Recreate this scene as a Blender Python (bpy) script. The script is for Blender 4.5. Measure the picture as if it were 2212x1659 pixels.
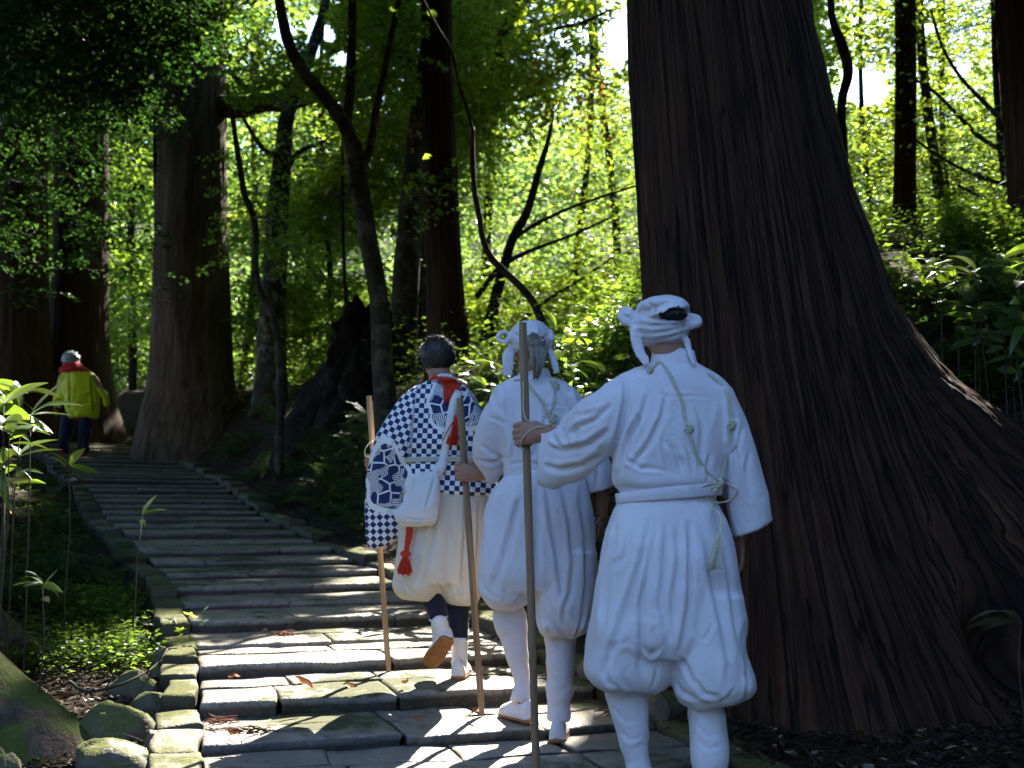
import bpy, bmesh, math, random
import numpy as np
from mathutils import Vector, Matrix

for o in list(bpy.data.objects):
    bpy.data.objects.remove(o)
SC = bpy.context.scene
COL = SC.collection
R = math.radians
rng = np.random.default_rng(7)
random.seed(7)

# ------------------------------------------------------------------ camera
CAM_Z = 1.67
PITCH = math.atan(280.5 / 2300.0)
cam_d = bpy.data.cameras.new('camera')
cam_d.sensor_width = 36.0
cam_d.lens = 36.0 * 2300.0 / 2212.0
cam_d.clip_start = 0.05
cam_d.clip_end = 600.0
cam_d.dof.use_dof = True
cam_d.dof.focus_distance = 4.6
cam_d.dof.aperture_fstop = 3.0
cam = bpy.data.objects.new('camera', cam_d)
cam.location = (0, 0, CAM_Z)
cam.rotation_euler = (math.pi / 2 + PITCH, 0, 0)
COL.objects.link(cam)
SC.camera = cam

# ------------------------------------------------------------------ light
SUN_AZ = R(16.5)          # to the right of straight ahead
SUN_EL = R(42.0)
SUN = np.array([math.sin(SUN_AZ) * math.cos(SUN_EL), math.cos(SUN_AZ) * math.cos(SUN_EL), math.sin(SUN_EL)])
world = bpy.data.worlds.new('World')
SC.world = world
world.use_nodes = True
wn = world.node_tree
wn.nodes.clear()
sky = wn.nodes.new('ShaderNodeTexSky')
sky.sky_type = 'NISHITA'
sky.sun_disc = False
sky.sun_elevation = SUN_EL
sky.sun_rotation = SUN_AZ
sky.air_density = 1.1
sky.dust_density = 0.8
sky.ozone_density = 5.5
bg = wn.nodes.new('ShaderNodeBackground')
bg.inputs['Strength'].default_value = 0.138
wo = wn.nodes.new('ShaderNodeOutputWorld')
wn.links.new(sky.outputs[0], bg.inputs['Color'])
wn.links.new(bg.outputs[0], wo.inputs['Surface'])

sun_d = bpy.data.lights.new('sun', 'SUN')
sun_d.energy = 4.6
sun_d.angle = R(0.5)
sun_d.color = (1.0, 0.93, 0.80)
sun = bpy.data.objects.new('sun', sun_d)
sun.rotation_euler = Vector(SUN).to_track_quat('Z', 'Y').to_euler()
sun.location = (8, 25, 20)
COL.objects.link(sun)

SC.view_settings.view_transform = 'Standard'
SC.view_settings.look = 'None'
SC.view_settings.exposure = 2.55
SC.view_settings.gamma = 1.0
SC.view_settings.use_curve_mapping = False
SC.render.engine = 'CYCLES'
SC.cycles.use_denoising = True
SC.cycles.max_bounces = 7
SC.cycles.diffuse_bounces = 4
SC.cycles.glossy_bounces = 2
SC.cycles.transmission_bounces = 4
SC.cycles.transparent_max_bounces = 4
SC.cycles.sample_clamp_indirect = 6.0
SC.cycles.caustics_reflective = False
SC.cycles.caustics_refractive = False

# ------------------------------------------------------------------ camera geometry helpers
FPX = 2300.0
_cp, _sp = math.cos(PITCH), math.sin(PITCH)


def W(u, v, y):
    """World point at distance y along +Y that the photograph shows at (u, v) of a 2212 x 1659 frame."""
    a = (u - 1106.0) / FPX
    b = (829.5 - v) / FPX
    dy = _cp - b * _sp
    dz = _sp + b * _cp
    k = y / dy
    return np.array([a * k, y, CAM_Z + dz * k])


def WA(u, v, y):
    a = (np.asarray(u, float) - 1106.0) / FPX
    b = (829.5 - np.asarray(v, float)) / FPX
    y = np.asarray(y, float)
    dy = _cp - b * _sp
    dz = _sp + b * _cp
    k = y / dy
    return np.stack([a * k, y + 0 * k, CAM_Z + dz * k], -1)


def PX(P):
    """Where world points fall in the 2212 x 1659 frame: (u, v, depth)."""
    P = np.asarray(P, float)
    x, y, z = P[..., 0], P[..., 1], P[..., 2] - CAM_Z
    d = y * _cp + z * _sp
    h = -y * _sp + z * _cp
    d = np.where(np.abs(d) < 1e-3, 1e-3, d)
    return 1106.0 + FPX * x / d, 829.5 - FPX * h / d, d


# ------------------------------------------------------------------ noise
_perm = np.random.default_rng(3).permutation(4096)
_val = np.random.default_rng(4).random(4096) * 2 - 1


def _h(ix, iy, iz):
    return _val[_perm[(_perm[(_perm[ix & 4095] + iy) & 4095] + iz) & 4095]]


def vnoise(P):
    P = np.asarray(P, float)
    i = np.floor(P).astype(np.int64)
    f = P - i
    f = f * f * f * (f * (f * 6 - 15) + 10)
    ix, iy, iz = i[..., 0], i[..., 1], i[..., 2]
    fx, fy, fz = f[..., 0], f[..., 1], f[..., 2]
    c = 0
    for dx in (0, 1):
        wx = fx if dx else 1 - fx
        for dy in (0, 1):
            wy = fy if dy else 1 - fy
            for dz in (0, 1):
                wz = fz if dz else 1 - fz
                c = c + wx * wy * wz * _h(ix + dx, iy + dy, iz + dz)
    return c


def fbm(P, octv=3, lac=2.1, gain=0.5):
    P = np.asarray(P, float)
    a, s, t = 1.0, 0.0, 0.0
    for _ in range(octv):
        s = s + a * vnoise(P)
        t += a
        a *= gain
        P = P * lac + 17.3
    return s / t


def sstep(a, b, x):
    t = np.clip((x - a) / (b - a), 0, 1)
    return t * t * (3 - 2 * t)


# ------------------------------------------------------------------ object helpers
def mesh_from(name, V, F, mats=(), smooth=True, tint=None, uv=None, attrs=None):
    """V (n,3); F an (m,k) array or a list of such arrays."""
    V = np.ascontiguousarray(V, dtype=np.float32)
    Fs = F if isinstance(F, list) else [F]
    Fs = [np.asarray(f, dtype=np.int32) for f in Fs if len(f)]
    me = bpy.data.meshes.new(name)
    nl = sum(f.size for f in Fs)
    npoly = sum(len(f) for f in Fs)
    me.vertices.add(len(V))
    me.vertices.foreach_set('co', V.ravel())
    me.loops.add(nl)
    me.loops.foreach_set('vertex_index', np.concatenate([f.ravel() for f in Fs]))
    me.polygons.add(npoly)
    tot = np.concatenate([np.full(len(f), f.shape[1], np.int32) for f in Fs])
    st = np.concatenate([[0], np.cumsum(tot)[:-1]]).astype(np.int32)
    me.polygons.foreach_set('loop_start', st)
    me.polygons.foreach_set('loop_total', tot)
    me.polygons.foreach_set('use_smooth', np.full(npoly, smooth, dtype=bool))
    for m in mats:
        me.materials.append(m)
    if tint is not None:
        a = me.attributes.new('tint', 'FLOAT', 'POINT')
        a.data.foreach_set('value', np.ascontiguousarray(tint, dtype=np.float32))
    if uv is not None:
        a = me.attributes.new('cloth_uv', 'FLOAT_VECTOR', 'POINT')
        a.data.foreach_set('vector', np.ascontiguousarray(uv, dtype=np.float32).ravel())
    if attrs:
        for k, x in attrs.items():
            a = me.attributes.new(k, 'FLOAT', 'POINT')
            a.data.foreach_set('value', np.ascontiguousarray(x, dtype=np.float32))
    me.update(calc_edges=True)
    me.validate()
    return me


def put(name, me, parent=None, loc=None, label=None, cat=None, group=None, kind=None):
    o = bpy.data.objects.new(name, me)
    COL.objects.link(o)
    if parent is not None:
        o.parent = parent
    if loc is not None:
        o.location = loc
    tag(o, label, cat, group, kind)
    return o


def tag(o, label=None, cat=None, group=None, kind=None):
    if label: o['label'] = label
    if cat: o['category'] = cat
    if group: o['group'] = group
    if kind: o['kind'] = kind
    return o


def empty(name, loc=(0, 0, 0), label=None, cat=None, group=None, kind=None, rz=0.0):
    o = bpy.data.objects.new(name, None)
    o.location = loc
    o.rotation_euler = (0, 0, rz)
    COL.objects.link(o)
    return tag(o, label, cat, group, kind)


class MB:
    """Collects pieces into one mesh."""
    def __init__(self):
        self.V, self.Q, self.T, self.n, self.tint = [], [], [], 0, []

    def add(self, V, F, tint=0.5):
        V = np.asarray(V, float)
        for f in (F if isinstance(F, list) else [F]):
            f = np.asarray(f, dtype=np.int64)
            if not len(f):
                continue
            (self.Q if f.shape[1] == 4 else self.T).append(f + self.n)
        self.V.append(V)
        t = np.asarray(tint, float)
        self.tint.append(np.full(len(V), float(t)) if t.ndim == 0 else t)
        self.n += len(V)
        return self

    def arrays(self):
        V = np.concatenate(self.V) if self.V else np.zeros((0, 3))
        F = []
        if self.Q: F.append(np.concatenate(self.Q))
        if self.T: F.append(np.concatenate(self.T))
        return V, F

    def mesh(self, name, mats=(), smooth=True):
        V, F = self.arrays()
        return mesh_from(name, V, F, mats, smooth, np.concatenate(self.tint))


def loft(rings, cap=True, closed=True):
    """rings: (m, n, 3). Quads between successive rings, fans at the ends."""
    rings = np.asarray(rings, float)
    m, n = rings.shape[:2]
    V = rings.reshape(-1, 3)
    i = np.arange(m - 1)[:, None] * n
    j = np.arange(n if closed else n - 1)[None, :]
    j2 = (j + 1) % n
    Q = np.stack([i + j, i + j2, i + n + j2, i + n + j], -1).reshape(-1, 4)
    T = np.zeros((0, 3), int)
    if cap:
        V = np.concatenate([V, rings[0].mean(0)[None], rings[-1].mean(0)[None]])
        jj = np.arange(n)
        a = np.stack([np.full(n, m * n), (jj + 1) % n, jj], -1)
        b = np.stack([np.full(n, m * n + 1), (m - 1) * n + jj, (m - 1) * n + (jj + 1) % n], -1)
        T = np.concatenate([a, b])
    return V, [Q, T]


def frames(path):
    path = np.asarray(path, float)
    t = np.gradient(path, axis=0)
    t /= np.linalg.norm(t, axis=1)[:, None] + 1e-12
    ref = np.array([0, -1.0, 0]) if abs(t[0, 1]) < 0.9 else np.array([1.0, 0, 0])
    N = []
    n = ref - t[0] * (ref @ t[0])
    n /= np.linalg.norm(n)
    for k in range(len(path)):
        n = n - t[k] * (n @ t[k])
        n /= np.linalg.norm(n) + 1e-12
        N.append(n.copy())
    N = np.array(N)
    B = np.cross(t, N)
    return t, N, B


def spline(pts, n):
    """Catmull-Rom through pts, n samples (any number of columns)."""
    P = np.asarray(pts, float)
    if len(P) < 3:
        t = np.linspace(0, 1, n)[:, None]
        return P[0] * (1 - t) + P[-1] * t
    d = np.linalg.norm(np.diff(P[:, :min(3, P.shape[1])], axis=0), axis=1) + 1e-9
    s = np.concatenate([[0], np.cumsum(d)])
    q = np.linspace(0, s[-1], n)
    M = np.gradient(P, s, axis=0)
    k = np.clip(np.searchsorted(s, q, 'right') - 1, 0, len(P) - 2)
    h = (s[k + 1] - s[k])[:, None]
    t = ((q - s[k]) / h[:, 0])[:, None]
    return ((2 * t**3 - 3 * t**2 + 1) * P[k] + (t**3 - 2 * t**2 + t) * h * M[k]
            + (-2 * t**3 + 3 * t**2) * P[k + 1] + (t**3 - t**2) * h * M[k + 1])


def tube(path, rad, n=8, cap=True, flat=1.0):
    path = np.asarray(path, float)
    rad = np.broadcast_to(np.asarray(rad, float), (len(path),))
    t, N, B = frames(path)
    th = np.linspace(0, 2 * np.pi, n, endpoint=False)
    rings = path[:, None] + rad[:, None, None] * (np.cos(th)[None, :, None] * N[:, None] * flat + np.sin(th)[None, :, None] * B[:, None])
    return loft(rings, cap)


def sphere(c, r, n=14, m=9, rot=None):
    r = np.broadcast_to(np.asarray(r, float), (3,))
    ph = np.linspace(0.04, np.pi - 0.04, m)
    th = np.linspace(0, 2 * np.pi, n, endpoint=False)
    X = np.stack([np.sin(ph)[:, None] * np.cos(th), np.sin(ph)[:, None] * np.sin(th), np.cos(ph)[:, None] + 0 * th], -1) * r
    if rot is not None:
        X = X @ np.asarray(rot).T
    V, F = loft(X + np.asarray(c, float))
    return V, F


def rot_xyz(ax, ay, az):
    return np.array(Matrix.Rotation(az, 3, 'Z') @ Matrix.Rotation(ay, 3, 'Y') @ Matrix.Rotation(ax, 3, 'X'))


def smooth_arr(V, E, it, lam=0.5):
    V = V.copy()
    n = len(V)
    deg = np.bincount(E.ravel(), minlength=n).astype(float)
    deg[deg == 0] = 1
    for _ in range(it):
        S = np.zeros_like(V)
        for c in range(3):
            S[:, c] = np.bincount(E[:, 0], V[E[:, 1], c], n) + np.bincount(E[:, 1], V[E[:, 0], c], n)
        V += lam * (S / deg[:, None] - V)
    return V


def union(pieces, voxel, it=3):
    """One closed surface round overlapping closed pieces. Returns V, F(list), E, N."""
    mb = MB()
    for V, F in pieces:
        mb.add(V, F)
    V, F = mb.arrays()
    me = mesh_from('tmp', V, F)
    bm = bmesh.new()
    bm.from_mesh(me)
    bmesh.ops.recalc_face_normals(bm, faces=bm.faces)
    bm.to_mesh(me)
    bm.free()
    o = bpy.data.objects.new('tmp', me)
    COL.objects.link(o)
    md = o.modifiers.new('r', 'REMESH')
    md.mode = 'VOXEL'
    md.voxel_size = voxel
    md.use_smooth_shade = True
    dg = bpy.context.evaluated_depsgraph_get()
    me2 = bpy.data.meshes.new_from_object(o.evaluated_get(dg))
    bpy.data.objects.remove(o)
    bpy.data.meshes.remove(me)
    n = len(me2.vertices)
    V = np.empty(n * 3, np.float32)
    me2.vertices.foreach_get('co', V)
    V = V.reshape(-1, 3).astype(float)
    E = np.empty(len(me2.edges) * 2, np.int32)
    me2.edges.foreach_get('vertices', E)
    E = E.reshape(-1, 2)
    lt = np.empty(len(me2.polygons), np.int32)
    me2.polygons.foreach_get('loop_total', lt)
    li = np.empty(len(me2.loops), np.int32)
    me2.loops.foreach_get('vertex_index', li)
    ls = np.empty(len(me2.polygons), np.int32)
    me2.polygons.foreach_get('loop_start', ls)
    Fs = []
    for k in (3, 4):
        s = ls[lt == k]
        if len(s):
            Fs.append(li[s[:, None] + np.arange(k)[None]])
    bpy.data.meshes.remove(me2)
    V = smooth_arr(V, E, it)
    return V, Fs, E


def normals(V, Fs):
    N = np.zeros_like(V)
    for F in Fs:
        a, b, c = V[F[:, 0]], V[F[:, 1]], V[F[:, 2]]
        d = V[F[:, 3]] if F.shape[1] == 4 else a
        fn = np.cross(c - a, (d - b) if F.shape[1] == 4 else (c - b))
        for k in range(F.shape[1]):
            for ax in range(3):
                N[:, ax] += np.bincount(F[:, k], fn[:, ax], len(V))
    return N / (np.linalg.norm(N, axis=1)[:, None] + 1e-12)
# ------------------------------------------------------------------ materials
class NG:
    def __init__(self, name):
        self.m = bpy.data.materials.new(name)
        self.m.use_nodes = True
        self.t = self.m.node_tree
        self.t.nodes.clear()
        self.out = self.t.nodes.new('ShaderNodeOutputMaterial')

    def n(self, typ, **kw):
        nd = self.t.nodes.new(typ)
        for k, v in kw.items():
            if k.startswith('_'):
                setattr(nd, k[1:], v)
            else:
                key = int(k[1:]) if k[0] == 'i' and k[1:].isdigit() else k.replace('__', ' ')
                s = nd.inputs[key]
                if hasattr(v, 'is_output') or isinstance(v, bpy.types.NodeSocket):
                    self.t.links.new(v, s)
                else:
                    s.default_value = v
        return nd

    def math(self, op, a, b=0.0, c=0.0, clamp=False):
        nd = self.n('ShaderNodeMath', _operation=op, _use_clamp=clamp)
        for i, x in enumerate((a, b, c)):
            if isinstance(x, bpy.types.NodeSocket):
                self.t.links.new(x, nd.inputs[i])
            else:
                nd.inputs[i].default_value = x
        return nd.outputs[0]

    def mix(self, f, a, b, blend='MIX'):
        nd = self.n('ShaderNodeMix', _data_type='RGBA', _blend_type=blend)
        for i, x in ((0, f), (6, a), (7, b)):
            if isinstance(x, bpy.types.NodeSocket):
                self.t.links.new(x, nd.inputs[i])
            else:
                nd.inputs[i].default_value = x if i == 0 else (*x, 1.0)[:4]
        return nd.outputs[2]

    def ramp(self, f, stops, interp='LINEAR'):
        nd = self.n('ShaderNodeValToRGB')
        nd.color_ramp.interpolation = interp
        el = nd.color_ramp.elements
        while len(el) < len(stops):
            el.new(0.5)
        for e, (p, c) in zip(el, stops):
            e.position = p
            e.color = (*c, 1.0)[:4] if not isinstance(c, (int, float)) else (c, c, c, 1)
        self.t.links.new(f, nd.inputs[0])
        return nd.outputs[0]

    def coords(self, kind='Object', scale=(1, 1, 1)):
        if kind == 'World':
            s = self.n('ShaderNodeNewGeometry').outputs['Position']
        else:
            s = self.n('ShaderNodeTexCoord').outputs[kind]
        if scale != (1, 1, 1):
            mp = self.n('ShaderNodeMapping', Scale=scale)
            self.t.links.new(s, mp.inputs['Vector'])
            s = mp.outputs[0]
        return s

    def noise(self, vec, scale, detail=4.0, rough=0.55, dist=0.0):
        nd = self.n('ShaderNodeTexNoise', Vector=vec, Scale=scale, Detail=detail, Roughness=rough, Distortion=dist)
        return nd.outputs[0]

    def attr(self, name):
        return self.n('ShaderNodeAttribute', _attribute_name=name)

    def bump(self, h, strength=0.4, dist=0.01, normal=None):
        nd = self.n('ShaderNodeBump', Strength=strength, Distance=dist, Height=h)
        if normal is not None:
            self.t.links.new(normal, nd.inputs['Normal'])
        return nd.outputs[0]

    def principled(self, color, rough=0.7, normal=None, spec=0.5, **kw):
        nd = self.n('ShaderNodeBsdfPrincipled')
        for k, x in (('Base Color', color), ('Roughness', rough), ('Normal', normal), ('Specular IOR Level', spec), *kw.items()):
            if x is None:
                continue
            if isinstance(x, bpy.types.NodeSocket):
                self.t.links.new(x, nd.inputs[k])
            else:
                nd.inputs[k].default_value = (*x, 1.0)[:4] if isinstance(x, tuple) and nd.inputs[k].type == 'RGBA' else x
        self.done(nd.outputs[0])
        return nd

    def done(self, s):
        self.t.links.new(s, self.out.inputs['Surface'])
        return self.m


def up_factor(g, lo, hi):
    z = g.n('ShaderNodeSeparateXYZ', Vector=g.n('ShaderNodeNewGeometry').outputs['Normal']).outputs[2]
    return g.n('ShaderNodeMapRange', Value=z, i1=lo, i2=hi).outputs[0]


def mat_stone(name, base, moss, moss_amt, rough=0.5, side=None):
    g = NG(name)
    p = g.coords('World')
    n1 = g.noise(p, 3.0, 5, 0.6)
    n2 = g.noise(p, 38.0, 4, 0.65)
    n3 = g.noise(p, 1.7, 3, 0.5)
    rnd = g.n('ShaderNodeObjectInfo').outputs['Random']
    c = g.ramp(n1, [(0.3, tuple(x * 0.55 for x in base)), (0.55, base), (0.75, tuple(x * 1.5 for x in base))])
    c = g.mix(0.55, c, g.ramp(n2, [(0.32, 0.45), (0.62, 1.0)]), 'MULTIPLY')
    c = g.mix(g.math('MULTIPLY', rnd, 0.5), c, tuple(x * 1.5 for x in base))
    if side is not None:      # treads worn pale by feet, unlit riser shade and algae are put into the face colour
        lit_face = g.math('ADD', up_factor(g, 0.5, 0.93), g.math('MULTIPLY', g.math('SUBTRACT', n2, 0.5), 0.5), clamp=True)
        c = g.mix(lit_face, side, c)
        c = g.mix(g.math('MULTIPLY', g.attr('tint').outputs['Fac'], g.ramp(n2, [(0.3, 0.35), (0.6, 0.95)])), c, (0.44, 0.40, 0.34))   # skylight highlight along the step noses painted as a pale edge
    mf = g.math('MULTIPLY', g.ramp(g.math('ADD', n3, g.math('MULTIPLY', g.noise(p, 14, 4, .6), 0.5)), [(0.78 - moss_amt, 0.0), (0.95 - moss_amt, 1.0)]), up_factor(g, 0.1, 0.8))
    mc = g.ramp(g.noise(p, 55, 3), [(0.3, tuple(x * 0.6 for x in moss)), (0.7, tuple(x * 1.35 for x in moss))])
    c = g.mix(mf, c, mc)
    vor = g.n('ShaderNodeTexVoronoi', Vector=p, Scale=60.0).outputs[0]
    h = g.math('ADD', g.math('MULTIPLY', n2, 0.8), g.math('ADD', g.math('MULTIPLY', vor, 0.2), g.math('MULTIPLY', n1, 1.5)))
    h = g.math('ADD', h, g.math('MULTIPLY', mf, g.noise(p, 120, 2)))
    rg = g.math('ADD', rough, g.math('MULTIPLY', mf, 0.4), clamp=True)
    g.principled(c, rg, g.bump(h, 0.55, 0.012), 0.55)
    return g.m


def mat_bark(name, c0, c1, c2, zs=0.1, scale=16.0, moss=None, bump=0.7, lichen=None, attr=False):
    g = NG(name)
    p = g.attr('cloth_uv').outputs['Vector'] if attr else g.coords('World', (1, 1, zs))
    n = g.noise(p, scale, 6, 0.65, 0.6)
    f = g.noise(p, scale * 5, 3, 0.6)
    q = g.coords('World')
    c = g.ramp(n, [(0.32, c0), (0.5, c1), (0.68, c2)])
    c = g.mix(0.4, c, g.ramp(f, [(0.3, 0.35), (0.7, 1.0)]), 'MULTIPLY')
    c = g.mix(g.ramp(g.noise(q, 1.3, 4), [(0.45, 0.0), (0.75, 0.5)]), c, tuple(x * 0.6 for x in c1))
    if lichen is not None:
        c = g.mix(g.ramp(g.noise(q, 6.0, 5, 0.6), [(0.52, 0.0), (0.6, 0.75)]), c, lichen)
    if moss is not None:
        m = g.ramp(g.math('ADD', g.noise(q, 5.0, 5, 0.6), g.math('MULTIPLY', up_factor(g, -0.2, 0.8), 0.35)), [(0.76, 0.0), (0.90, 1.0)])
        c = g.mix(m, c, g.mix(g.noise(q, 50, 2), tuple(x * 0.6 for x in moss), tuple(x * 1.4 for x in moss)))
    h = g.math('ADD', n, g.math('MULTIPLY', f, 0.35))
    if attr:                                   # long dirt filled cracks between the bark strips
        for sc_, wd in ((10.0, 0.022), (21.0, 0.020)):
            k = g.noise(p, sc_, 2, 0.45, 0.12)
            cr = g.n('ShaderNodeMapRange', Value=g.math('ABSOLUTE', g.math('SUBTRACT', k, 0.5)), i1=0.0, i2=wd).outputs[0]
            c = g.mix(cr, tuple(x * 0.5 for x in c0), c)
            h = g.math('ADD', h, g.math('MULTIPLY', cr, 0.8))
    g.principled(c, 0.88, g.bump(h, bump, 0.03), 0.25)
    return g.m


def mat_leaf(name, refl, trans, warm=(0.10, 0.10, 0.015), gloss=0.25, var=0.35, tshare=0.5):
    """Thin leaf: tint 0..1 shifts it from deep green to yellowish."""
    g = NG(name)
    t = g.attr('tint').outputs['Fac']
    lo = tuple(x * (1 - var) for x in refl)
    c = g.ramp(t, [(0.0, lo), (0.6, refl), (0.93, tuple(x * (1 + var) for x in refl)), (1.0, warm)])
    tl = tuple(x * (1 - var) for x in trans)
    ct = g.ramp(t, [(0.0, tl), (0.6, trans), (0.93, tuple(min(1, x * (1 + var)) for x in trans)), (1.0, tuple(min(1, x * 3.5) for x in warm))])
    d = g.n('ShaderNodeBsdfDiffuse', Color=c)
    tr = g.n('ShaderNodeBsdfTranslucent', Color=ct)
    mx = g.n('ShaderNodeMixShader', Fac=tshare)
    g.t.links.new(d.outputs[0], mx.inputs[1])
    g.t.links.new(tr.outputs[0], mx.inputs[2])
    gl = g.n('ShaderNodeBsdfGlossy', Roughness=0.35, Color=(0.9, 0.95, 1.0, 1.0))
    fr = g.n('ShaderNodeFresnel', IOR=1.35)
    m2 = g.n('ShaderNodeMixShader', Fac=g.math('MULTIPLY', fr.outputs[0], gloss))
    g.t.links.new(mx.outputs[0], m2.inputs[1])
    g.t.links.new(gl.outputs[0], m2.inputs[2])
    return g.done(m2.outputs[0])


def mat_cloth(name, col, trans=0.0, rough=0.85, weave=900.0, wrinkle=1.0):
    g = NG(name)
    p = g.coords('World')
    w = g.noise(p, weave, 2, 0.6)
    big = g.noise(p, 9.0, 4, 0.55, 1.2)
    mid = g.noise(p, 42.0, 4, 0.6, 0.8)
    c = g.mix(g.ramp(big, [(0.3, 0.0), (0.7, 0.25)]), col, tuple(x * 0.86 for x in col))
    cr = g.noise(g.coords('World', (1.0, 1.0, 0.6)), 13.0, 2, 0.5, 1.6)
    crease = g.math('SUBTRACT', 1.0, g.math('MULTIPLY', g.math('ABSOLUTE', g.math('SUBTRACT', cr, 0.5)), 6.0), clamp=True)
    h = g.math('ADD', g.math('MULTIPLY', big, 0.9 * wrinkle), g.math('ADD', g.math('MULTIPLY', mid, 0.24 * wrinkle), g.math('MULTIPLY', w, 0.05)))
    h = g.math('ADD', h, g.math('MULTIPLY', crease, 0.07 * wrinkle))
    nrm = g.bump(h, 0.45, 0.02)
    d = g.n('ShaderNodeBsdfPrincipled', Roughness=rough)
    d.inputs['Specular IOR Level'].default_value = 0.2
    d.inputs['Sheen Weight'].default_value = 0.15
    g.t.links.new(c, d.inputs['Base Color'])
    g.t.links.new(nrm, d.inputs['Normal'])
    if trans > 0:
        tr = g.n('ShaderNodeBsdfTranslucent')
        g.t.links.new(c, tr.inputs[0])
        g.t.links.new(nrm, tr.inputs['Normal'])
        mx = g.n('ShaderNodeMixShader', Fac=trans)
        g.t.links.new(d.outputs[0], mx.inputs[1])
        g.t.links.new(tr.outputs[0], mx.inputs[2])
        return g.done(mx.outputs[0])
    return g.done(d.outputs[0])


def mat_plain(name, col, rough=0.7, var=0.25, scale=25.0, bump=0.2, spec=0.4, stretch=(1, 1, 1), coords='World', sss=0.0):
    g = NG(name)
    p = g.coords(coords, stretch)
    n = g.noise(p, scale, 4, 0.6)
    c = g.ramp(n, [(0.3, tuple(x * (1 - var) for x in col)), (0.7, tuple(x * (1 + var) for x in col))])
    kw = {}
    if sss:
        kw = {'Subsurface Weight': sss, 'Subsurface Radius': (0.01, 0.004, 0.002)}
    g.principled(c, rough, g.bump(n, bump, 0.006), spec, **kw)
    return g.m


M = {}
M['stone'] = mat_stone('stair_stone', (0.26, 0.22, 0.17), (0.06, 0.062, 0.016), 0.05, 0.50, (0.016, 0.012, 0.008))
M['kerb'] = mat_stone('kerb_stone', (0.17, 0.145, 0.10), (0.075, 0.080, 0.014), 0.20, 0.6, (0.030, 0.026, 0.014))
M['rock'] = mat_stone('mossy_rock', (0.085, 0.072, 0.055), (0.08, 0.09, 0.012), 0.20, 0.6)
M['cedar'] = mat_bark('cedar_bark', (0.012, 0.006, 0.0035), (0.048, 0.021, 0.010), (0.085, 0.043, 0.023), 0.045, 26.0)
M['cedar_near'] = mat_bark('cedar_bark_close', (0.008, 0.0035, 0.002), (0.044, 0.017, 0.0068), (0.092, 0.042, 0.021), 0.045, 26.0, bump=1.0, attr=True)
M['cedar_far'] = mat_bark('cedar_bark_grey', (0.03, 0.018, 0.012), (0.11, 0.07, 0.05), (0.20, 0.14, 0.105), 0.07, 12.0)
M['bark_grey'] = mat_bark('grey_bark', (0.018, 0.014, 0.009), (0.045, 0.038, 0.026), (0.08, 0.07, 0.05), 0.5, 6.0, moss=(0.035, 0.04, 0.012), lichen=(0.11, 0.10, 0.075))
M['bark_dark'] = mat_bark('dark_bark', (0.010, 0.008, 0.005), (0.028, 0.022, 0.015), (0.05, 0.04, 0.028), 0.4, 8.0)
M['bark_pale'] = mat_bark('lichen_bark', (0.018, 0.014, 0.010), (0.045, 0.038, 0.028), (0.10, 0.09, 0.07), 0.5, 7.0, lichen=(0.22, 0.21, 0.17))
M['stump'] = mat_bark('rotten_wood', (0.004, 0.003, 0.002), (0.009, 0.006, 0.004), (0.016, 0.011, 0.008), 0.5, 9.0)
M['root'] = mat_bark('mossy_root_bark', (0.03, 0.02, 0.015), (0.085, 0.055, 0.04), (0.15, 0.10, 0.07), 0.2, 14.0, moss=(0.07, 0.085, 0.015))
M['twig'] = mat_plain('twig_bark', (0.035, 0.028, 0.022), 0.9, 0.4, 30)
M['leaf_bright'] = mat_leaf('leaf_bright', (0.05, 0.085, 0.008), (0.50, 0.68, 0.05), tshare=0.62)
M['leaf_mid'] = mat_leaf('leaf_mid', (0.030, 0.062, 0.009), (0.34, 0.54, 0.05), tshare=0.6)
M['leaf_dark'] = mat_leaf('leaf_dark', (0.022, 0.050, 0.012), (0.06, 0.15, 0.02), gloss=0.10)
M['leaf_blue'] = mat_leaf('leaf_distant', (0.06, 0.10, 0.04), (0.40, 0.60, 0.14), tshare=0.6)  # bluish leaf colour stands in for distance haze
M['leaf_red'] = mat_leaf('leaf_autumn', (0.16, 0.055, 0.015), (0.55, 0.18, 0.04), warm=(0.16, 0.08, 0.01))
M['sasa'] = mat_leaf('bamboo_leaf', (0.05, 0.095, 0.018), (0.30, 0.46, 0.035), warm=(0.17, 0.13, 0.05), gloss=0.8, tshare=0.42)
M['conifer'] = mat_leaf('leaf_conifer', (0.012, 0.022, 0.010), (0.02, 0.035, 0.01), gloss=0.1)
M['fern'] = mat_leaf('fern_leaf', (0.042, 0.088, 0.026), (0.14, 0.26, 0.05), gloss=0.3)
M['litter'] = mat_leaf('dead_leaf', (0.045, 0.025, 0.014), (0.05, 0.025, 0.01), warm=(0.22, 0.19, 0.14), gloss=0.3, tshare=0.2)
M['leaf_fallen'] = mat_leaf('fallen_leaf', (0.22, 0.08, 0.03), (0.3, 0.1, 0.03), warm=(0.3, 0.2, 0.05), tshare=0.25)
M['needle'] = mat_plain('dead_cedar_needles', (0.15, 0.05, 0.03), 0.85, 0.35, 60)
M['white'] = mat_cloth('white_cotton', (0.79, 0.755, 0.82), 0.22)
M['white2'] = mat_cloth('white_linen', (0.79, 0.755, 0.81), 0.2)
M['cream'] = mat_cloth('cream_cotton', (0.74, 0.69, 0.60), 0.22)
M['canvas'] = mat_cloth('white_canvas', (0.72, 0.70, 0.70), 0.05)
M['navy'] = mat_cloth('navy_cloth', (0.012, 0.014, 0.03), 0.0)
M['denim'] = mat_cloth('navy_denim', (0.012, 0.014, 0.045), 0.0)
M['yellow'] = mat_cloth('yellow_green_nylon', (0.60, 0.66, 0.012), 0.05, 0.5)
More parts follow.
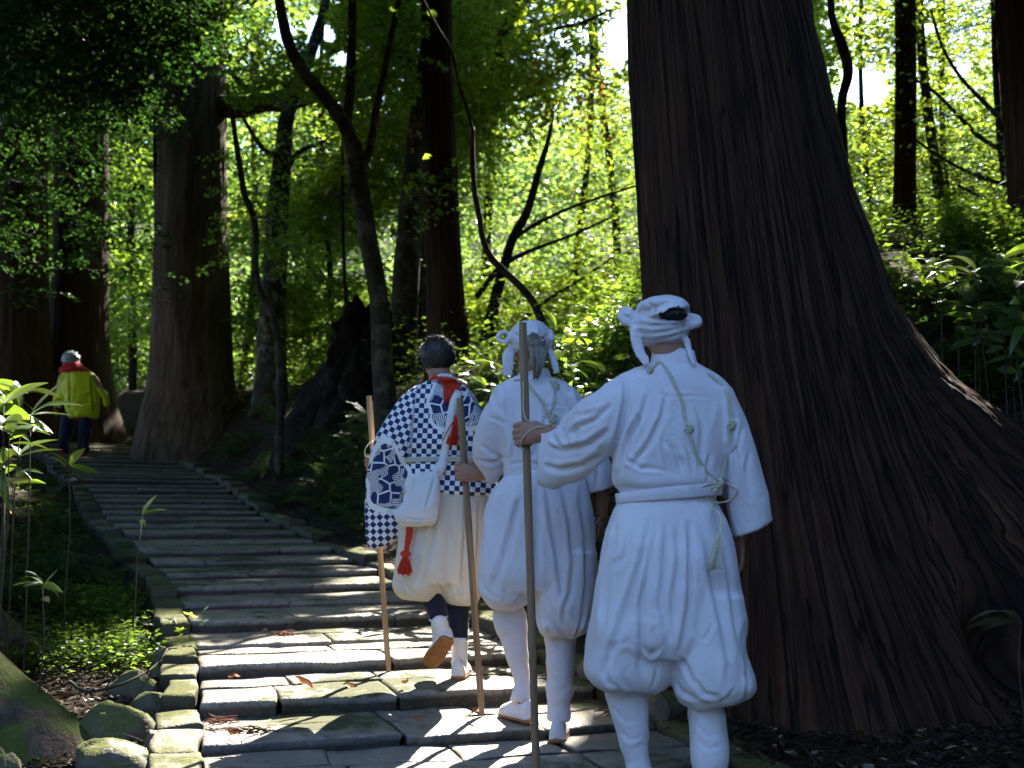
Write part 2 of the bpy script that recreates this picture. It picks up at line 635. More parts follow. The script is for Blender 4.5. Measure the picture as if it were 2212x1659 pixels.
M['redcloth'] = mat_cloth('red_cloth', (0.50, 0.012, 0.025), 0.05)
M['skin'] = mat_plain('skin', (0.34, 0.17, 0.115), 0.55, 0.12, 60, 0.15, 0.4, sss=0.15)
M['hair_dark'] = mat_plain('dark_greying_hair', (0.022, 0.02, 0.02), 0.55, 0.7, 140, 0.5, 0.5, (1, 1, 0.15))
M['hair_grey'] = mat_plain('grey_hair', (0.20, 0.18, 0.14), 0.6, 0.5, 160, 0.5, 0.4, (1, 1, 0.12))
M['hair_white'] = mat_plain('white_hair', (0.34, 0.38, 0.44), 0.6, 0.5, 120, 0.5, 0.4)
M['hair_black'] = mat_plain('black_hair', (0.008, 0.008, 0.009), 0.5, 0.5, 140, 0.4, 0.5)
M['rope'] = mat_plain('cream_rope', (0.55, 0.53, 0.42), 0.85, 0.25, 200, 0.4)
M['red'] = mat_plain('red_cord', (0.55, 0.035, 0.012), 0.75, 0.4, 150, 0.5)
M['sole'] = mat_plain('brown_rubber', (0.30, 0.12, 0.04), 0.6, 0.25, 40)
M['bag_black'] = mat_plain('black_nylon', (0.012, 0.012, 0.014), 0.5, 0.3, 40)


def mat_wood(name, c0, c1):
    g = NG(name)
    p = g.coords('Object', (1, 1, 0.04))
    n = g.noise(p, 90.0, 5, 0.6, 0.4)
    c = g.ramp(n, [(0.3, c0), (0.7, c1)])
    k = g.n('ShaderNodeTexVoronoi', Vector=g.coords('Object'), Scale=5.0).outputs[0]
    c = g.mix(g.ramp(k, [(0.03, 0.8), (0.09, 0.0)]), c, tuple(x * 0.3 for x in c0))
    g.principled(c, 0.55, g.bump(n, 0.25, 0.002), 0.4)
    return g.m


M['wood'] = mat_wood('staff_wood', (0.30, 0.17, 0.085), (0.46, 0.29, 0.16))
M['wood_dark'] = mat_wood('worn_staff_wood', (0.17, 0.10, 0.055), (0.28, 0.175, 0.10))


def mat_ground():
    g = NG('forest_soil')
    p = g.coords('World')
    a = g.noise(p, 2.2, 5, 0.6)
    b = g.noise(p, 30.0, 4, 0.65)
    c = g.ramp(b, [(0.3, (0.012, 0.007, 0.004)), (0.5, (0.026, 0.015, 0.009)), (0.72, (0.055, 0.034, 0.02))])
    c = g.mix(g.ramp(a, [(0.48, 0.0), (0.7, 0.7)]), c, (0.028, 0.036, 0.012))
    g.principled(c, 0.95, g.bump(g.math('ADD', b, a), 0.9, 0.05), 0.2)
    return g.m


M['soil'] = mat_ground()


def mat_coat(name='checked_coat'):
    """White cotton printed with navy checks; cloth_uv is in metres across the cloth, the third value fades to the swirl panels."""
    g = NG(name)
    at = g.attr('cloth_uv').outputs['Vector']
    s = g.n('ShaderNodeSeparateXYZ', Vector=at)
    u, v, pan = s.outputs[0], s.outputs[1], s.outputs[2]
    fl = lambda x: g.math('FLOOR', g.math('DIVIDE', x, 0.0245))
    ck = g.math('ABSOLUTE', g.math('MODULO', g.math('ADD', fl(u), fl(v)), 2.0))
    ck = g.math('GREATER_THAN', ck, 0.5)
    # panel: abstract swirls
    uv = g.n('ShaderNodeCombineXYZ', X=u, Y=v).outputs[0]
    vor = g.n('ShaderNodeTexVoronoi', Vector=uv, Scale=11.0, _voronoi_dimensions='2D')
    dist = vor.outputs['Distance']
    wob = g.noise(uv, 18.0, 2, 0.5)
    rings = g.math('SINE', g.math('ADD', g.math('MULTIPLY', dist, 62.0), g.math('MULTIPLY', wob, 7.0)))
    rings = g.math('GREATER_THAN', rings, 0.1)
    blob = g.math('GREATER_THAN', g.noise(uv, 13.0, 1, 0.4), 0.47)
    edge = g.n('ShaderNodeTexVoronoi', Vector=uv, Scale=15.0, _voronoi_dimensions='2D', _feature='DISTANCE_TO_EDGE').outputs[0]
    line = g.math('LESS_THAN', edge, 0.06)
    inner = g.mix(blob, g.math('MULTIPLY', rings, 1.0), g.math('SUBTRACT', 1.0, line))
    far = g.math('GREATER_THAN', pan, 0.42)     # motif inside, plain white margin round it
    motif = g.mix(far, (0, 0, 0), inner)
    inpan = g.math('GREATER_THAN', pan, 0.30)
    ink = g.mix(inpan, ck, motif)
    ink = g.n('ShaderNodeSeparateColor', Color=ink).outputs[0]
    big = g.noise(g.coords('World'), 10.0, 4, 0.55, 1.0)
    c = g.mix(ink, (0.76, 0.755, 0.75), (0.022, 0.034, 0.115))
    d = g.principled(c, 0.85, g.bump(big, 0.5, 0.02), 0.2)
    return g.m


M['coat'] = mat_coat()
# ------------------------------------------------------------------ stairway line
TILT = 0.147
Z0 = 0.119


def plane(y):
    return Z0 + TILT * np.asarray(y, float)


_L = np.array([  # left end of a step: x, y, heading (deg left of straight ahead), width
    (-0.55, 1.2, 11, 2.05), (-0.78, 2.6, 12, 2.02), (-1.14, 4.03, 14, 1.92), (-1.56, 5.43, 18, 1.62), (-2.26, 7.15, 23, 1.48),
    (-3.65, 9.7, 26, 1.45), (-4.95, 12.4, 28, 1.6), (-6.5, 15.2, 30, 1.7), (-8.3, 18.0, 34, 1.85), (-10.6, 20.8, 40, 1.9), (-13.6, 23.6, 46, 1.9), (-17.0, 26.4, 48, 1.9)]) * np.array([1.02, 1.02, 1, 1.0])
_Ls = np.concatenate([[0], np.cumsum(np.linalg.norm(np.diff(_L[:, :2], axis=0), axis=1))])


def stair_at(s):
    x, y, a, w = (np.interp(s, _Ls, _L[:, k]) for k in range(4))
    a = np.radians(a)
    return np.array([x, y]), np.array([np.cos(a), np.sin(a)]), float(w)


STEPS = []      # s, L, dir, w, n, z
_s = 0.05
_r = np.random.default_rng(21)
while _s < _Ls[-1] - 0.6:
    L0, d0, w0 = stair_at(_s)
    n0 = np.array([-d0[1], d0[0]])
    mid = L0 + d0 * w0 * 0.5 + n0 * 0.22
    STEPS.append([_s, L0, d0, w0, n0, float(plane(mid[1]) + _r.normal(0, 0.007))])
    _s += _r.uniform(0.44, 0.57) * (1.0 if _s < 4.5 else 0.97)


def stair_z(x, y):
    z = STEPS[0][5] - 0.07
    for s, L0, d0, w0, n0, zz in STEPS:
        if (np.array([x, y]) - L0) @ n0 >= 0:
            z = zz
    return z


def poly_dist(P, line):
    """Signed distance to a polyline (positive on its left), P (n,2)."""
    best = np.full(len(P), 1e9)
    sg = np.ones(len(P))
    for a, b in zip(line[:-1], line[1:]):
        ab = b - a
        t = np.clip(((P - a) @ ab) / (ab @ ab), 0, 1)
        q = a + t[:, None] * ab
        d = np.linalg.norm(P - q, axis=1)
        cr = ab[0] * (P[:, 1] - a[1]) - ab[1] * (P[:, 0] - a[0])
        m = d < best - 1e-9
        best = np.where(m, d, best)
        sg = np.where(m, np.sign(cr), sg)
    return best * sg


L_LINE = np.array([l[:2] for l in _L])
L_LINE = np.concatenate([[L_LINE[0] + (0.6, -4.5)], L_LINE])
R_LINE = np.array([stair_at(s)[0] + stair_at(s)[1] * stair_at(s)[2] for s in _Ls])
R_LINE = np.concatenate([[R_LINE[0] + (0.6, -4.5)], R_LINE])
_out = np.array([stair_at(s)[1] for s in _Ls])
_Rl = R_LINE[1:] + _out * 0.30
FOOT = np.concatenate([_Rl[4:][::-1], np.array([(0.15, 6.95), (0.95, 6.0), (2.2, 5.7), (3.6, 5.3), (6.5, 4.6), (14, 3.0), (40, -3)])])


def ground_z(X, Y):
    X = np.asarray(X, float)
    Y = np.asarray(Y, float)
    sh = X.shape
    P = np.stack([X.ravel(), Y.ravel()], -1)
    yy = P[:, 1]
    base = plane(np.clip(yy, -30, 26)) + 0.028 * np.clip(yy - 26, 0, 200) ** 1.25 + 24 * sstep(40, 100, yy)
    dF = poly_dist(P, FOOT)           # positive beyond the bank foot
    H = np.interp(P[:, 0], [-10, -4, -1.2, 0.6, 2.5, 6], [0.75, 0.95, 1.25, 1.70, 2.2, 2.35])
    bank = H * sstep(0, 1, (dF + 0.05) / np.interp(P[:, 0], [-4.5, -1.5], [1.0, 1.8])) + np.interp(P[:, 0], [0.5, 2.5], [0.05, 0.17]) * np.clip(dF - 1.7, 0, 7)
    dL = poly_dist(P, L_LINE)         # positive to the left of the stairs
    left = 0.80 * sstep(0.45, 2.3, dL) * sstep(4.6, 6.6, yy) + 0.28 * sstep(0.7, 1.8, dL) * (1 - sstep(4.6, 6.6, yy)) + 0.10 * np.clip(dL - 2, 0, 12)
    left = np.where(dF > 0, 0, left)
    dR = -poly_dist(P, R_LINE)
    inside = (dL < 0.02) & (dR < 0.02)
    z = base + bank + left + 0.035 * sstep(0.05, 0.4, dR) * (dF <= 1)
    amp = 0.05 + 0.07 * sstep(0.2, 1.2, np.maximum(dF, dL - 0.3))
    z = z + amp * fbm(np.stack([P[:, 0] * 1.6, P[:, 1] * 1.6, 0 * yy], -1), 4)
    dip = np.minimum(sstep(-0.15, 0.12, -dL), sstep(-0.15, 0.12, -dR))
    z = z - dip * 0.16 - 0.02
    return z.reshape(sh)


# ------------------------------------------------------------------ ground sheet
def axis(lo, hi, n, c, k):
    t = np.linspace(-1, 1, n)
    a = np.sinh(k * t) / np.sinh(k)
    return np.where(a < 0, c + a * (c - lo), c + a * (hi - c))


gx = axis(-80, 80, 250, -0.5, 4.4)
gy = axis(-25, 130, 270, 6.0, 3.6)
GX, GY = np.meshgrid(gx, gy)
GZ = ground_z(GX, GY)
nn = len(gx)
ii = np.arange((len(gy) - 1))[:, None] * nn + np.arange(nn - 1)[None]
Q = np.stack([ii, ii + 1, ii + nn + 1, ii + nn], -1).reshape(-1, 4)
put('ground', mesh_from('ground', np.stack([GX, GY, GZ], -1).reshape(-1, 3), Q, [M['soil']]), label='dark forest floor of soil and moss rising into a bank', kind='structure')


# ------------------------------------------------------------------ stair stones
def slab(A, B, C, D, z0, thick, nx, ny, seed, rnd=0.022, rough=0.008, fall=0.0, wob=0.012):
    """Worn stone block: A, B front corners, C, D back corners, (x, y); z0 is its top."""
    s = np.linspace(0, 1, nx)
    t = np.linspace(0, 1, ny)
    a_, b_ = 0.007 / np.linalg.norm(B - A), 0.007 / np.linalg.norm(D - A)
    s = np.concatenate([[0, a_], np.linspace(a_ * 3.2, 1 - a_ * 3.2, nx - 4), [1 - a_, 1]])
    t = np.concatenate([[0, b_], np.linspace(b_ * 3.2, 1 - b_ * 3.2, ny - 4), [1 - b_, 1]])
    S, T = np.meshgrid(s, t)
    P = ((1 - S) * (1 - T))[..., None] * A + (S * (1 - T))[..., None] * B + (S * T)[..., None] * C + ((1 - S) * T)[..., None] * D
    Wd = np.linalg.norm(B - A)
    Dp = np.linalg.norm(D - A)
    off = np.array([seed * 7.13, seed * 3.7])
    q = np.concatenate([P * 5 + off, np.zeros_like(P[..., :1])], -1)
    nz = fbm(q, 3)
    eu = np.minimum(S, 1 - S) * Wd
    ev = np.minimum(T, 1 - T) * Dp
    rr = rnd * (0.7 + 0.9 * np.abs(vnoise(q * 1.3 + 5)))
    du = np.clip(1 - eu / rr, 0, 1)
    dv = np.clip(1 - ev / rr, 0, 1)
    Z = z0 + nz * rough - rr * (1 - np.sqrt(np.clip(1 - np.clip(du**2 + dv**2, 0, 1), 0, 1))) * 0.9
    Z = Z - fall * np.clip(1 - T * Dp / 0.25, 0, 1) ** 1.5
    # wavy outline
    edge_w = np.clip(1 - np.minimum(eu, ev) / 0.06, 0, 1)
    P = P + edge_w[..., None] * wob * np.stack([fbm(q * 1.1 + 31, 2), fbm(q * 1.1 + 77, 2)], -1) * 2
    top = np.concatenate([P, Z[..., None]], -1).reshape(-1, 3)
    per = np.concatenate([np.arange(nx), np.arange(1, ny) * nx + nx - 1, (ny - 1) * nx + np.arange(nx - 2, -1, -1), np.arange(ny - 2, 0, -1) * nx])
    n = len(per)
    ctr = top[:, :2].mean(0)
    ring1 = top[per].copy()
    ring1[:, 2] -= thick * 0.16
    ring1[:, :2] += (fbm(np.concatenate([ring1[:, :2] * 9 + off, ring1[:, 2:] * 9], -1), 2) * 0.02)[:, None] * (ring1[:, :2] - ctr) / (np.linalg.norm(ring1[:, :2] - ctr, axis=1)[:, None] + 1e-6)
    ring2 = top[per].copy()
    ring2[:, 2] = z0 - thick
    V = np.concatenate([top, ring1, ring2])
    b = np.arange(ny - 1)[:, None] * nx + np.arange(nx - 1)[None]
    Q = [np.stack([b, b + 1, b + nx + 1, b + nx], -1).reshape(-1, 4)]
    j = np.arange(n)
    j2 = (j + 1) % n
    m = len(top)
    Q.append(np.stack([per[j2], per[j], m + j, m + j2], -1))
    Q.append(np.stack([m + j2, m + j, m + n + j, m + n + j2], -1))
    nose = np.concatenate([(np.exp(-(T * Dp / 0.028) ** 2) * (T * Dp < 0.09)).reshape(-1), 0.0 * per, np.zeros(n)])  # mask of the painted highlight along the front top edge
    return V, np.concatenate(Q), nose


stair_root = empty('stone_stairway', label='long worn stone stairway climbing through the cedar forest', kind='structure')
_r = np.random.default_rng(5)
for k in range(len(STEPS) - 1):
    s, L0, d0, w0, n0, z = STEPS[k]
    s1, L1, d1, w1, n1, z1 = STEPS[k + 1]
    near = s < 5.0
    rows = [(0.0, 0.5), (0.5, 1.0)] if near else [(0.0, 1.0)]
    for ri, (ta, tb) in enumerate(rows):
        cnt = int(_r.integers(2, 5)) if near else int(_r.integers(2, 4))
        cuts = np.linspace(0, 1, cnt + 1)
        cuts[1:-1] += _r.uniform(-0.09, 0.09, cnt - 1)
        for c in range(cnt):
            a, b = cuts[c], cuts[c + 1]
            g = 0.0035 / w0

            def pt(p, t):
                f = L0 + d0 * w0 * p
                bk = L1 + d1 * w1 * p + n1 * 0.05
                t2 = t + (_r.uniform(-0.03, 0.03) if 0.2 < t < 0.8 else 0)
                return f * (1 - t2) + bk * t2
            gap = 0.004 if tb < 1 else 0
            A, B = pt(a + g, ta), pt(b - g, ta)
            C, D = pt(b - g, tb - gap), pt(a + g, tb - gap)
            fw = 0.0 if ri else _r.uniform(-0.018, 0.012)
            A = A + n0 * fw
            B = B + n0 * (fw + _r.uniform(-0.008, 0.008))
            zt = z + _r.normal(0, 0.004) - (0.003 if ri == 0 and near else 0)
            nx, ny = (15, 9) if s < 4.2 else ((10, 7) if s < 9 else (7, 6))
            V, F, nz_ = slab(A, B, C, D, zt, 0.15, nx, ny, k * 10 + ri * 5 + c, 0.007 if ri else 0.010, 0.010 if near else 0.006, 0.016 if ri == 0 else 0.0, 0.008)
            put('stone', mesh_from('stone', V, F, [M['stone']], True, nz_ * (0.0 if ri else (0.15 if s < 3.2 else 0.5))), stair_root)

# ------------------------------------------------------------------ kerbs
lk = empty('stone_kerb', label='mossy stone kerb along the left side of the stairway', kind='structure')
_r = np.random.default_rng(9)
s = 0.1
q = 0
while s < 15.0:
    ln = _r.uniform(0.26, 0.36) if s < 6 else _r.uniform(0.45, 0.7)
    P0, d0, w0 = stair_at(s)
    P1, d1, w1 = stair_at(s + ln - 0.014)
    wd = _r.uniform(0.13, 0.17)
    out0, out1 = P0 - d0 * 0.005, P1 - d1 * 0.005
    zt = float(plane(P0[1] + 0.1)) + 0.055 + _r.normal(0, 0.012)
    V, F, nz_ = slab(P0 - d0 * (wd + .01), out0, out1, P1 - d1 * (wd + .01), zt, 0.24, 9 if s < 6 else 6, 10 if s < 6 else 7, 900 + q, 0.013, 0.014, 0, 0.014)
    V[:, 2] += (V[:, 1] - P0[1]) * 0.06
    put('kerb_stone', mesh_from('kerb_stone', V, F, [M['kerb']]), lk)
    s += ln
    q += 1
rk = empty('stone_kerb', label='mossy stone kerb along the far right side of the stairway', kind='structure')
s = 1.9
while s < 17:
    ln = _r.uniform(0.32, 0.5) if s < 6 else _r.uniform(0.5, 0.8)
    P0, d0, w0 = stair_at(s)
    P1, d1, w1 = stair_at(s + ln - 0.014)
    R0, R1 = P0 + d0 * (w0 + 0.01), P1 + d1 * (w1 + 0.01)
    wd = _r.uniform(0.15, 0.21)
    zt = float(plane(R0[1])) + 0.02 + _r.normal(0, 0.015)
    V, F, nz_ = slab(R0, R0 + d0 * wd, R1 + d1 * wd, R1, zt, 0.24, 6, 8, 1500 + q, 0.014, 0.016, 0, 0.016)
    V[:, 2] += (V[:, 1] - R0[1]) * 0.08
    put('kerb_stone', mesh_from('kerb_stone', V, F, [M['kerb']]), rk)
    s += ln
    q += 1
def ground_hit(u, v, y0=2.0, y1=34.0, n=260):
    """Where the ground is seen at these pixels; nan where it is not."""
    u, v = np.atleast_1d(np.asarray(u, float)), np.atleast_1d(np.asarray(v, float))
    ys = y0 * (y1 / y0) ** np.linspace(0, 1, n)
    P = WA(np.repeat(u[:, None], n, 1), np.repeat(v[:, None], n, 1), np.repeat(ys[None], len(u), 0))
    gz = ground_z(P[..., 0], P[..., 1])
    below = P[..., 2] < gz
    k = np.argmax(below, 1)
    ok = below.any(1)
    Q = P[np.arange(len(u)), k].copy()
    Q[:, 2] = gz[np.arange(len(u)), k]
    Q[~ok] = np.nan
    return Q


# ------------------------------------------------------------------ trunks
def bark_trunk(path, rad, nseg, amp, seed, kx=9.0, kz=0.8, n=None):
    """Round trunk along a path with long vertical ridges."""
    path = np.asarray(path, float)
    rad = np.asarray(rad, float)
    t, N, B = frames(path)
    th = np.linspace(0, 2 * np.pi, nseg, endpoint=False)
    s = np.concatenate([[0], np.cumsum(np.linalg.norm(np.diff(path, axis=0), axis=1))])
    C, Sn = np.cos(th), np.sin(th)
    q = np.stack([np.broadcast_to(C * kx, (len(path), nseg)), np.broadcast_to(Sn * kx, (len(path), nseg)), np.broadcast_to((s * kz)[:, None], (len(path), nseg))], -1)
    r1 = 1 - np.abs(fbm(q + seed * 3.1, 3)) * 2.4
    r2 = fbm(np.stack([q[..., 0] * .2, q[..., 1] * .2, q[..., 2] * 1.3], -1) + seed, 2)
    rr = rad[:, None] * (1 + 0.06 * r2) + amp * (r1 - 0.4)
    V = path[:, None] + rr[..., None] * (C[None, :, None] * N[:, None] + Sn[None, :, None] * B[:, None])
    return loft(V, True)


def uvtree(pts, n):
    """pts: (u, v, Y, width in photo pixels) -> path, radii."""
    P = np.array([np.append(W(u, v, y), 0.5 * w * y / FPX) for u, v, y, w in pts])
    S = spline(P, n)
    return S[:, :3], np.maximum(S[:, 3], 0.004)


def ground_pt(u, y):
    x = (u - 1106) / FPX * y
    return np.array([x, y, float(ground_z(np.array([x]), np.array([y]))[0])])


def sink(P, r):
    """Carry the foot of a trunk down into the soil."""
    gz = float(ground_z(P[:1, 0], P[:1, 1])[0]) - 0.18
    n = int(max(0.0, P[0, 2] - gz) / 0.06)
    if n:
        z = np.linspace(gz, P[0, 2], n + 1)[:-1]
        P = np.concatenate([np.stack([np.full(n, P[0, 0]), np.full(n, P[0, 1]), z], -1), P])
        r = np.concatenate([np.full(n, r[0]), r])
    return P, r


def tree_root(name, label, base, cat='tree', group=None):
    return empty(name, tuple(base), label, cat, group)


def child(root, name, V, F, mats, smooth=True, tint=None, kind=None, label=None, under=None):
    me = mesh_from(name, np.asarray(V) - np.array(root.location), F, mats, smooth, tint)
    o = put(name, me, under or root, kind=kind)
    if label: o['label'] = label
    return o


TREES = {}

# --- the giant cedar beside the stairs
def giant():
    root = tree_root('cedar_tree', 'giant cedar with dark reddish bark and flared base right beside the climbers', (1.45, 5.6, 0.85))
    nz, nt = 205, 380
    z = np.concatenate([np.linspace(0.25, 4.6, 178), np.linspace(4.65, 17, nz - 178)])
    w_ = np.linspace(-1, 1, nt, endpoint=False)
    th = R(-90) + np.pi * (0.62 * w_ + 0.38 * w_ ** 3)      # finer on the side that faces the path
    Z, T = np.meshgrid(z, th, indexing='ij')
    hz = np.clip(4.27 - Z, -20, 4)
    cx = 1.154 + np.where(hz > 0, 0.11, 0.02) * hz
    cy = 5.62 + 0 * Z
    r0 = 0.487 + np.where(hz > 0, 0.075, 0.018) * hz
    fl = 0
    for a, p, k in ((4, 4, 1.0), (-38, 9, 0.55), (-72, 11, 0.42), (-104, 10, 0.46), (-140, 8, 0.34), (175, 7, 0.32), (120, 6, 0.4), (62, 6, 0.6), (-18, 10, 0.5)):
        c = np.clip(np.cos(T - R(a)), 0, 1) ** p
        h = np.interp(Z, [0.2, 0.6, 1.0, 1.3, 1.6, 2.0, 2.28, 2.69, 3.3], [2.6, 2.05, 1.5, 1.25, 0.98, 0.62, 0.31, 0.10, 0.0])
        if a != 4:
            h = np.interp(Z, [0.2, 0.6, 1.0, 1.4, 1.9, 2.5], [1.25, 0.95, 0.55, 0.25, 0.08, 0.0])
        fl = fl + k * h * c
    gk = 15 * (1 + 0.8 * fl)
    q = np.stack([np.cos(T) * gk, np.sin(T) * gk, Z * 0.55], -1)
    q2 = q * 1.0
    q2[..., :2] += 0.35 * fbm(np.stack([np.cos(T) * 3, np.sin(T) * 3, Z * 1.5], -1), 2)[..., None]
    n1 = vnoise(q2 * np.array([0.40, 0.40, 0.42]))
    n2 = vnoise(q2 * np.array([0.85, 0.85, 0.8]) + 9)
    n3 = fbm(q2 * np.array([5.0, 5.0, 2.2]) + 21, 2)
    mask = sstep(-0.25, 0.25, vnoise(np.stack([np.cos(T) * 2.5, np.sin(T) * 2.5, Z * 1.1], -1) + 60))
    strips = -0.032 * (0.35 + 0.65 * mask) * np.exp(-(n1 / 0.10) ** 2) - 0.018 * (1 - mask * .6) * np.exp(-(n2 / 0.12) ** 2) + 0.007 * n3 + 0.009 * n1
    lump = fbm(np.stack([np.cos(T) * 1.3, np.sin(T) * 1.3, Z * 0.5], -1) + 4, 3) * 0.05
    hollow = -0.42 * np.exp(-((T - R(-55)) / 0.12) ** 2) * np.exp(-((Z - 0.85) / 0.25) ** 2)
    rr = r0 + fl + strips * (1 + fl * 0.8) + lump + hollow
    V = np.stack([cx + rr * np.cos(T), cy + rr * np.sin(T) * np.where(np.sin(T) < 0, 0.92, 1.0), Z + 0.09], -1)
    rb = r0 + fl
    arc = np.concatenate([np.zeros((1, nt)), np.cumsum(np.sqrt(np.diff(rb, axis=0) ** 2 + np.diff(Z, axis=0) ** 2), 0)])
    uvb = np.stack([rb * np.cos(T), rb * np.sin(T), arc * 0.035], -1).reshape(-1, 3)
    uvb[:, :2] = np.stack([np.cos(T) * 0.78, np.sin(T) * 0.78], -1).reshape(-1, 2)
    VV, FF = loft(V, True)
    uvb = np.concatenate([uvb, np.zeros((2, 3))])
    put('trunk', mesh_from('trunk', VV - np.array(root.location), FF, [M['cedar_near']], True, None, uvb), root)
    return root


TREES['giant'] = giant()


def cedar(key, label, pts, flare, mat, seed, nseg=92, n=110, amp=0.014, top=14.0):
    P, r = uvtree(pts, n)
    if P[0, 2] > P[-1, 2]:
        P, r = P[::-1], r[::-1]
    P, r = sink(P, r)
    up = (P[-1] - P[-8]) / np.linalg.norm(P[-1] - P[-8])
    extra = max(0.0, top - P[-1, 2])
    if extra > 0.5:
        k = int(extra * 2) + 2
        ts = np.linspace(0, 1, k)[1:]
        P = np.concatenate([P, P[-1] + up * (extra * ts)[:, None]])
        r = np.concatenate([r, r[-1] * (1 - 0.45 * ts)])
    h = P[:, 2] - P[0, 2]
    r = r * (1 + flare * np.exp(-h / 0.45))
    root = tree_root('cedar_tree', label, P[0])
    V, F = bark_trunk(P, r, nseg, amp, seed, 9, 0.6)
    child(root, 'trunk', V, F, [mat])
    TREES[key] = root
    return root


c2 = cedar('left_big', 'broad grey brown cedar with a broken bare limb, beside the upper stairway', [(412, -60, 17.2, 148), (415, 200, 17.2, 152), (413, 480, 17.2, 160), (413, 700, 17.2, 170), (412, 830, 17.2, 184), (412, 920, 17.2, 215), (412, 1010, 17.2, 235)], 0.12, M['cedar_far'], 3)
P, r = uvtree([(470, 228, 17.20, 52), (520, 232, 16.86, 46), (570, 222, 16.74, 42), (620, 222, 16.63, 38), (655, 216, 16.51, 30), (690, 207, 16.51, 22), (722, 205, 16.51, 5)], 40)
V, F = bark_trunk(P, r, 24, 0.01, 8, 4, 2)
child(c2, 'limb', V, F, [M['cedar_far']], label='broken bare limb sticking out to the side')
P, r = uvtree([(495, 150, 17.20, 12), (515, 175, 17.09, 14), (540, 192, 16.97, 14), (575, 188, 16.97, 12), (600, 178, 16.97, 11), (625, 195, 16.86, 8), (640, 215, 16.74, 5)], 30)
V, F = tube(P, r, 10)
child(c2, 'limb', V, F, [M['bark_dark']], label='thin crooked dead limb')

cedar('left_mid', 'cedar trunk directly behind the walker in the yellow green jacket', [(178, -60, 20, 100), (176, 300, 20, 112), (172, 600, 20, 118), (170, 760, 20, 130), (170, 900, 20, 165), (170, 960, 20, 190)], 0.15, M['cedar'], 4)
cedar('left_far', 'dark cedar trunk at the shaded edge of the stairway, left of the yellow jacket', [(40, 100, 19, 110), (42, 500, 19, 116), (44, 760, 19, 130), (46, 890, 19, 165), (46, 960, 19, 190)], 0.15, M['cedar'], 5)
cedar('middle', 'slender straight cedar rising behind the man in the checked coat', [(940, -60, 12, 66), (946, 200, 12, 70), (953, 450, 12, 75), (962, 650, 12, 82), (970, 780, 12, 100), (975, 900, 12, 130)], 0.1, M['cedar'], 6, 90)
cedar('right_mid', 'straight cedar trunk standing clear on the sunlit bank behind the giant cedar', [(1955, -60, 11, 42), (1956, 250, 11, 44), (1954, 420, 11, 46), (1952, 560, 11, 56), (1952, 640, 11, 60)], 0.1, M['cedar'], 7, 70)
cedar('right_edge', 'dark cedar trunk cut by the edge of the view above the bamboo grass bank', [(2192, -60, 8.2, 88), (2212, 200, 8.2, 94), (2232, 430, 8.2, 100), (2250, 640, 8.2, 130)], 0.1, M['cedar'], 9, 80)


def deciduous(key, label, limbs, mat, seed, nseg=28, amp=0.012, flare=0.25, name='broadleaf_tree'):
    """limbs[0] is the trunk; the others start on it. (u, v, Y, width) from the bottom up."""
    P, r = sink(*uvtree(limbs[0], 70))
    h = P[:, 2] - P[0, 2]
    r = r * (1 + flare * np.exp(-np.abs(h) / 0.35))
    root = tree_root(name, label, P[0])
    V, F = bark_trunk(P, r, nseg, amp, seed, 3.0, 1.2)
    child(root, 'trunk', V, F, [mat])
    for i, L in enumerate(limbs[1:]):
        P, r = uvtree(L, 44)
        V, F = bark_trunk(P, r, max(10, nseg // 2), amp * 0.6, seed + i, 2.5, 1.5)
        child(root, 'limb', V, F, [mat])
    TREES[key] = root
    return root


deciduous('forked', 'grey smooth barked tree forking into three limbs above the rotten stump', [
    [(835, 900, 11, 52), (826, 790, 11, 46), (818, 650, 11, 42), (800, 540, 11, 40), (783, 440, 11, 40), (770, 360, 11, 40), (764, 310, 11, 36)],
    [(766, 340, 11, 36), (755, 290, 11, 34), (738, 258, 10.9, 33), (705, 215, 10.8, 31), (668, 170, 10.7, 30), (640, 130, 10.6, 28), (622, 90, 10.5, 26), (610, 40, 10.4, 24), (598, -40, 10.3, 22)],
    [(742, 270, 11, 24), (752, 240, 11.2, 22), (757, 180, 11.3, 20), (760, 90, 11.3, 19), (762, -40, 11.4, 18)],
    [(774, 372, 11, 22), (790, 345, 11.1, 20), (803, 300, 11.2, 19), (812, 240, 11.3, 17), (828, 170, 11.4, 15), (843, 90, 11.5, 14), (868, -30, 11.6, 12)],
    [(790, 420, 11.0, 12), (765, 400, 10.9, 9), (745, 430, 10.7, 7), (715, 420, 10.6, 6)],
], M['bark_grey'], 31)
deciduous('old_left', 'dark gnarled tree with two pale lichen covered branches', [
    [(585, 900, 16, 78), (588, 700, 16, 58), (595, 560, 16, 52), (602, 430, 16, 48), (612, 330, 16, 40), (622, 245, 16, 34), (650, 170, 16, 30), (672, 110, 16, 26), (700, 20, 16, 20), (715, -60, 16, 18)],
    [(612, 362, 16, 16), (600, 335, 15.7, 16), (580, 330, 15.5, 13), (555, 305, 15.3, 11), (540, 280, 15.2, 9), (525, 255, 15.1, 7)],
    [(620, 365, 16, 14), (640, 335, 15.6, 12), (665, 318, 15.4, 10), (690, 312, 15.2, 7), (712, 295, 15.1, 4)],
], M['bark_pale'], 41, 24)
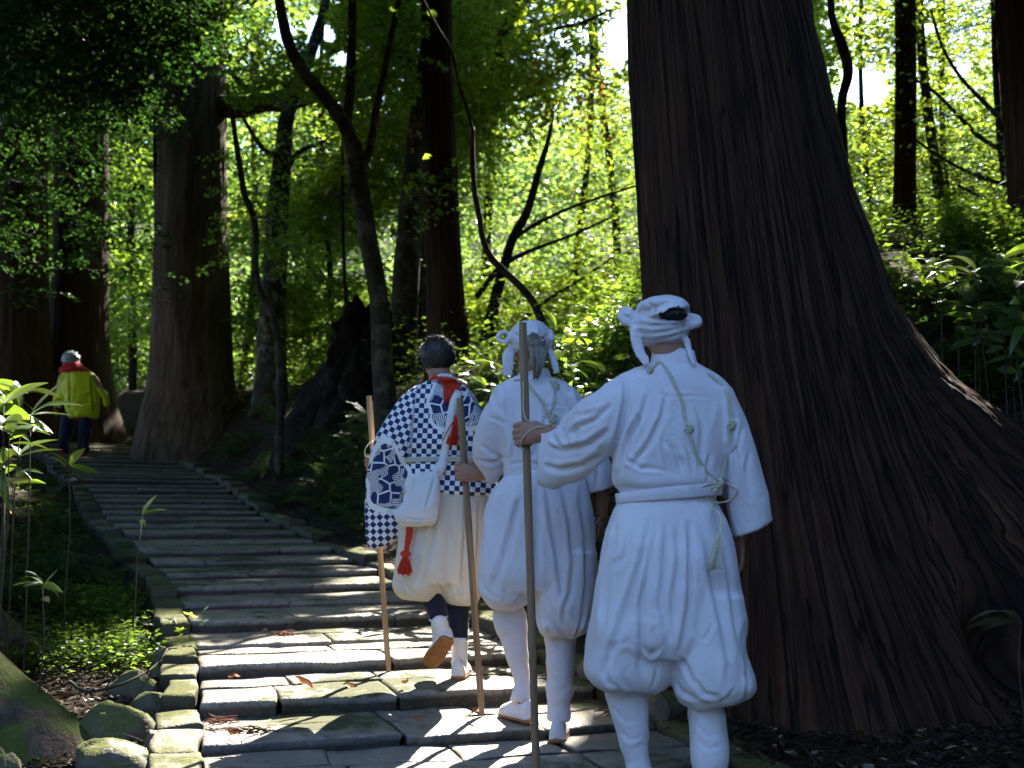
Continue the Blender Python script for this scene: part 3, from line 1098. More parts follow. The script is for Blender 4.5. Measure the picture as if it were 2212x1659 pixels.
deciduous('sapling', 'thin winding sapling trunk in front of the dark undergrowth beside the broad cedar', [
    [(606, 880, 12.5, 17), (604, 780, 12.5, 16), (596, 710, 12.5, 15), (584, 670, 12.5, 15), (562, 630, 12.5, 14), (552, 580, 12.5, 14), (552, 500, 12.5, 14), (545, 460, 12.5, 14), (530, 425, 12.5, 14), (520, 370, 12.5, 13), (512, 320, 12.5, 12), (502, 250, 12.5, 10), (490, 180, 12.5, 8)],
    [(545, 470, 12.5, 7), (575, 470, 12.2, 6), (590, 478, 12.0, 4)],
], M['bark_grey'], 43, 16, 0.005)
deciduous('beech', 'pale grey tree trunk leaning close behind the slender straight cedar', [
    [(866, 880, 14, 66), (870, 720, 14, 60), (880, 560, 14, 56), (892, 400, 14, 50), (905, 260, 14, 44), (925, 120, 14, 40), (940, -60, 14, 36)],
], M['bark_grey'], 47, 26)
deciduous('beech_far', 'second pale trunk half hidden behind the slender straight cedar', [
    [(905, 880, 17, 56), (908, 650, 17, 44), (898, 450, 17, 34), (884, 300, 17, 30), (887, 150, 17, 28), (884, -40, 17, 26)],
], M['bark_grey'], 53, 22)
deciduous('sweeping', 'large tree with a thick dark limb sweeping up over the path', [
    [(880, 880, 18.5, 62), (930, 560, 18.2, 60), (965, 380, 18, 52), (985, 260, 18, 48), (992, 180, 18, 44), (995, 90, 18, 40), (1000, -60, 18, 34)],
    [(965, 330, 18, 44), (1000, 260, 17, 44), (1035, 205, 16.5, 42), (1062, 165, 16.3, 38), (1078, 110, 16.2, 34), (1095, 60, 16.1, 30), (1125, -10, 16, 26)],
    [(1066, 160, 16.3, 14), (1085, 140, 15.8, 12), (1120, 110, 15.4, 10), (1160, 80, 15, 9), (1200, 62, 14.6, 8), (1255, 50, 14.4, 7), (1320, 20, 14.2, 5)],
    [(1000, 270, 17, 16), (1060, 235, 16, 13), (1110, 215, 15.6, 10), (1180, 200, 15.2, 7)],
    [(1095, 55, 16, 10), (1140, 45, 15.6, 9), (1180, 62, 15.2, 7), (1250, 55, 15, 5), (1330, 40, 14.8, 3)],
], M['bark_dark'], 59, 26)
deciduous('climbing_stem', 'thin bare stem bending over the bank just right of the slender straight cedar', [
    [(1182, 760, 9.5, 20), (1172, 700, 9.5, 19), (1150, 650, 9.5, 17), (1118, 612, 9.5, 16), (1085, 582, 9.5, 15), (1060, 555, 9.5, 14), (1043, 515, 9.5, 13), (1036, 470, 9.5, 13), (1026, 420, 9.5, 12), (1021, 350, 9.5, 11), (1021, 275, 9.5, 9)],
    [(1021, 280, 9.5, 7), (1010, 240, 9.5, 7), (990, 180, 9.5, 6), (975, 110, 9.5, 6), (940, 50, 9.5, 5), (905, -20, 9.5, 4)],
], M['bark_dark'], 61, 14, 0.004)
deciduous('curved_far', 'curving small tree deep in the bright thicket', [
    [(1035, 800, 15, 30), (1060, 690, 15, 27), (1085, 590, 15, 23), (1110, 510, 15, 21), (1135, 465, 15, 19), (1150, 420, 15, 17), (1165, 365, 15, 15), (1185, 300, 15, 11), (1195, 240, 15, 8)],
    [(1110, 515, 15, 10), (1165, 480, 14.6, 9), (1230, 450, 14.3, 7), (1300, 425, 14, 6), (1380, 400, 14, 5)],
    [(1030, 640, 15, 13), (1090, 570, 14.5, 12), (1150, 540, 14.2, 9), (1230, 510, 14, 7), (1320, 470, 13.8, 5)],
    [(1120, 700, 14, 10), (1180, 650, 13.5, 8), (1260, 600, 13, 6), (1340, 545, 12.8, 4)],
], M['bark_dark'], 67, 16, 0.005)
deciduous('slanting', 'slender slanting trunk close beside the clear straight cedar on the bank', [
    [(2050, 600, 13, 34), (2040, 480, 13, 26), (2020, 350, 13, 24), (2003, 230, 13, 22), (1992, 120, 13, 20), (1984, -40, 13, 17)],
    [(2040, 470, 13, 8), (2090, 500, 12.5, 6), (2150, 530, 12, 4)],
], M['bark_dark'], 71, 16, 0.005)
deciduous('sinuous', 'bent dark trunk showing against the bright sky beside the giant cedar', [
    [(1828, 640, 10.5, 24), (1826, 480, 10.5, 22), (1822, 330, 10.5, 20), (1820, 210, 10.5, 20), (1832, 160, 10.5, 22), (1818, 95, 10.5, 22), (1800, 50, 10.5, 18), (1792, -40, 10.5, 15)],
], M['bark_dark'], 73, 16, 0.006)
deciduous('right_back', 'bare branched trunk behind the dark cedar at the edge of the view', [
    [(2210, 640, 12, 40), (2195, 480, 12, 34), (2172, 330, 12, 30), (2160, 200, 12, 26), (2150, -40, 12, 22)],
    [(2172, 330, 12, 12), (2110, 290, 11.6, 10), (2060, 240, 11.4, 8), (2020, 200, 11.2, 7), (1975, 170, 11, 6)],
    [(2165, 260, 12, 12), (2120, 215, 11.6, 10), (2070, 160, 11.3, 8), (2035, 100, 11.1, 7), (2010, 20, 11, 6)],
    [(2180, 400, 12, 10), (2110, 380, 11.5, 8), (2040, 345, 11.2, 6), (1975, 300, 11, 5)],
    [(2190, 450, 12, 9), (2130, 430, 11.5, 7), (2070, 400, 11.2, 6)],
], M['bark_dark'], 79, 18, 0.006)
# slim background stems deep in the thicket
_r = np.random.default_rng(77)
for i, (u, y, w, ln, lab) in enumerate([
        (300, 17, 13, 20, 'slim dark stem in the gap beside the broad cedar with the broken limb'), (700, 19, 14, -15, 'thin stem leaning toward the gnarled old tree from the shaded thicket'),
        (732, 15, 8, 25, 'thinnest dark stem close behind the forked tree'), (668, 22, 12, 6, 'thin upright stem between the gnarled old tree and the forked tree'),
        (1065, 21, 22, -20, 'leaning stem in the bright thicket just beyond the slender straight cedar'), (1250, 20, 16, 35, 'slim stem slanting through the bright thicket above the ponytailed man'),
        (520, 21, 16, 12, 'slim stem beside the broad cedar, behind the winding sapling'), (1330, 23, 18, -30, 'leaning stem in the bright thicket nearest the giant cedar'),
        (270, 24, 18, 4, 'faint far stem deep in the dark gap behind the walker'), (1900, 17, 12, 22, 'slim stem between the bent dark trunk and the straight cedar on the bank'),
        (2090, 18, 14, -18, 'slim leaning stem behind the bare branches above the bank')]):
    b = ground_pt(u, y)
    P = np.array([b + np.array([ln / FPX * y * t + 0.12 * math.sin(t * 5 + i), 0, t * 7.5 - 0.1]) for t in np.linspace(0, 1, 26)])
    rr = 0.5 * w * y / FPX * np.linspace(1.1, 0.6, 26)
    root = tree_root('broadleaf_tree', lab, b, 'tree', 'slim stems in the thicket')
    V, F = bark_trunk(P, rr, 14, 0.004, i + 90, 2.5, 1.5)
    child(root, 'trunk', V, F, [M['bark_dark']])

# --- rotten stump
def stump():
    base = ground_hit([752], [886], 6)[0]
    k_ = base[1] / 10.6
    root = tree_root('rotten_stump', 'black rotting tree stump with a broken jagged top at the foot of the forked tree', base, 'tree stump')
    nt, nz = 90, 70
    th = np.linspace(0, 2 * np.pi, nt, endpoint=False)
    zz = np.linspace(-1.1, 1, nz)
    T, Z = np.meshgrid(th, zz)
    hgt = 1.05
    q = np.stack([np.cos(T) * 1.6, np.sin(T) * 1.6, Z * 1.5], -1)
    rad = np.interp(Z, [-1.1, -0.35, 0, 0.2, 0.5, 0.8, 1.0], [0.62, 0.58, 0.50, 0.42, 0.33, 0.26, 0.20]) * (1 + 0.6 * fbm(q + 3, 4)) + 0.05 * fbm(q * 5, 2)
    tip = 0.16 * vnoise(np.stack([np.cos(T) * 3, np.sin(T) * 3, 0 * T], -1)) * np.clip(Z, 0, 1) ** 3
    V = np.stack([rad * np.cos(T) + 0.16 * np.clip(Z, 0, 1), rad * np.sin(T), (Z + tip) * hgt], -1) * k_
    VV, FF = loft(V, True)
    put('trunk', mesh_from('trunk', VV, FF, [M['stump']]), root)
    mb = MB()
    for i in range(16):
        a = _r.uniform(0, 6.28)
        c = np.array([0.6 * math.cos(a), 0.6 * math.sin(a), _r.uniform(-0.15, 0.35)])
        V1, F1 = sphere(c, np.array([0.17, 0.15, 0.16]) * _r.uniform(0.6, 1.4), 16, 10)
        V1 = V1 + 0.07 * fbm(V1 * 7 + i, 3)[:, None] * (V1 - c) / 0.15
        mb.add(V1, F1)
    put('burl', mb.mesh('burl', [M['stump']]), root, kind='stuff')
    for (u0, v0, u1, v1) in [(845, 845, 935, 790), (850, 815, 925, 830), (850, 880, 960, 862), (835, 770, 925, 805)]:
        P = spline([W(u0, v0, base[1]), W((u0 + u1) / 2, (v0 + v1) / 2 - 6, base[1] - .1), W(u1, v1, base[1] + .1)], 12)
        V1, F1 = tube(P, np.linspace(0.02, 0.008, 12), 7)
        child(root, 'dead_branch', V1, F1, [M['stump']])
    return root


stump()

# --- root flare of the tree standing just outside the view on the near side
def near_roots():
    b = np.array([-3.45, 5.0, float(ground_z(np.array([-3.1]), np.array([4.9]))[0]) - 0.1])
    root = tree_root('mossy_tree_base', 'flared mossy tree base with two big roots beside the lower stairs', b, 'tree')
    th = np.linspace(0, 2 * np.pi, 160, endpoint=False)
    z = np.concatenate([np.linspace(-0.3, 1.6, 90), np.linspace(1.65, 9, 30)])
    T, Z = np.meshgrid(th, z)
    fl = 0
    for a, p, k in ((-20, 22, 1.30), (-62, 22, 1.15), (-100, 12, 0.6), (28, 16, 0.8), (70, 10, 0.5), (130, 8, 0.5), (-150, 8, 0.5)):
        fl = fl + k * np.clip(np.cos(T - R(a)), 0, 1) ** p * np.interp(Z, [-0.3, 0, 0.3, 0.7, 1.1, 1.6], [1.25, 0.86, 0.52, 0.26, 0.10, 0.0])
    q = np.stack([np.cos(T) * 7, np.sin(T) * 7, Z * 1.0], -1)
    n1 = vnoise(q + 3)
    rr = 0.42 - 0.012 * Z + fl * (1 + 0.15 * fbm(q * .5, 2)) - 0.03 * np.exp(-(n1 / 0.1) ** 2) + 0.035 * fbm(q * 2, 3) + 0.09 * fbm(q * .3, 2)
    V = np.stack([rr * np.cos(T), rr * np.sin(T), Z], -1)
    VV, FF = loft(V, True)
    put('trunk', mesh_from('trunk', VV, FF, [M['root']]), root)


near_roots()
# ------------------------------------------------------------------ which places the sun reaches
# the sunny patch on the lower stairs, as a world polygon on the stair plane
def on_plane(u, v):
    lo, hi = 1.0, 60.0
    for _ in range(50):
        m = 0.5 * (lo + hi)
        if W(u, v, m)[2] > plane(m): lo = m
        else: hi = m
    return W(u, v, 0.5 * (lo + hi))[:2]


def lo_plane(u, v):
    # plane is met where the ray's height drops under it
    ys = np.linspace(1.5, 40, 800)
    P = WA(np.full(800, u), np.full(800, v), ys)
    d = P[:, 2] - plane(ys)
    k = np.where(d < 0)[0]
    return P[k[0] if len(k) else -1, :2]


SUNNY = [np.array([lo_plane(u, v) for u, v in poly]) for poly in (
    [(330, 1700), (350, 1480), (480, 1415), (560, 1385), (640, 1345), (860, 1318), (1040, 1322), (1075, 1400), (1120, 1500), (1200, 1600), (1100, 1720), (700, 1760)],
    [(640, 1275), (760, 1235), (860, 1210), (880, 1235), (760, 1275)],
    [(250, 1365), (390, 1330), (415, 1385), (310, 1412)],
    [(1180, 1520), (1330, 1490), (1340, 1560), (1220, 1600)],
    [(185, 955), (240, 950), (245, 972), (190, 978)],
    [(560, 1105), (640, 1095), (660, 1112), (580, 1120)],
    [(700, 1195), (830, 1175), (850, 1195), (720, 1212)],
    [(70, 1690), (120, 1560), (230, 1440), (430, 1430), (430, 1690)],
)]


def inside(poly, P):
    x, y = P[:, 0], P[:, 1]
    c = np.zeros(len(P), bool)
    n = len(poly)
    for i in range(n):
        x0, y0 = poly[i]
        x1, y1 = poly[(i + 1) % n]
        m = ((y0 > y) != (y1 > y)) & (x < (x1 - x0) * (y - y0) / (y1 - y0 + 1e-12) + x0)
        c ^= m
    return c


# volumes meant to be sunlit: (u0, u1, v0, v1, Y0, Y1, chance that a shading leaf is dropped)
LITVOL = [(600, 1400, -240, 640, 12, 34, 0.985), (480, 760, -200, 480, 14, 30, 0.85), (1850, 2260, -200, 640, 9.5, 30, 0.97), (1890, 2300, 420, 740, 6.0, 9.5, 1.0),
          (980, 1360, 670, 880, 6.2, 8.8, 1.0), (-260, 300, 690, 1080, 4.0, 5.8, 1.0), (500, 670, 670, 850, 11.5, 15, 0.95), (860, 1010, 690, 1000, 4.9, 5.6, 1.0),
          (230, 420, 980, 1240, 5.3, 6.5, 1.0), (200, 290, 905, 960, 15.5, 18, 0.97), (1240, 1340, 940, 1180, 4.3, 4.8, 1.0), (1800, 1960, 100, 620, 9, 30, 0.8)]


def sun_keep(P, r, vol=True, grow=0.05):
    """Drops leaves that would shade the patches and volumes chosen to be sunlit."""
    t = (P[:, 2] - plane(P[:, 1])) / (SUN[2] - TILT * SUN[1])
    G = P[:, :2] - SUN[:2] * t[:, None]
    wob = 0.10 * fbm(np.concatenate([G * 2.2, np.zeros((len(G), 1))], -1), 3)[:, None]
    keep = np.ones(len(P), bool)
    for poly in SUNNY:
        for ox, oy in ((0, 0), (grow, 0), (-grow, 0), (0, grow), (0, -grow)):
            keep &= ~inside(poly, G + wob + np.array([ox, oy]))
    dap = fbm(np.concatenate([G * 1.1, np.zeros((len(G), 1))], -1) + 40, 3)
    near = (G[:, 0] > -5) & (G[:, 0] < 1.2)
    keep &= ~((dap > 0.45) & (G[:, 1] < 12) & (G[:, 1] > 0) & ~near)
    if vol:
        hit = np.zeros(len(P))
        hit_near = np.zeros(len(P))
        for d in np.arange(0.6, 48, 0.7):
            u, v, y = PX(P - SUN * d)
            for a, b, c, e, f, g, pr in LITVOL:
                m = (u > a) & (u < b) & (v > c) & (v < e) & (y > f) & (y < g)
                if f <= 9.5 or (y.size and e < 1000 and f <= 18 and b < 400):
                    hit_near = np.maximum(hit_near, np.where(m, pr, 0))
                else:
                    hit = np.maximum(hit, np.where(m, pr, 0))
        dl, dr = poly_dist(G, L_LINE), -poly_dist(G, R_LINE)
        lit = np.zeros(len(P), bool)
        for poly in SUNNY:
            lit |= inside(poly, G + wob)
        must = (((dl < 0.4) & (dr < 0.2)) | ((dl < 3.0) & (dl > 0) & (G[:, 1] < 9.5))) & (G[:, 1] > 4.0) & (G[:, 1] < 21) & ~lit
        hit = np.maximum(np.where(must, hit * 0.12, hit), hit_near)
        keep &= r.random(len(P)) >= hit * float(vol)
    return keep


# ------------------------------------------------------------------ leaves
def rhombs(P, D, Nn, L, Wd, tint):
    """Pointed folded leaves: base P, direction D, normal Nn, length L, width Wd."""
    S = np.cross(D, Nn)
    S /= np.linalg.norm(S, axis=1)[:, None] + 1e-9
    L = L[:, None]
    Wd = Wd[:, None]
    V = np.stack([P, P + D * L * 0.42 + S * Wd * 0.5 + Nn * Wd * 0.12, P + D * L, P + D * L * 0.42 - S * Wd * 0.5 + Nn * Wd * 0.12], 1)
    n = len(P)
    b = np.arange(n)[:, None] * 4
    T = np.concatenate([b + np.array([[0, 1, 2]]), b + np.array([[0, 2, 3]])])
    return V.reshape(-1, 3), T, np.repeat(tint, 4)


_star_a = np.radians([0, 28, 52, 80, 108, 150, 210, 252, 280, 308, 332])
_star_r = np.array([1.0, 0.42, 0.86, 0.40, 0.62, 0.30, 0.30, 0.62, 0.40, 0.86, 0.42])


def stars(P, D, Nn, L, tint):
    """Five lobed maple leaves."""
    S = np.cross(D, Nn)
    S /= np.linalg.norm(S, axis=1)[:, None] + 1e-9
    n = len(P)
    c = (P + D * L[:, None] * 0.35)
    ring = c[:, None] + (np.cos(_star_a) * _star_r)[None, :, None] * D[:, None] * L[:, None, None] * 0.62 + (np.sin(_star_a) * _star_r)[None, :, None] * S[:, None] * L[:, None, None] * 0.62 - (np.abs(np.sin(_star_a)) * 0.12)[None, :, None] * Nn[:, None] * L[:, None, None]
    V = np.concatenate([c[:, None], ring], 1)
    k = len(_star_a)
    b = np.arange(n)[:, None] * (k + 1)
    T = np.concatenate([b + np.array([[0, 1 + i, 1 + (i + 1) % k]]) for i in range(k)])
    return V.reshape(-1, 3), T, np.repeat(tint, k + 1)


def unit(v):
    return v / (np.linalg.norm(v, axis=-1, keepdims=True) + 1e-9)


def sprays(C, az, r, m, span, leaf, droop=0.25, tilt=0.45):
    """Fans of leaves on a branchlet. C (n,3) bases; az heading. Returns P, D, N per leaf."""
    n = len(C)
    t = r.random((n, m)) ** 0.8
    s = r.uniform(-1, 1, (n, m)) * (0.15 + 0.5 * t * (1.15 - t) * 2)
    sp = span if np.ndim(span) else np.full(n, span)
    d = np.stack([np.cos(az), np.sin(az), r.normal(0, 0.25, n)], -1)
    d = unit(d)
    roll = r.normal(0, tilt, n)
    side = unit(np.cross(d, np.array([0, 0, 1.0])))
    upv = np.cross(side, d)
    sd = side * np.cos(roll)[:, None] + upv * np.sin(roll)[:, None]
    up = np.cross(sd, d)
    P = C[:, None] + sp[:, None, None] * (t[..., None] * d[:, None] + s[..., None] * sd[:, None] - (droop * (t**2 + 0.6 * s**2))[..., None] * np.array([0, 0, 1.0]))
    P = P + r.normal(0, 0.035, P.shape) * sp[:, None, None]
    D = unit(d[:, None] + sd[:, None] * (np.sign(s) * r.uniform(0.3, 1.2, s.shape))[..., None] + r.normal(0, 0.25, P.shape) - np.array([0, 0, 0.25]))
    N = unit(up[:, None] + r.normal(0, 0.45, P.shape))
    N = unit(N - D * (N * D).sum(-1, keepdims=True))
    return P.reshape(-1, 3), D.reshape(-1, 3), N.reshape(-1, 3)


SKYHOLES = [(1352, 95, 38, 50), (1865, 190, 62, 52), (690, 75, 34, 40), (742, 130, 22, 22), (610, 60, 22, 30), (2010, 60, 24, 16), (2075, 150, 20, 16)]


def sky_open(P):
    u, v, y = PX(P)
    m = np.zeros(len(P), bool)
    for a, b, c, d in SKYHOLES:
        m |= ((u - a) / c) ** 2 + ((v - b) / d) ** 2 < 1 + 0.8 * vnoise(np.stack([u / 16, v / 16, 0 * u], -1))
    return m


def crown(key, mat, box, n, m, span, leaf, seed, star=False, thin=0.0, droop=0.25, warm=0.0, name='crown', wid=0.62, holes=True, dens=None, sun=0.86, tilt=0.45, clump=0.9):
    """Leaf sprays filling a picture-and-depth box, thinned in clumps; a part of tree key (or returned)."""
    r = np.random.default_rng(seed)
    u0, u1, v0, v1, y0, y1 = box
    k = int(n * 2.2)
    y = r.uniform(y0, y1, k)
    C = WA(r.uniform(u0, u1, k), r.uniform(v0, v1, k), y)
    d = fbm(C * clump * np.array([0.8, 0.8, 1.3]) + seed, 3)
    C = C[np.argsort(-(d + r.normal(0, 0.16, k)))[:n]]
    if dens is not None:
        C = C[dens(C, r)]
    n = len(C)
    az = r.uniform(0, 2 * np.pi, n)
    P, D, N = sprays(C, az, r, m, span * r.uniform(0.7, 1.3, n), leaf, droop, tilt)
    keep = r.random(len(P)) > thin
    if holes: keep &= ~sky_open(P)
    keep &= sun_keep(P, r, sun)
    tt = np.repeat(np.clip(r.normal(0.5, 0.2, n), 0, 0.92), m)
    tt = np.clip(tt + r.normal(0, 0.12, len(tt)), 0, 0.93)
    tt = np.where(r.random(len(tt)) < warm, 1.0, tt)
    if keep.sum() < 3 and key is not None:
        return
    P, D, N, tt = P[keep], D[keep], N[keep], tt[keep]
    L = leaf * r.uniform(0.65, 1.25, len(P))
    V, F, T = stars(P, D, N, L, tt) if star else rhombs(P, D, N, L, L * wid, tt)
    # the branchlets that carry the sprays
    if key is None:
        return V, F, T
    child(TREES[key], name, V, F, [mat], False, T, kind='stuff')
    dd = np.stack([np.cos(az), np.sin(az), np.full(n, -0.12)], -1)
    sp = span
    mb = MB()
    A, Bq = C - dd * sp * 0.9 + np.array([0, 0, 0.02]), C + dd * sp * 0.9 - np.array([0, 0, droop * sp * .5])
    keep = sun_keep(C, r, False)
    if holes: keep &= ~sky_open(C)
    A, Bq = A[keep], Bq[keep]
    if not len(A):
        return
    wv = 0.0035 * np.ones((len(A), 1))
    sx = np.array([[0, 0, 1.0]]) * wv * 1.3
    sy = unit(np.cross(Bq - A, [0, 0, 1.0])) * wv
    V = np.stack([A + sx, A - sx * .5 + sy, A - sx * .5 - sy, Bq], 1).reshape(-1, 3)
    b = np.arange(len(A))[:, None] * 4
    T3 = np.concatenate([b + np.array([[0, 1, 3]]), b + np.array([[1, 2, 3]]), b + np.array([[2, 0, 3]])])
    child(TREES[key], 'twigs', V, T3, [M['twig']], False, kind='stuff')


# bright centre
crown('sweeping', M['leaf_bright'], (900, 1430, -80, 330, 17.3, 23), 850, 42, 0.6, 0.105, 101, warm=0.05)
crown('curved_far', M['leaf_bright'], (1000, 1430, 150, 720, 14.6, 19), 1050, 40, 0.52, 0.085, 102, warm=0.03)
crown('beech', M['leaf_bright'], (720, 1060, -80, 420, 14.2, 19), 950, 40, 0.52, 0.088, 103, warm=0.03)
crown('beech_far', M['leaf_mid'], (680, 1100, 250, 800, 16, 21), 900, 36, 0.5, 0.09, 104)
crown('forked', M['leaf_mid'], (520, 900, -100, 210, 11.4, 14), 250, 26, 0.42, 0.08, 105, star=True, warm=0.02)
crown('old_left', M['leaf_mid'], (535, 790, -60, 820, 17.4, 21), 1150, 38, 0.5, 0.09, 106)
crown('sapling', M['leaf_mid'], (480, 660, 300, 700, 12.6, 14), 120, 16, 0.4, 0.07, 107, star=True)
# left: dark layers before the cedars
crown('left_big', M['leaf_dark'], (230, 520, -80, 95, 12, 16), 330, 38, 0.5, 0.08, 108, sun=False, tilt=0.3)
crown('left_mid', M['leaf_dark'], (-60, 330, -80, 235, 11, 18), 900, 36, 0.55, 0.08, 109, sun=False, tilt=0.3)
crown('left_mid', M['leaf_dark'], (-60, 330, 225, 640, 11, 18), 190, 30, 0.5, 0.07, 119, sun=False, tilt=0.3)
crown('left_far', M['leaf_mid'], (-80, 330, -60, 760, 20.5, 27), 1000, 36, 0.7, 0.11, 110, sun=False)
# right
crown('sinuous', M['leaf_bright'], (1790, 2000, -80, 420, 10.8, 15), 380, 38, 0.45, 0.08, 111)
crown('slanting', M['leaf_bright'], (1830, 2260, -40, 640, 13.2, 20), 1350, 40, 0.52, 0.092, 112, warm=0.04)
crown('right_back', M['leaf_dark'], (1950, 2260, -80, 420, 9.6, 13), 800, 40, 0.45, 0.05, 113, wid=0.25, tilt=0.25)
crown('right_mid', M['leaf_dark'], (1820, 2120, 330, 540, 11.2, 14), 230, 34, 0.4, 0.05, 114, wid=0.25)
crown('sweeping', M['leaf_bright'], (1080, 1430, -90, 240, 13.5, 16.5), 240, 40, 0.5, 0.09, 120, warm=0.05)
crown('slanting', M['leaf_bright'], (1790, 2080, -90, 130, 12, 15), 260, 40, 0.5, 0.09, 121)
crown('beech', M['leaf_bright'], (560, 900, -90, 480, 16.8, 19), 520, 40, 0.52, 0.09, 122, warm=0.02)
# a russet bough
crown('curved_far', M['leaf_red'], (1210, 1400, 120, 280, 12, 13.5), 80, 20, 0.42, 0.07, 115, star=True, name='autumn_bough', warm=0.2, holes=False)
crown('beech', M['leaf_red'], (860, 905, 228, 300, 11.8, 12.6), 7, 14, 0.3, 0.07, 116, star=True, name='autumn_bough', warm=0.3)
# near sprigs against the slender cedar
crown('climbing_stem', M['leaf_bright'], (960, 1330, 215, 360, 8.9, 9.8), 70, 9, 0.30, 0.075, 117, wid=0.72, thin=0.1)
crown('middle', M['leaf_mid'], (860, 1000, 360, 470, 11.2, 11.8), 20, 14, 0.35, 0.07, 118, star=True)

# far wall of forest
_V, _F, _T = [], [], []
mb = MB()
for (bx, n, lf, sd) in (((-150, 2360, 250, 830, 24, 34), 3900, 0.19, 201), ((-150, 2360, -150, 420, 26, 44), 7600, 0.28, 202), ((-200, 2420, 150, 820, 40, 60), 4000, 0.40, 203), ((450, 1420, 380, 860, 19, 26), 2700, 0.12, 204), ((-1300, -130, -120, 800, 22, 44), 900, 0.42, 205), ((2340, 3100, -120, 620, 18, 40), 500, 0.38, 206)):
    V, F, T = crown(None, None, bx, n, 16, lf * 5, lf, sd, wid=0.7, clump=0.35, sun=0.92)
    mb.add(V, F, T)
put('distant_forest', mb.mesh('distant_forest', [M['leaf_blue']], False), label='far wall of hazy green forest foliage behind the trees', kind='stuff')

# leaf canopy added above the view to shade the path and shape sun patches
def canopy():
    r = np.random.default_rng(301)
    k = 27000
    y = 3.5 + 48 * r.random(k) ** 1.15
    x = r.uniform(-26, 36, k)
    low = np.maximum(CAM_Z + 0.50 * y + 0.6, 6.2)
    z = low + r.random(k) ** 1.3 * np.where(y < 14, 4.5, 7 + 0.10 * y)
    C = np.stack([x, y, z], -1)
    d = fbm(C * 0.28, 3)
    dark = np.zeros(k, bool)
    for t in np.arange(2, 30, 1.0):
        u, v, yy = PX(C - SUN * t)
        dark |= (u > -120) & (u < 250) & (v > -60) & (v < 780) & (yy > 10) & (yy < 27)
    C = C[(d > -0.28) | dark | ((y < 15) & (d > -0.5) & (np.abs(x) < 14))]
    y3 = r.uniform(5, 19, 1300)                          # extra unseen leaves added to darken the stairs
    C = np.concatenate([C, np.stack([r.uniform(-10, 3, 1300) - 0.25 * (y3 - 8), y3, CAM_Z + 0.5 * y3 + 0.9 + 2.0 * r.random(1300)], -1)])
    n = len(C)
    P, D, N = sprays(C, r.uniform(0, 6.28, n), r, 9, 1.3 * r.uniform(.7, 1.3, n), 0.2)
    keep = sun_keep(P, r, True, 0.22)
    u, v, yy = PX(P)
    keep &= (v < -170)
    P, D, N = P[keep], D[keep], N[keep]
    tt = np.clip(r.normal(0.5, 0.2, len(P)), 0, 0.93)
    L = 0.44 * r.uniform(.6, 1.3, len(P))
    V, F, T = rhombs(P, D, N, L, L * 0.7, tt)
    put('shade_canopy', mesh_from('shade_canopy', V, F, [M['leaf_dark']], False, T), label='high canopy of leaves closing over the path', kind='stuff')


def skylight_block():  # unseen leaf ring added to block low sky behind and beside the camera
    r = np.random.default_rng(305)
    k = 2500
    a = r.uniform(R(-8), R(188), k) + math.pi           # behind and beside the camera
    d = r.uniform(9, 24, k)
    x, y = d * np.cos(a), d * np.sin(a) - 1.0
    z = ground_z(x, y) + r.random(k) ** 0.8 * (2 + 0.5 * d)
    C = np.stack([x, y, z], -1)
    u, v, yy = PX(C)
    k2 = 1100                                            # closer unseen leaves added to darken the giant trunk and soil
    x2, y2 = r.uniform(4.5, 14, k2), r.uniform(-7, 7, k2)
    C = np.concatenate([C, np.stack([x2, y2, ground_z(x2, y2) + r.random(k2) * 9.5], -1)])
    u, v, yy = PX(C)
    C = C[~((yy > 0.5) & (u > -700) & (u < 2900))]
    P, D, N = sprays(C, r.uniform(0, 6.28, len(C)), r, 9, 1.4 * r.uniform(.7, 1.3, len(C)), 0.2)
    L = 0.6 * r.uniform(.6, 1.3, len(P))
    V, F, T = rhombs(P, D, N, L, L * 0.75, np.clip(r.normal(0.5, 0.2, len(P)), 0, 0.93))
    put('distant_forest', mesh_from('distant_forest', V, F, [M['conifer']], False, T), label='dark conifer forest enclosing the lower path', kind='stuff')


canopy()
skylight_block()
# ------------------------------------------------------------------ undergrowth
def blade(L, Wd, seed, droop=0.35, fold=0.18, n=9):
    """Lance shaped leaf lying along +X from the origin."""
    t = np.linspace(0, 1, n)
    w = Wd * 0.5 * np.clip(np.sin(np.pi * np.clip(t * 0.93 + 0.05, 0, 1)) ** 0.8, 0.03, 1) * np.interp(t, [0, .3, 1], [1, 1.1, .75])
    z = L * (0.10 * t - droop * t**2) + 0.004 * np.sin(t * 9 + seed)
    x = L * t * (1 - 0.12 * droop * t)
    mid = np.stack([x, 0.006 * np.sin(t * 3 + seed), z], -1)
    lf = mid + np.stack([0 * t, w, fold * w], -1)
    rt = mid + np.stack([0 * t, -w, fold * w], -1)
    V = np.stack([lf, mid, rt], 1).reshape(-1, 3)
    b = np.arange(n - 1)[:, None] * 3
    Q = np.concatenate([b + np.array([[0, 1, 4, 3]]), b + np.array([[1, 2, 5, 4]])])
    return V, Q


SASA = []
for i in range(8):
    V, Q = blade(1.0, 0.25 + 0.03 * (i % 3), i, (0.15, 0.4, 0.62, 0.3, 0.5, 0.2, 0.8, 0.35)[i], 0.25)
    tt = 0.45 + 0.25 * np.sin(i * 2.1) + 0 * V[:, 0]
    if i == 6:
        tt = np.clip(0.55 + 0.5 * (V[:, 0]), 0, 1.0)
    SASA.append(mesh_from('leaf', V, Q, [M['sasa']], True, tt))
STEM = mesh_from('stem', *tube(np.array([[0, 0, 0], [0.01, 0, .33], [-.005, 0.01, .66], [0, 0, 1.0]]), [.0045, .004, .0035, .002], 6), [mat_plain('bamboo_stem', (.035, .03, .014), .6, .3, 40)])


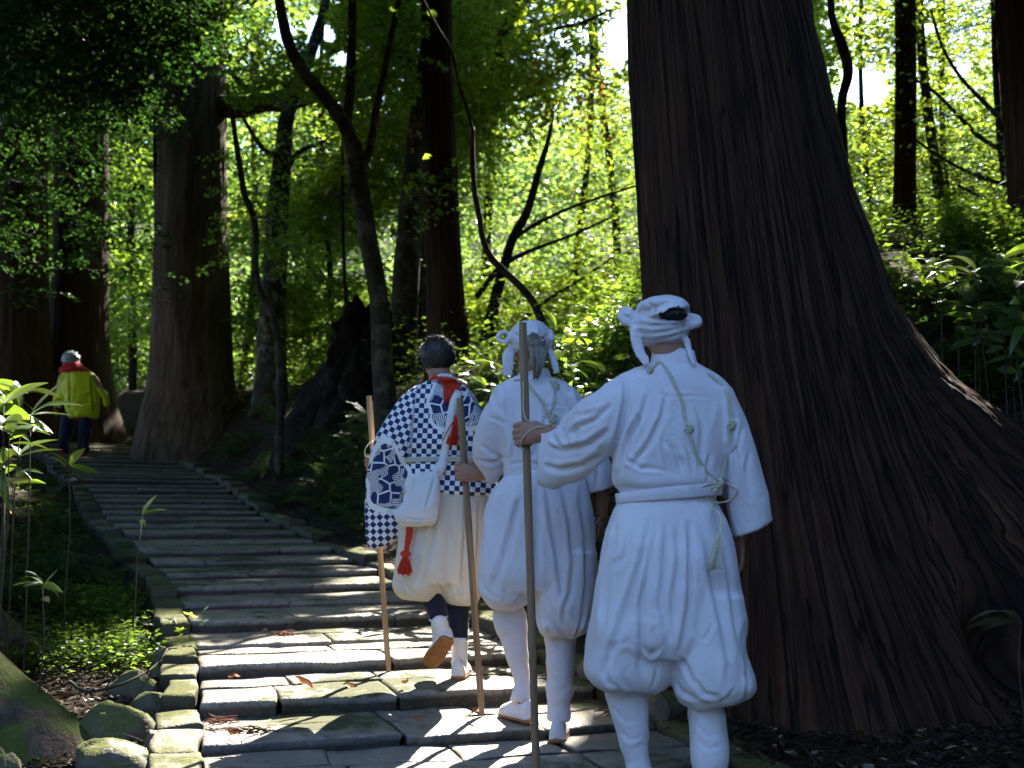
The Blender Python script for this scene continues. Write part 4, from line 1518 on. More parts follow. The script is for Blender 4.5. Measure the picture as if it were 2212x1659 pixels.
def sasa(top, n, L, label, group=None, seed=0, tilt=0.25, name='bamboo_grass', azs=None):
    r = np.random.default_rng(seed)
    top = np.asarray(top, float)
    bx, by = top[0] + r.normal(0, .05), top[1] + r.normal(0, .04)
    gz = float(ground_z(np.array([bx]), np.array([by]))[0]) - 0.03
    gz = min(gz, top[2] - 0.12)
    base = np.array([bx, by, gz])
    root = empty(name, tuple(base), label, 'plant', group)
    s = put('stem', STEM, root)
    d = Vector(top - base)
    s.rotation_mode = 'QUATERNION'
    s.rotation_quaternion = d.to_track_quat('Z', 'Y')
    s.scale = (1, 1, d.length)
    a0 = r.uniform(0, 6.28)
    for i in range(n):
        az = azs[i] if azs is not None else a0 + i * 2.399 + r.normal(0, .2)
        f = r.uniform(0.0, 0.16) if i > 2 else 0.0
        at = top - base - (top - base) * f * 0.6
        o = put('leaf', SASA[int(r.integers(0, 8))], root, tuple(at))
        o.rotation_euler = (r.normal(0, .55), -(tilt + r.normal(-.05, .38)), az)
        k = L * r.uniform(.8, 1.3)
        o.scale = (k, k, k)
    return root


GB = 'bamboo grass on the bank behind the giant cedar'
LB = 'bamboo grass growing thickly on the bank above the giant cedar root'
for i, (u, v, y, n, L) in enumerate([(2168, 556, 6.7, 8, .24), (2204, 592, 6.4, 8, .24), (2112, 566, 7.0, 7, .22), (2150, 606, 6.6, 8, .23), (2062, 624, 6.9, 7, .22), (2086, 655, 6.6, 8, .22), (2016, 640, 7.1, 7, .22), (2188, 648, 6.2, 7, .22), (2206, 700, 6.0, 8, .2),
                                     (2136, 676, 6.5, 8, .2), (1985, 606, 7.4, 7, .2), (2168, 720, 6.1, 7, .2), (2040, 590, 7.6, 8, .2), (2200, 540, 7.4, 8, .22), (1950, 600, 7.8, 6, .18), (2110, 720, 6.4, 6, .18), (2195, 770, 6.0, 6, .17)]):
    sasa(W(u, v, y), n, L, LB, GB, 500 + i, 0.15)
LB2 = 'bamboo grass standing along the sunlit crest of the bank behind the giant cedar'
for i, (u, v, y) in enumerate([(1905, 520, 9.0), (1935, 500, 9.6), (1990, 505, 9.2), (2030, 520, 9.0), (2075, 500, 9.4), (2120, 480, 9.5), (2160, 490, 9.0), (2200, 470, 9.2), (1915, 555, 8.8), (2000, 545, 8.8), (2060, 540, 8.7), (2130, 530, 8.6), (2185, 520, 8.5)]):
    sasa(W(u, v, y), 8, .17, LB2, GB, 540 + i, 0.2)
LB3 = 'bamboo grass growing on the earth bank between the ponytailed man and the giant cedar'
for i, (u, v, y, n) in enumerate([(1212, 742, 7.9, 8), (1243, 722, 8.0, 8), (1190, 772, 7.7, 8), (1284, 756, 7.8, 7), (1240, 800, 7.4, 7), (1316, 740, 8.0, 7), (1200, 706, 8.3, 7), (1262, 836, 7.1, 7), (1306, 800, 7.3, 8), (1336, 700, 8.2, 7), (1222, 868, 7.0, 6), (1346, 850, 6.9, 6), (1180, 740, 8.2, 7), (1270, 700, 8.4, 7), (1228, 690, 8.6, 7), (1360, 770, 7.4, 6)]):
    sasa(W(u, v, y), n, .16, LB3, 'bamboo grass on the middle bank', 560 + i, 0.2)
LB4 = 'bamboo grass tuft showing between the leading man and the ponytailed man'
for i, (u, v, y, n) in enumerate([(1032, 796, 8.2, 8), (1062, 786, 8.3, 8), (1012, 828, 8.0, 8), (1052, 832, 7.9, 8), (1084, 806, 8.2, 7), (1070, 850, 7.8, 6)]):
    sasa(W(u, v, y), n, .17, LB4, 'bamboo grass on the middle bank', 580 + i, 0.25)
LB5 = 'bamboo grass leaning over the stairs in front of the walker in yellow green'
for i, (u, v, y, n, L) in enumerate([(52, 846, 4.9, 7, .17), (8, 872, 4.6, 7, .20), (20, 930, 4.7, 7, .19), (-10, 830, 4.8, 8, .2), (40, 985, 4.9, 6, .17), (10, 1010, 4.8, 6, .16)]):
    sasa(W(u, v, y), n, L, LB5, 'bamboo grass beside the upper stairs', 600 + i, 0.2)
sasa(W(66, 897, 4.8), 9, .185, 'brightest bamboo grass whorl, its broad sunlit leaves in front of the walker', 'bamboo grass beside the upper stairs', 620, 0.3, azs=[0.1, 0.45, -0.3, 2.4, 2.9, 3.4, 2.1, -0.9, 1.2])
sasa(W(151, 1006, 5.6), 6, .14, 'dark bamboo grass whorl on a bare stem below the walker, beside the stairs', 'bamboo grass beside the upper stairs', 621, 0.25)
sasa(W(308, 1112, 5.9), 4, .11, 'lone tall stalk with four bright leaves standing before the dark stairs', None, 622, 0.5, azs=[0.3, 0.0, -0.25, 1.9])
sasa(W(92, 1262, 4.5), 8, .10, 'small pale leaved sprig growing on top of the mossy tree base', None, 623, 0.1)
sasa(W(2205, 1345, 4.3), 3, .20, 'dim bamboo grass with long arching leaves at the shaded foot of the giant cedar', None, 624, 0.3, azs=[2.7, 3.5, 2.0])

# ferns -------------------------------------------------------------
def frond_mesh(seed, n=17):
    r = np.random.default_rng(seed)
    mb = MB()
    t = np.linspace(0.1, 1, n)
    x = t * 0.96
    z = 0.28 * np.sin(t * 2.0) - 0.30 * t**2.2
    Ls = 0.24 * np.sin(np.pi * np.clip(t * 0.86 + 0.12, 0, 1)) ** 0.8
    P = np.repeat(np.stack([x, 0 * x, z], -1), 2, 0)
    s = np.tile([1.0, -1.0], n)
    D = unit(np.stack([0.45 + 0 * s, s, -0.12 + r.normal(0, .08, 2 * n)], -1))
    N = np.tile([0.15, 0, 1.0], (2 * n, 1)) + r.normal(0, .15, (2 * n, 3))
    N = unit(N - D * (N * D).sum(-1, keepdims=True))
    L = np.repeat(Ls, 2)
    # each leaflet as three small lobes so that the outline is cut
    for f0, k, wd in ((0.0, .5, .40), (0.32, .45, .5), (0.66, .38, .6)):
        V, F, T = rhombs(P + D * (L * f0)[:, None], D, N, L * k, L * k * wd, np.clip(r.normal(.5, .15, 2 * n), 0, .93))
        mb.add(V, F, T)
    S = np.stack([np.linspace(0, .96, 9), 0 * np.linspace(0, 1, 9), 0.28 * np.sin(np.linspace(0, 1, 9) * 2.0) - 0.30 * np.linspace(0, 1, 9) ** 2.2], -1)
    V, F = tube(S, np.linspace(.007, .002, 9), 4)
    mb.add(V, F, .2)
    return mb.mesh('frond', [M['fern']], False)


FROND = [frond_mesh(i) for i in range(4)]


def fern(base, size, label, group, seed, n=7):
    r = np.random.default_rng(seed)
    root = empty('fern', tuple(base), label, 'fern', group)
    for i in range(n):
        o = put('frond', FROND[int(r.integers(0, 4))], root)
        k = size * r.uniform(.75, 1.2)
        o.scale = (k, k, k)
        o.rotation_euler = (r.normal(0, .15), -r.uniform(.05, .75), i * 6.283 / n + r.normal(0, .25))


for i in range(22):
    r_ = np.random.default_rng(700 + i)
    u_ = r_.uniform(1960, 2225)
    sasa(W(u_, r_.uniform(560, 800) if u_ > 2060 else r_.uniform(560, 680), r_.uniform(5.9, 7.6)), 8, r_.uniform(.13, .19), LB, GB, 720 + i, 0.15)
_r = np.random.default_rng(31)
for u0, u1, v0, v1, cnt, lab, s0, s1 in (
        (470, 820, 900, 1190, 52, 'fern growing on the shaded bank along the far side of the stairway', .30, .52),
        (700, 900, 880, 1000, 12, 'fern growing on the shaded bank along the far side of the stairway', .24, .38),
        (1010, 1340, 840, 1260, 26, 'fern on the steep dark bank seen between the two men in white', .16, .30),
        (30, 330, 1030, 1330, 50, 'fern in the undergrowth on the near side of the kerb', .20, .36),
        (1900, 2200, 640, 900, 14, 'fern on the dark bank above the spreading root of the giant cedar', .16, .28)):
    H = ground_hit(_r.uniform(u0, u1, cnt), _r.uniform(v0, v1, cnt), 3.0)
    for h in H:
        if np.isnan(h[0]): continue
        dl = poly_dist(h[None, :2], L_LINE)[0]
        dr = -poly_dist(h[None, :2], R_LINE)[0]
        if dl < 0.22 and dr < 0.25: continue
        fern(h - np.array([0, 0, .02]), _r.uniform(s0, s1), lab, 'ferns on the forest floor', int(_r.integers(1e6)))
h = ground_hit([247], [950], 8)[0]
if np.isnan(h[0]): h = W(247, 948, 16)
fern(h, .34, 'sunlit yellow green fern at the top of the far kerb by the walker', None, 5, 8)

# low plants that nobody could count ---------------------------------
def low_plants():
    r = np.random.default_rng(41)
    mb = MB()
    spec = [  # u0 u1 v0 v1 count height size
        (300, 1000, 800, 1200, 1100, .10, .03), (1000, 1420, 640, 1320, 2300, .16, .035), (0, 420, 980, 1460, 2400, .10, .028), (1880, 2212, 570, 900, 1000, .14, .035),
        (480, 1420, 640, 830, 2400, .5, .055), (1880, 2212, 440, 570, 1500, .28, .05), (180, 420, 1300, 1440, 900, .10, .03), (1380, 1480, 1380, 1560, 200, .06, .03)]
    for u0, u1, v0, v1, n, h, sz in spec:
        H = ground_hit(r.uniform(u0, u1, n), r.uniform(v0, v1, n), 3.0)
        H = H[~np.isnan(H[:, 0])]
        dl = poly_dist(H[:, :2], L_LINE)
        dr = -poly_dist(H[:, :2], R_LINE)
        H = H[(dl > 0.26) | (dr > 0.28)]
        H = H[fbm(H * 1.6 + 3, 3) > -0.18]
        m = 9
        Pp = np.repeat(H, m, 0) + np.concatenate([r.normal(0, .09, (len(H) * m, 2)), (r.random((len(H) * m, 1)) ** 1.5 * h + .01)], 1)
        Pp = Pp[sun_keep(Pp, r, False, 0.1) | (Pp[:, 1] < 6.5)]
        a = r.uniform(0, 6.283, len(Pp))
        D = unit(np.stack([np.cos(a), np.sin(a), r.uniform(-.3, .35, len(Pp))], -1))
        N = unit(np.array([0, 0, 1.0]) + r.normal(0, .45, Pp.shape))
        N = unit(N - D * (N * D).sum(-1, keepdims=True))
        L = sz * r.uniform(.5, 1.6, len(Pp))
        mb.add(*rhombs(Pp, D, N, L, L * .6, np.where(r.random(len(Pp)) < .02, 1.0, np.clip(r.normal(.45, .2, len(Pp)), 0, .93))))
    # the wood floor farther back
    n = 3800
    x, y = r.uniform(-22, 16, n), r.uniform(9, 34, n)
    d = poly_dist(np.stack([x, y], -1), FOOT)
    k = d > 1.2
    H = np.stack([x, y, ground_z(x, y)], -1)[k]
    m = 12
    Pp = np.repeat(H, m, 0) + np.concatenate([r.normal(0, .3, (len(H) * m, 2)), (r.random((len(H) * m, 1)) ** 1.2 * np.repeat(np.where(H[:, 0] > 2, .38, .85), m)[:, None])], 1)
    a = r.uniform(0, 6.283, len(Pp))
    D = unit(np.stack([np.cos(a), np.sin(a), r.uniform(-.3, .2, len(Pp))], -1))
    N = unit(np.array([0, 0, 1.0]) + r.normal(0, .5, Pp.shape))
    N = unit(N - D * (N * D).sum(-1, keepdims=True))
    L = .085 * r.uniform(.6, 1.5, len(Pp))
    mb.add(*rhombs(Pp, D, N, L, L * .6, np.clip(r.normal(.45, .2, len(Pp)), 0, .93)))
    put('undergrowth', mb.mesh('undergrowth', [M['leaf_mid']], False), label='mixed low green plants covering the banks of the stairway', kind='stuff')


low_plants()


def litter():
    r = np.random.default_rng(43)
    mb = MB()
    tw = MB()
    for u0, u1, v0, v1, n in ((1420, 2230, 1430, 1680, 3600), (0, 430, 1330, 1680, 2600), (1860, 2230, 560, 1200, 1600), (1000, 1420, 700, 1450, 1500), (300, 1000, 820, 1200, 900)):
        H = ground_hit(r.uniform(u0, u1, n), r.uniform(v0, v1, n), 2.2)
        H = H[~np.isnan(H[:, 0])]
        dl = poly_dist(H[:, :2], L_LINE)
        dr = -poly_dist(H[:, :2], R_LINE)
        H = H[(dl > 0.0) | (dr > 0.05)]
        n = len(H)
        a = r.uniform(0, 6.283, n)
        D = unit(np.stack([np.cos(a), np.sin(a), r.normal(0, .25, n)], -1))
        N = unit(np.array([0, 0, 1.0]) + r.normal(0, .4, (n, 3)))
        N = unit(N - D * (N * D).sum(-1, keepdims=True))
        L = r.uniform(.02, .06, n) * (1 + .5 * (r.random(n) < .08))
        t = np.clip(r.normal(.4, .25, n), 0, .9)
        t = np.where(r.random(n) < .10, 1.0, t)
        mb.add(*rhombs(H + np.array([0, 0, .012]) + r.uniform(0, .015, (n, 1)), D, N, L, L * r.uniform(.25, .6, n), t))
        for h in H[:max(40, n // 7)]:
            a = r.uniform(0, 6.283)
            L = r.uniform(.04, .20)
            d = np.array([math.cos(a), math.sin(a), r.normal(0, .12)]) * L
            tw.add(*tube(np.array([h + [0, 0, .012], h + d * .5 + [0, 0, .02 + r.normal(0, .008)], h + d + [0, 0, .014]]), np.array([.0028, .0022, .001]) * r.uniform(.6, 1.5), 4))
    put('leaf_litter', mb.mesh('leaf_litter', [M['litter']], False), label='dead leaves strewn over the dark forest soil', kind='stuff')
    put('fallen_twigs', tw.mesh('fallen_twigs', [M['twig']], True), label='thin broken twigs strewn over the forest soil', kind='stuff')


litter()

# rocks beside the kerb ----------------------------------------------
def rock(u0, u1, vt, vb, label, seed, mat='rock', hk=1.0):
    g = lo_plane((u0 + u1) / 2, vb - 6)
    y = g[1] + 0.05
    A, B = W(u0, vb, y), W(u1, vb, y)
    wdt = (B - A)[0] / 2
    hgt = (vb - vt) / FPX * y * hk
    c = (A + B) / 2
    c[2] += hgt * 0.18
    V, F = sphere((0, 0, 0), (1, 1, 1), 40, 26)
    q = V * 1.1 + seed * 5.3
    V = V * (1 + 0.42 * fbm(q, 3) + 0.10 * fbm(q * 3.5, 3))[:, None]
    f = unit(np.random.default_rng(seed).normal(0, 1, (7, 3)))
    for n_ in f:            # broken flat faces
        d_ = V @ n_
        V = V - np.clip(d_ - 0.72, 0, 1)[:, None] * 0.85 * n_
    V = V * np.array([wdt, wdt * 0.75, hgt * 0.78])
    me = mesh_from('mossy_rock', V, F, [M[mat]])
    put('mossy_rock', me, None, tuple(c), label, 'rock', 'rocks beside the kerb')


rock(139, 345, 1590, 1668, 'broad flat yellow green mossy rock, lowest and largest beside the kerb', 1)
rock(164, 330, 1520, 1606, 'sunlit rock with a mossy crown just behind the broad flat one', 2)
rock(206, 326, 1563, 1604, 'small bare grey rock leaning on the mossy rock', 3, 'stone')
rock(274, 374, 1482, 1548, 'humped mossy rock touching the kerb', 4)
rock(232, 346, 1450, 1508, 'dark low rock behind the humped mossy one', 5)
rock(318, 358, 1434, 1468, 'small round rock at the edge of the leafy weeds', 6)
rock(322, 376, 1396, 1440, 'dark rounded rock half hidden under the weeds by the kerb', 7)
rock(300, 370, 1574, 1622, 'mossy rock wedged between the kerb and the broad flat rock', 8)
rock(-40, 40, 1618, 1690, 'bright green moss cushioned rock cut by the corner of the view', 9)
rock(-30, 34, 1570, 1622, 'dim mossy rock under the flared tree base', 10)
rock(1398, 1456, 1486, 1552, 'mossy block between the legs of the nearest man', 11)
rock(1246, 1300, 1420, 1474, 'mossy stone beside the ponytailed man, where the stairs end', 12)

# things lying on the steps ------------------------------------------
def step_point(u, v):
    ys = np.linspace(3.0, 12, 900)
    P = WA(np.full(900, u), np.full(900, v), ys)
    for p in P:
        if p[2] < stair_z(p[0], p[1]):
            return np.array([p[0], p[1] + .02, stair_z(p[0], p[1] + .02)])
    return P[-1]


def fallen_leaf(u, v, L, tint, label, seed, steep=.2, star=False):
    p = step_point(u, v) if v < 1665 and u < 1300 else ground_hit([u], [v])[0]
    if np.isnan(p[0]): return
    r = np.random.default_rng(seed)
    a = r.uniform(0, 6.28)
    D = unit(np.array([[math.cos(a), math.sin(a) * .4, steep]]))
    N = unit(np.array([[r.normal(0, .2), -.5, 1.0]]))
    N = unit(N - D * (N * D).sum(-1, keepdims=True))
    if star:
        V, F, T = stars(np.zeros((1, 3)), D, N, np.array([L]), np.array([tint]))
    else:
        V, Q = blade(L, L * .55, seed, .15, .35, 7)
        S = np.cross(N, D)
        V = V @ np.concatenate([D, S, N])
        F, T = Q, np.full(len(V), tint)
    me = mesh_from('fallen_leaf', V, F, [M['leaf_fallen']], True, T)
    put('fallen_leaf', me, None, tuple(p + [0, 0, .014]), label, 'leaf', 'fallen leaves on the steps')


for i, (u, v, L, t, lab, st) in enumerate([
        (672, 1522, .10, .45, 'upright curled brown leaf on the sunlit step', .55), (770, 1500, .07, .95, 'pale dry leaf lying near the shadow line on the sunny step', .15), (874, 1520, .06, .3, 'small red leaf at the joint of two stones', .1),
        (490, 1470, .06, .85, 'orange leaf lying at the kerb end of a bright step', .1), (562, 1368, .045, .98, 'yellow leaf on the half lit step under the shaded flight', .1), (1014, 1555, .08, .9, 'orange leaf touching the foot of the grey brown staff', .3),
        (514, 1612, .06, .95, 'pale leaf on the clump of brown needles', .3), (912, 1560, .05, .95, 'small pale leaf at the foot of a riser in shadow', .1), (1704, 1500, .075, 1.0, 'whitish oval leaf on the soil beside the giant cedar', .2),
        (1742, 1500, .08, .35, 'dull red leaf on the soil beside the whitish one', .2), (2100, 1502, .10, .4, 'reddish dead leaf on the dark soil far from the climbers', .15), (1772, 1572, .09, 1.0, 'long pale leaf low on the dark soil', .15), (1640, 1520, .06, 1.0, 'thin pale leaf near the trouser hem of the nearest man', .2),
        (1000, 1462, .05, .3, 'dark red leaf on the step near the lifted boot', .15)]):
    fallen_leaf(u, v, L, t, lab, i, st)


def needles(u, v, w, label, seed, mat='needle'):
    p = step_point(u, v)
    r = np.random.default_rng(seed)
    mb = MB()
    for i in range(46):
        c = np.array([r.normal(0, w * .38), r.normal(0, .022), r.uniform(.002, .022)])
        a = r.normal(0, .5) + (math.pi if r.random() < .5 else 0)
        L = r.uniform(.03, .075)
        d = np.array([math.cos(a), math.sin(a), r.normal(0, .18)]) * L
        mb.add(*tube(np.array([c, c + d * .5 + [0, 0, .005], c + d]), np.array([.0022, .002, .0008]), 4))
    put('cedar_sprig', mb.mesh('cedar_sprig', [M[mat]]), None, tuple(p + [0, 0, .012]), label, 'twig', 'dead cedar sprigs on the steps')


needles(612, 1388, .07, 'rust red dead cedar sprig on the half lit step', 1)
needles(470, 1574, .05, 'greyish dead cedar sprig against the kerb', 2)
needles(535, 1626, .11, 'wide clump of brown cedar needles on the lowest lit step', 3)
needles(1330, 1566, .07, 'dark red cedar needles behind the legs of the nearest man', 4)

# fallen branch and a maple seedling on the kerb side
def fallen_branch():
    pts = [W(150, 1472, 4.9), W(200, 1494, 4.75), W(250, 1482, 4.8), W(310, 1455, 4.95), W(362, 1402, 5.35)]
    P = spline(np.array(pts), 30)
    gz = ground_z(P[:, 0], P[:, 1])
    P[:, 2] = np.maximum(P[:, 2], gz + .012)
    root = empty('fallen_branch', tuple(P[0]), 'thin dark fallen branch bowed across the soil behind the rocks', 'branch')
    child(root, 'branch_stem', *tube(P, np.linspace(.008, .004, 30), 7), [M['twig']])
    for k in (9, 17, 23):
        e = P[k] + np.array([.05, .06, .10])
        child(root, 'side_twig', *tube(np.array([P[k], (P[k] + e) / 2 + [0, 0, .015], e]), [.004, .003, .001], 5), [M['twig']])


fallen_branch()


def maple_seedling():
    c = W(408, 1338, 5.75)
    gz = float(ground_z(np.array([c[0]]), np.array([c[1]]))[0])
    root = empty('maple_seedling', (c[0], c[1], min(gz, c[2] - .08)), 'maple seedling with bright lobed leaves growing at the kerb', 'plant')
    b = np.array(root.location)
    child(root, 'stem', *tube(np.array([b, (b + c) / 2 + [.01, 0, 0], c]), [.004, .003, .002], 5), [M['twig']])
    r = np.random.default_rng(3)
    for dx, dz, L in ((.02, .03, .10), (.06, -.01, .09), (-.05, .0, .09), (-.02, -.05, .08), (.05, .05, .07)):
        D = unit(np.array([[dx * 8, -.4, .1]]))
        N = unit(np.array([[r.normal(0, .3), -.8, .9]]))
        N = unit(N - D * (N * D).sum(-1, keepdims=True))
        V, F, T = stars(np.array([c + [dx, r.normal(0, .02), dz]]), D, N, np.array([L]), np.array([.6]))
        child(root, 'leaf', V, F, [M['leaf_bright']], False, T)


maple_seedling()
# ------------------------------------------------------------------ people
from mathutils.bvhtree import BVHTree


class Fig:
    """Builds one figure: pixel-and-depth coordinates about distance y0."""
    def __init__(self, y0):
        self.y0 = y0

    def p(self, u, v, dy=0.0):
        return W(u, v, self.y0 + dy)

    def lr(self, l, r, th, dy=0.0, n=40, pw=2.3, dyr=None):
        """Ring whose left and right ends are seen at pixels l and r; th is its half depth."""
        A = self.p(*l, dy)
        B = self.p(*r, dy if dyr is None else dyr)
        c, a = (A + B) / 2, (B - A) / 2
        t = np.linspace(0, 2 * np.pi, n, endpoint=False)
        cs, sn = np.cos(t), np.sin(t)
        e = 2.0 / pw
        cs, sn = np.sign(cs) * np.abs(cs) ** e, np.sign(sn) * np.abs(sn) ** e
        d = np.array([0, 1.0, 0])
        return c + cs[:, None] * a + sn[:, None] * d * th

    def rows(self, R, n=40, pw=2.3):
        """[(v, u1, u2, half depth, dy)] -> rings, resampled smoothly."""
        R = np.array([list(r) + [0.0] * (5 - len(r)) for r in R], float)
        k = max(4, int(np.abs(R[-1, 0] - R[0, 0]) / 7))
        S = spline(R[:, [0, 1, 2, 3, 4]], len(R) * 3)
        return loft(np.array([self.lr((a[1], a[0]), (a[2], a[0]), max(a[3], .004), a[4], n, pw) for a in S]))

    def sleeve(self, R, n=32, pw=2.2, hollow=0.0):
        """[(l, r, half depth, dy)] rings across an arm; hollow adds an open cuff that deep."""
        A = np.array([[*l, *r, th, dy] for l, r, th, dy in R], float)
        S = spline(A, len(A) * 3)
        rings = [self.lr((a[0], a[1]), (a[2], a[3]), a[4], a[5], n, pw) for a in S]
        if hollow:
            end = rings[-1]
            c = end.mean(0)
            back = rings[-4].mean(0) - c
            back /= np.linalg.norm(back)
            for k, (sc, dp) in enumerate(((0.93, 0.0), (0.80, 0.015), (0.74, hollow * .6), (0.62, hollow))):
                rings.append(c + (end - c) * sc + back * dp)
        return loft(np.array(rings))

    def caps(self, pts, n=14):
        """Tapered limb through [(point, radius)], rounded at both ends."""
        P = np.array([np.append(p, r) for p, r in pts], float)
        S = spline(P, max(10, len(P) * 7))
        out = [tube(S[:, :3], S[:, 3], n)]
        out.append(sphere(S[0, :3], S[0, 3], n, 8))
        out.append(sphere(S[-1, :3], S[-1, 3], n, 8))
        return out


def creases(V, N, L, amp=1.0):
    """Pressed and pulled folds: [(points, width px, depth m)] with a ridge on one side, tapering to both ends."""
    u, v, y = PX(V)
    face = np.clip(-N[:, 1] * 1.6 + 0.2, 0, 1)
    D = np.zeros(len(V))
    P = np.stack([u, v], -1)
    for pts, w, a in L:
        pts = np.asarray(pts, float)
        seg = np.linalg.norm(np.diff(pts, axis=0), axis=1)
        cum = np.concatenate([[0], np.cumsum(seg)]) / seg.sum()
        best = np.full(len(V), 1e9)
        sd = np.zeros(len(V))
        tt = np.zeros(len(V))
        for i in range(len(pts) - 1):
            ab = pts[i + 1] - pts[i]
            t = np.clip(((P - pts[i]) @ ab) / (ab @ ab), 0, 1)
            q = P - pts[i] - t[:, None] * ab
            d = np.linalg.norm(q, axis=1)
            m = d < best
            best = np.where(m, d, best)
            sd = np.where(m, np.sign(ab[0] * q[:, 1] - ab[1] * q[:, 0]) * d, sd)
            tt = np.where(m, cum[i] + t * (cum[i + 1] - cum[i]), tt)
        tap = np.clip(np.sin(np.pi * np.clip(tt, 0.0, 1)), 0, 1) ** 0.6
        prof = -np.exp(-(sd / w) ** 2) + 0.75 * np.exp(-((sd - 1.7 * w) / (1.1 * w)) ** 2) + 0.25 * np.exp(-((sd + 2.0 * w) / (1.3 * w)) ** 2)
        D += a * tap * prof
    return V + N * (D * face * amp)[:, None]


def wrinkle(V, N, seed, amp, sc=(9, 9, 4), sharp=1.0):
    q = V * np.array(sc) + seed
    q = q + 0.9 * np.stack([fbm(V * 3.5 + seed, 2), fbm(V * 3.5 + seed + 50, 2), fbm(V * 3.5 + seed + 90, 2)], -1)
    r = 1 - 3.2 * np.abs(vnoise(q)) ** 0.85 + 0.35 * (1 - 3 * np.abs(vnoise(q * 2.3 + 7)))
    return V + N * (amp * r)[:, None]


def garment(root, name, pieces, mat, voxel, it=4, fold=(), noise=None, uv=None, label=None, post=None):
    V, F, E = union(pieces, voxel, it)
    N = normals(V, F)
    if noise:
        for a in noise:
            V = wrinkle(V, N, *a)
        N = normals(V, F)
    if len(fold):
        V = creases(V, N, [(a, b * 0.8, c) for a, b, c in fold], 0.8 if name in ('head_cloth', 'gaiter') else (1.0 if name == 'wide_trousers' else 1.3))
    if post is not None:
        V = post(V, N)
    V = smooth_arr(V, E, 1, 0.4)
    U = uv(V) if uv else None
    me = mesh_from(name, V - np.array(root.location), F, [mat], True, None, U)
    o = put(name, me, root)
    if label: o['label'] = label
    bvh = BVHTree.FromPolygons([Vector(x) for x in V], [list(map(int, f)) for Fa in F for f in Fa])
    return o, bvh


def on_cloth(bvh, u, v, off=0.006, yfall=4.0):
    o = Vector((0, 0, CAM_Z))
    d = Vector(W(u, v, 1.0)) - o
    d.normalize()
    h = bvh.ray_cast(o, d)
    if h[0] is None:
        h2 = bvh.find_nearest(Vector(W(u, v, yfall)))
        return np.array(h2[0] + h2[1] * off)
    return np.array(h[0] + h[1] * off)


def rope(mb, path, r=0.0028, pitch=0.016, n=5):
    """Two strands laid round each other along a path."""
    path = np.asarray(path, float)
    L = np.linalg.norm(np.diff(path, axis=0), axis=1).sum()
    S = spline(path, max(14, int(L / 0.006)))
    t, N, B = frames(S)
    s = np.linspace(0, L, len(S))
    for k in (0, 1):
        a = 2 * np.pi * s / pitch + k * np.pi
        mb.add(*tube(S + r * 0.75 * (np.cos(a)[:, None] * N + np.sin(a)[:, None] * B), r, n))


def knot(mb, c, R0, ex, ez, r=0.0028, lobes=3):
    """Flower-like decorative knot in the plane of ex, ez."""
    t = np.linspace(0, 2 * np.pi, 90)
    ey = np.cross(ex, ez)
    for ph in (0.0, 0.5):
        rr = R0 * (0.62 + 0.38 * np.cos(lobes * t + ph * np.pi))
        P = np.asarray(c) + rr[:, None] * (np.cos(t)[:, None] * ex + np.sin(t)[:, None] * ez * 1.25) + (0.0045 * np.sin(lobes * t * 2 + ph * 3))[:, None] * ey
        mb.add(*tube(P, r, 5))
    mb.add(*sphere(c, R0 * 0.36, 10, 7))


def tassel(mb, top, bottom, w, n=26, r=0.0016, seed=0):
    rr = np.random.default_rng(seed)
    top, bottom = np.asarray(top), np.asarray(bottom)
    mb.add(*sphere(top, w * 0.42, 10, 7))
    for i in range(n):
        e = bottom + rr.normal(0, 1, 3) * np.array([w, w * 0.6, w * 0.35])
        m = (top * 0.6 + e * 0.4) + rr.normal(0, w * 0.12, 3)
        m = top * 0.55 + e * 0.45 + np.array([(e - bottom)[0] * 0.15, 0, 0])
        mb.add(*tube(spline([top, m, e], 7), r, 4))


def fist(C, A, e1, e2, s=1.0):
    """Closed hand round a staff through C along A; e1 points from the staff to the wrist, e2 to the back of the hand."""
    C, A, e1, e2 = (np.asarray(x, float) for x in (C, A, e1, e2))
    pieces = []
    f = lambda a, x, d: C + s * (A * a + e1 * x + e2 * d)
    # back of the hand
    rings = []
    t = np.linspace(0, 2 * np.pi, 18, endpoint=False)
    for x, d, ha, hd in ((-0.020, 0.026, 0.034, 0.012), (0.0, 0.031, 0.041, 0.0145), (0.025, 0.030, 0.041, 0.016), (0.05, 0.024, 0.036, 0.017), (0.075, 0.017, 0.030, 0.020), (0.10, 0.012, 0.027, 0.022)):
        rings.append(f(0, x, d) + s * (np.cos(t)[:, None] * A * ha + np.sin(t)[:, None] * e2 * hd))
    pieces.append(loft(np.array(rings)))
    for o, L in ((0.0335, 0.96), (0.0115, 1.06), (-0.0105, 1.0), (-0.0315, 0.84)):
        P = [f(o, -0.012, 0.032), f(o, -0.030 * L, 0.024), f(o * 0.97, -0.040 * L, 0.002), f(o * 0.95, -0.034, -0.020 * L), f(o * 0.93, -0.012, -0.033 * L), f(o * 0.92, 0.010, -0.028)]
        S = spline(np.array(P), 16)
        rad = np.interp(np.linspace(0, 1, 16), [0, 0.18, 0.4, 0.6, 0.85, 1], [0.0098, 0.0096, 0.0092, 0.0090, 0.0085, 0.0070]) * s
        pieces.append(tube(S, rad, 10))
        pieces.append(sphere(S[0] + s * e2 * .002, rad[0] * 1.22, 10, 7))
        pieces.append(sphere(S[-1], rad[-1], 10, 7))
    P = [f(0.018, 0.062, 0.006), f(0.036, 0.040, -0.006), f(0.044, 0.014, -0.020), f(0.040, -0.012, -0.030)]
    S = spline(np.array(P), 14)
    rad = np.linspace(0.0155, 0.0095, 14) * s
    pieces += [tube(S, rad, 10), sphere(S[-1], rad[-1], 10, 7), sphere(S[0], rad[0], 10, 7)]
    return pieces


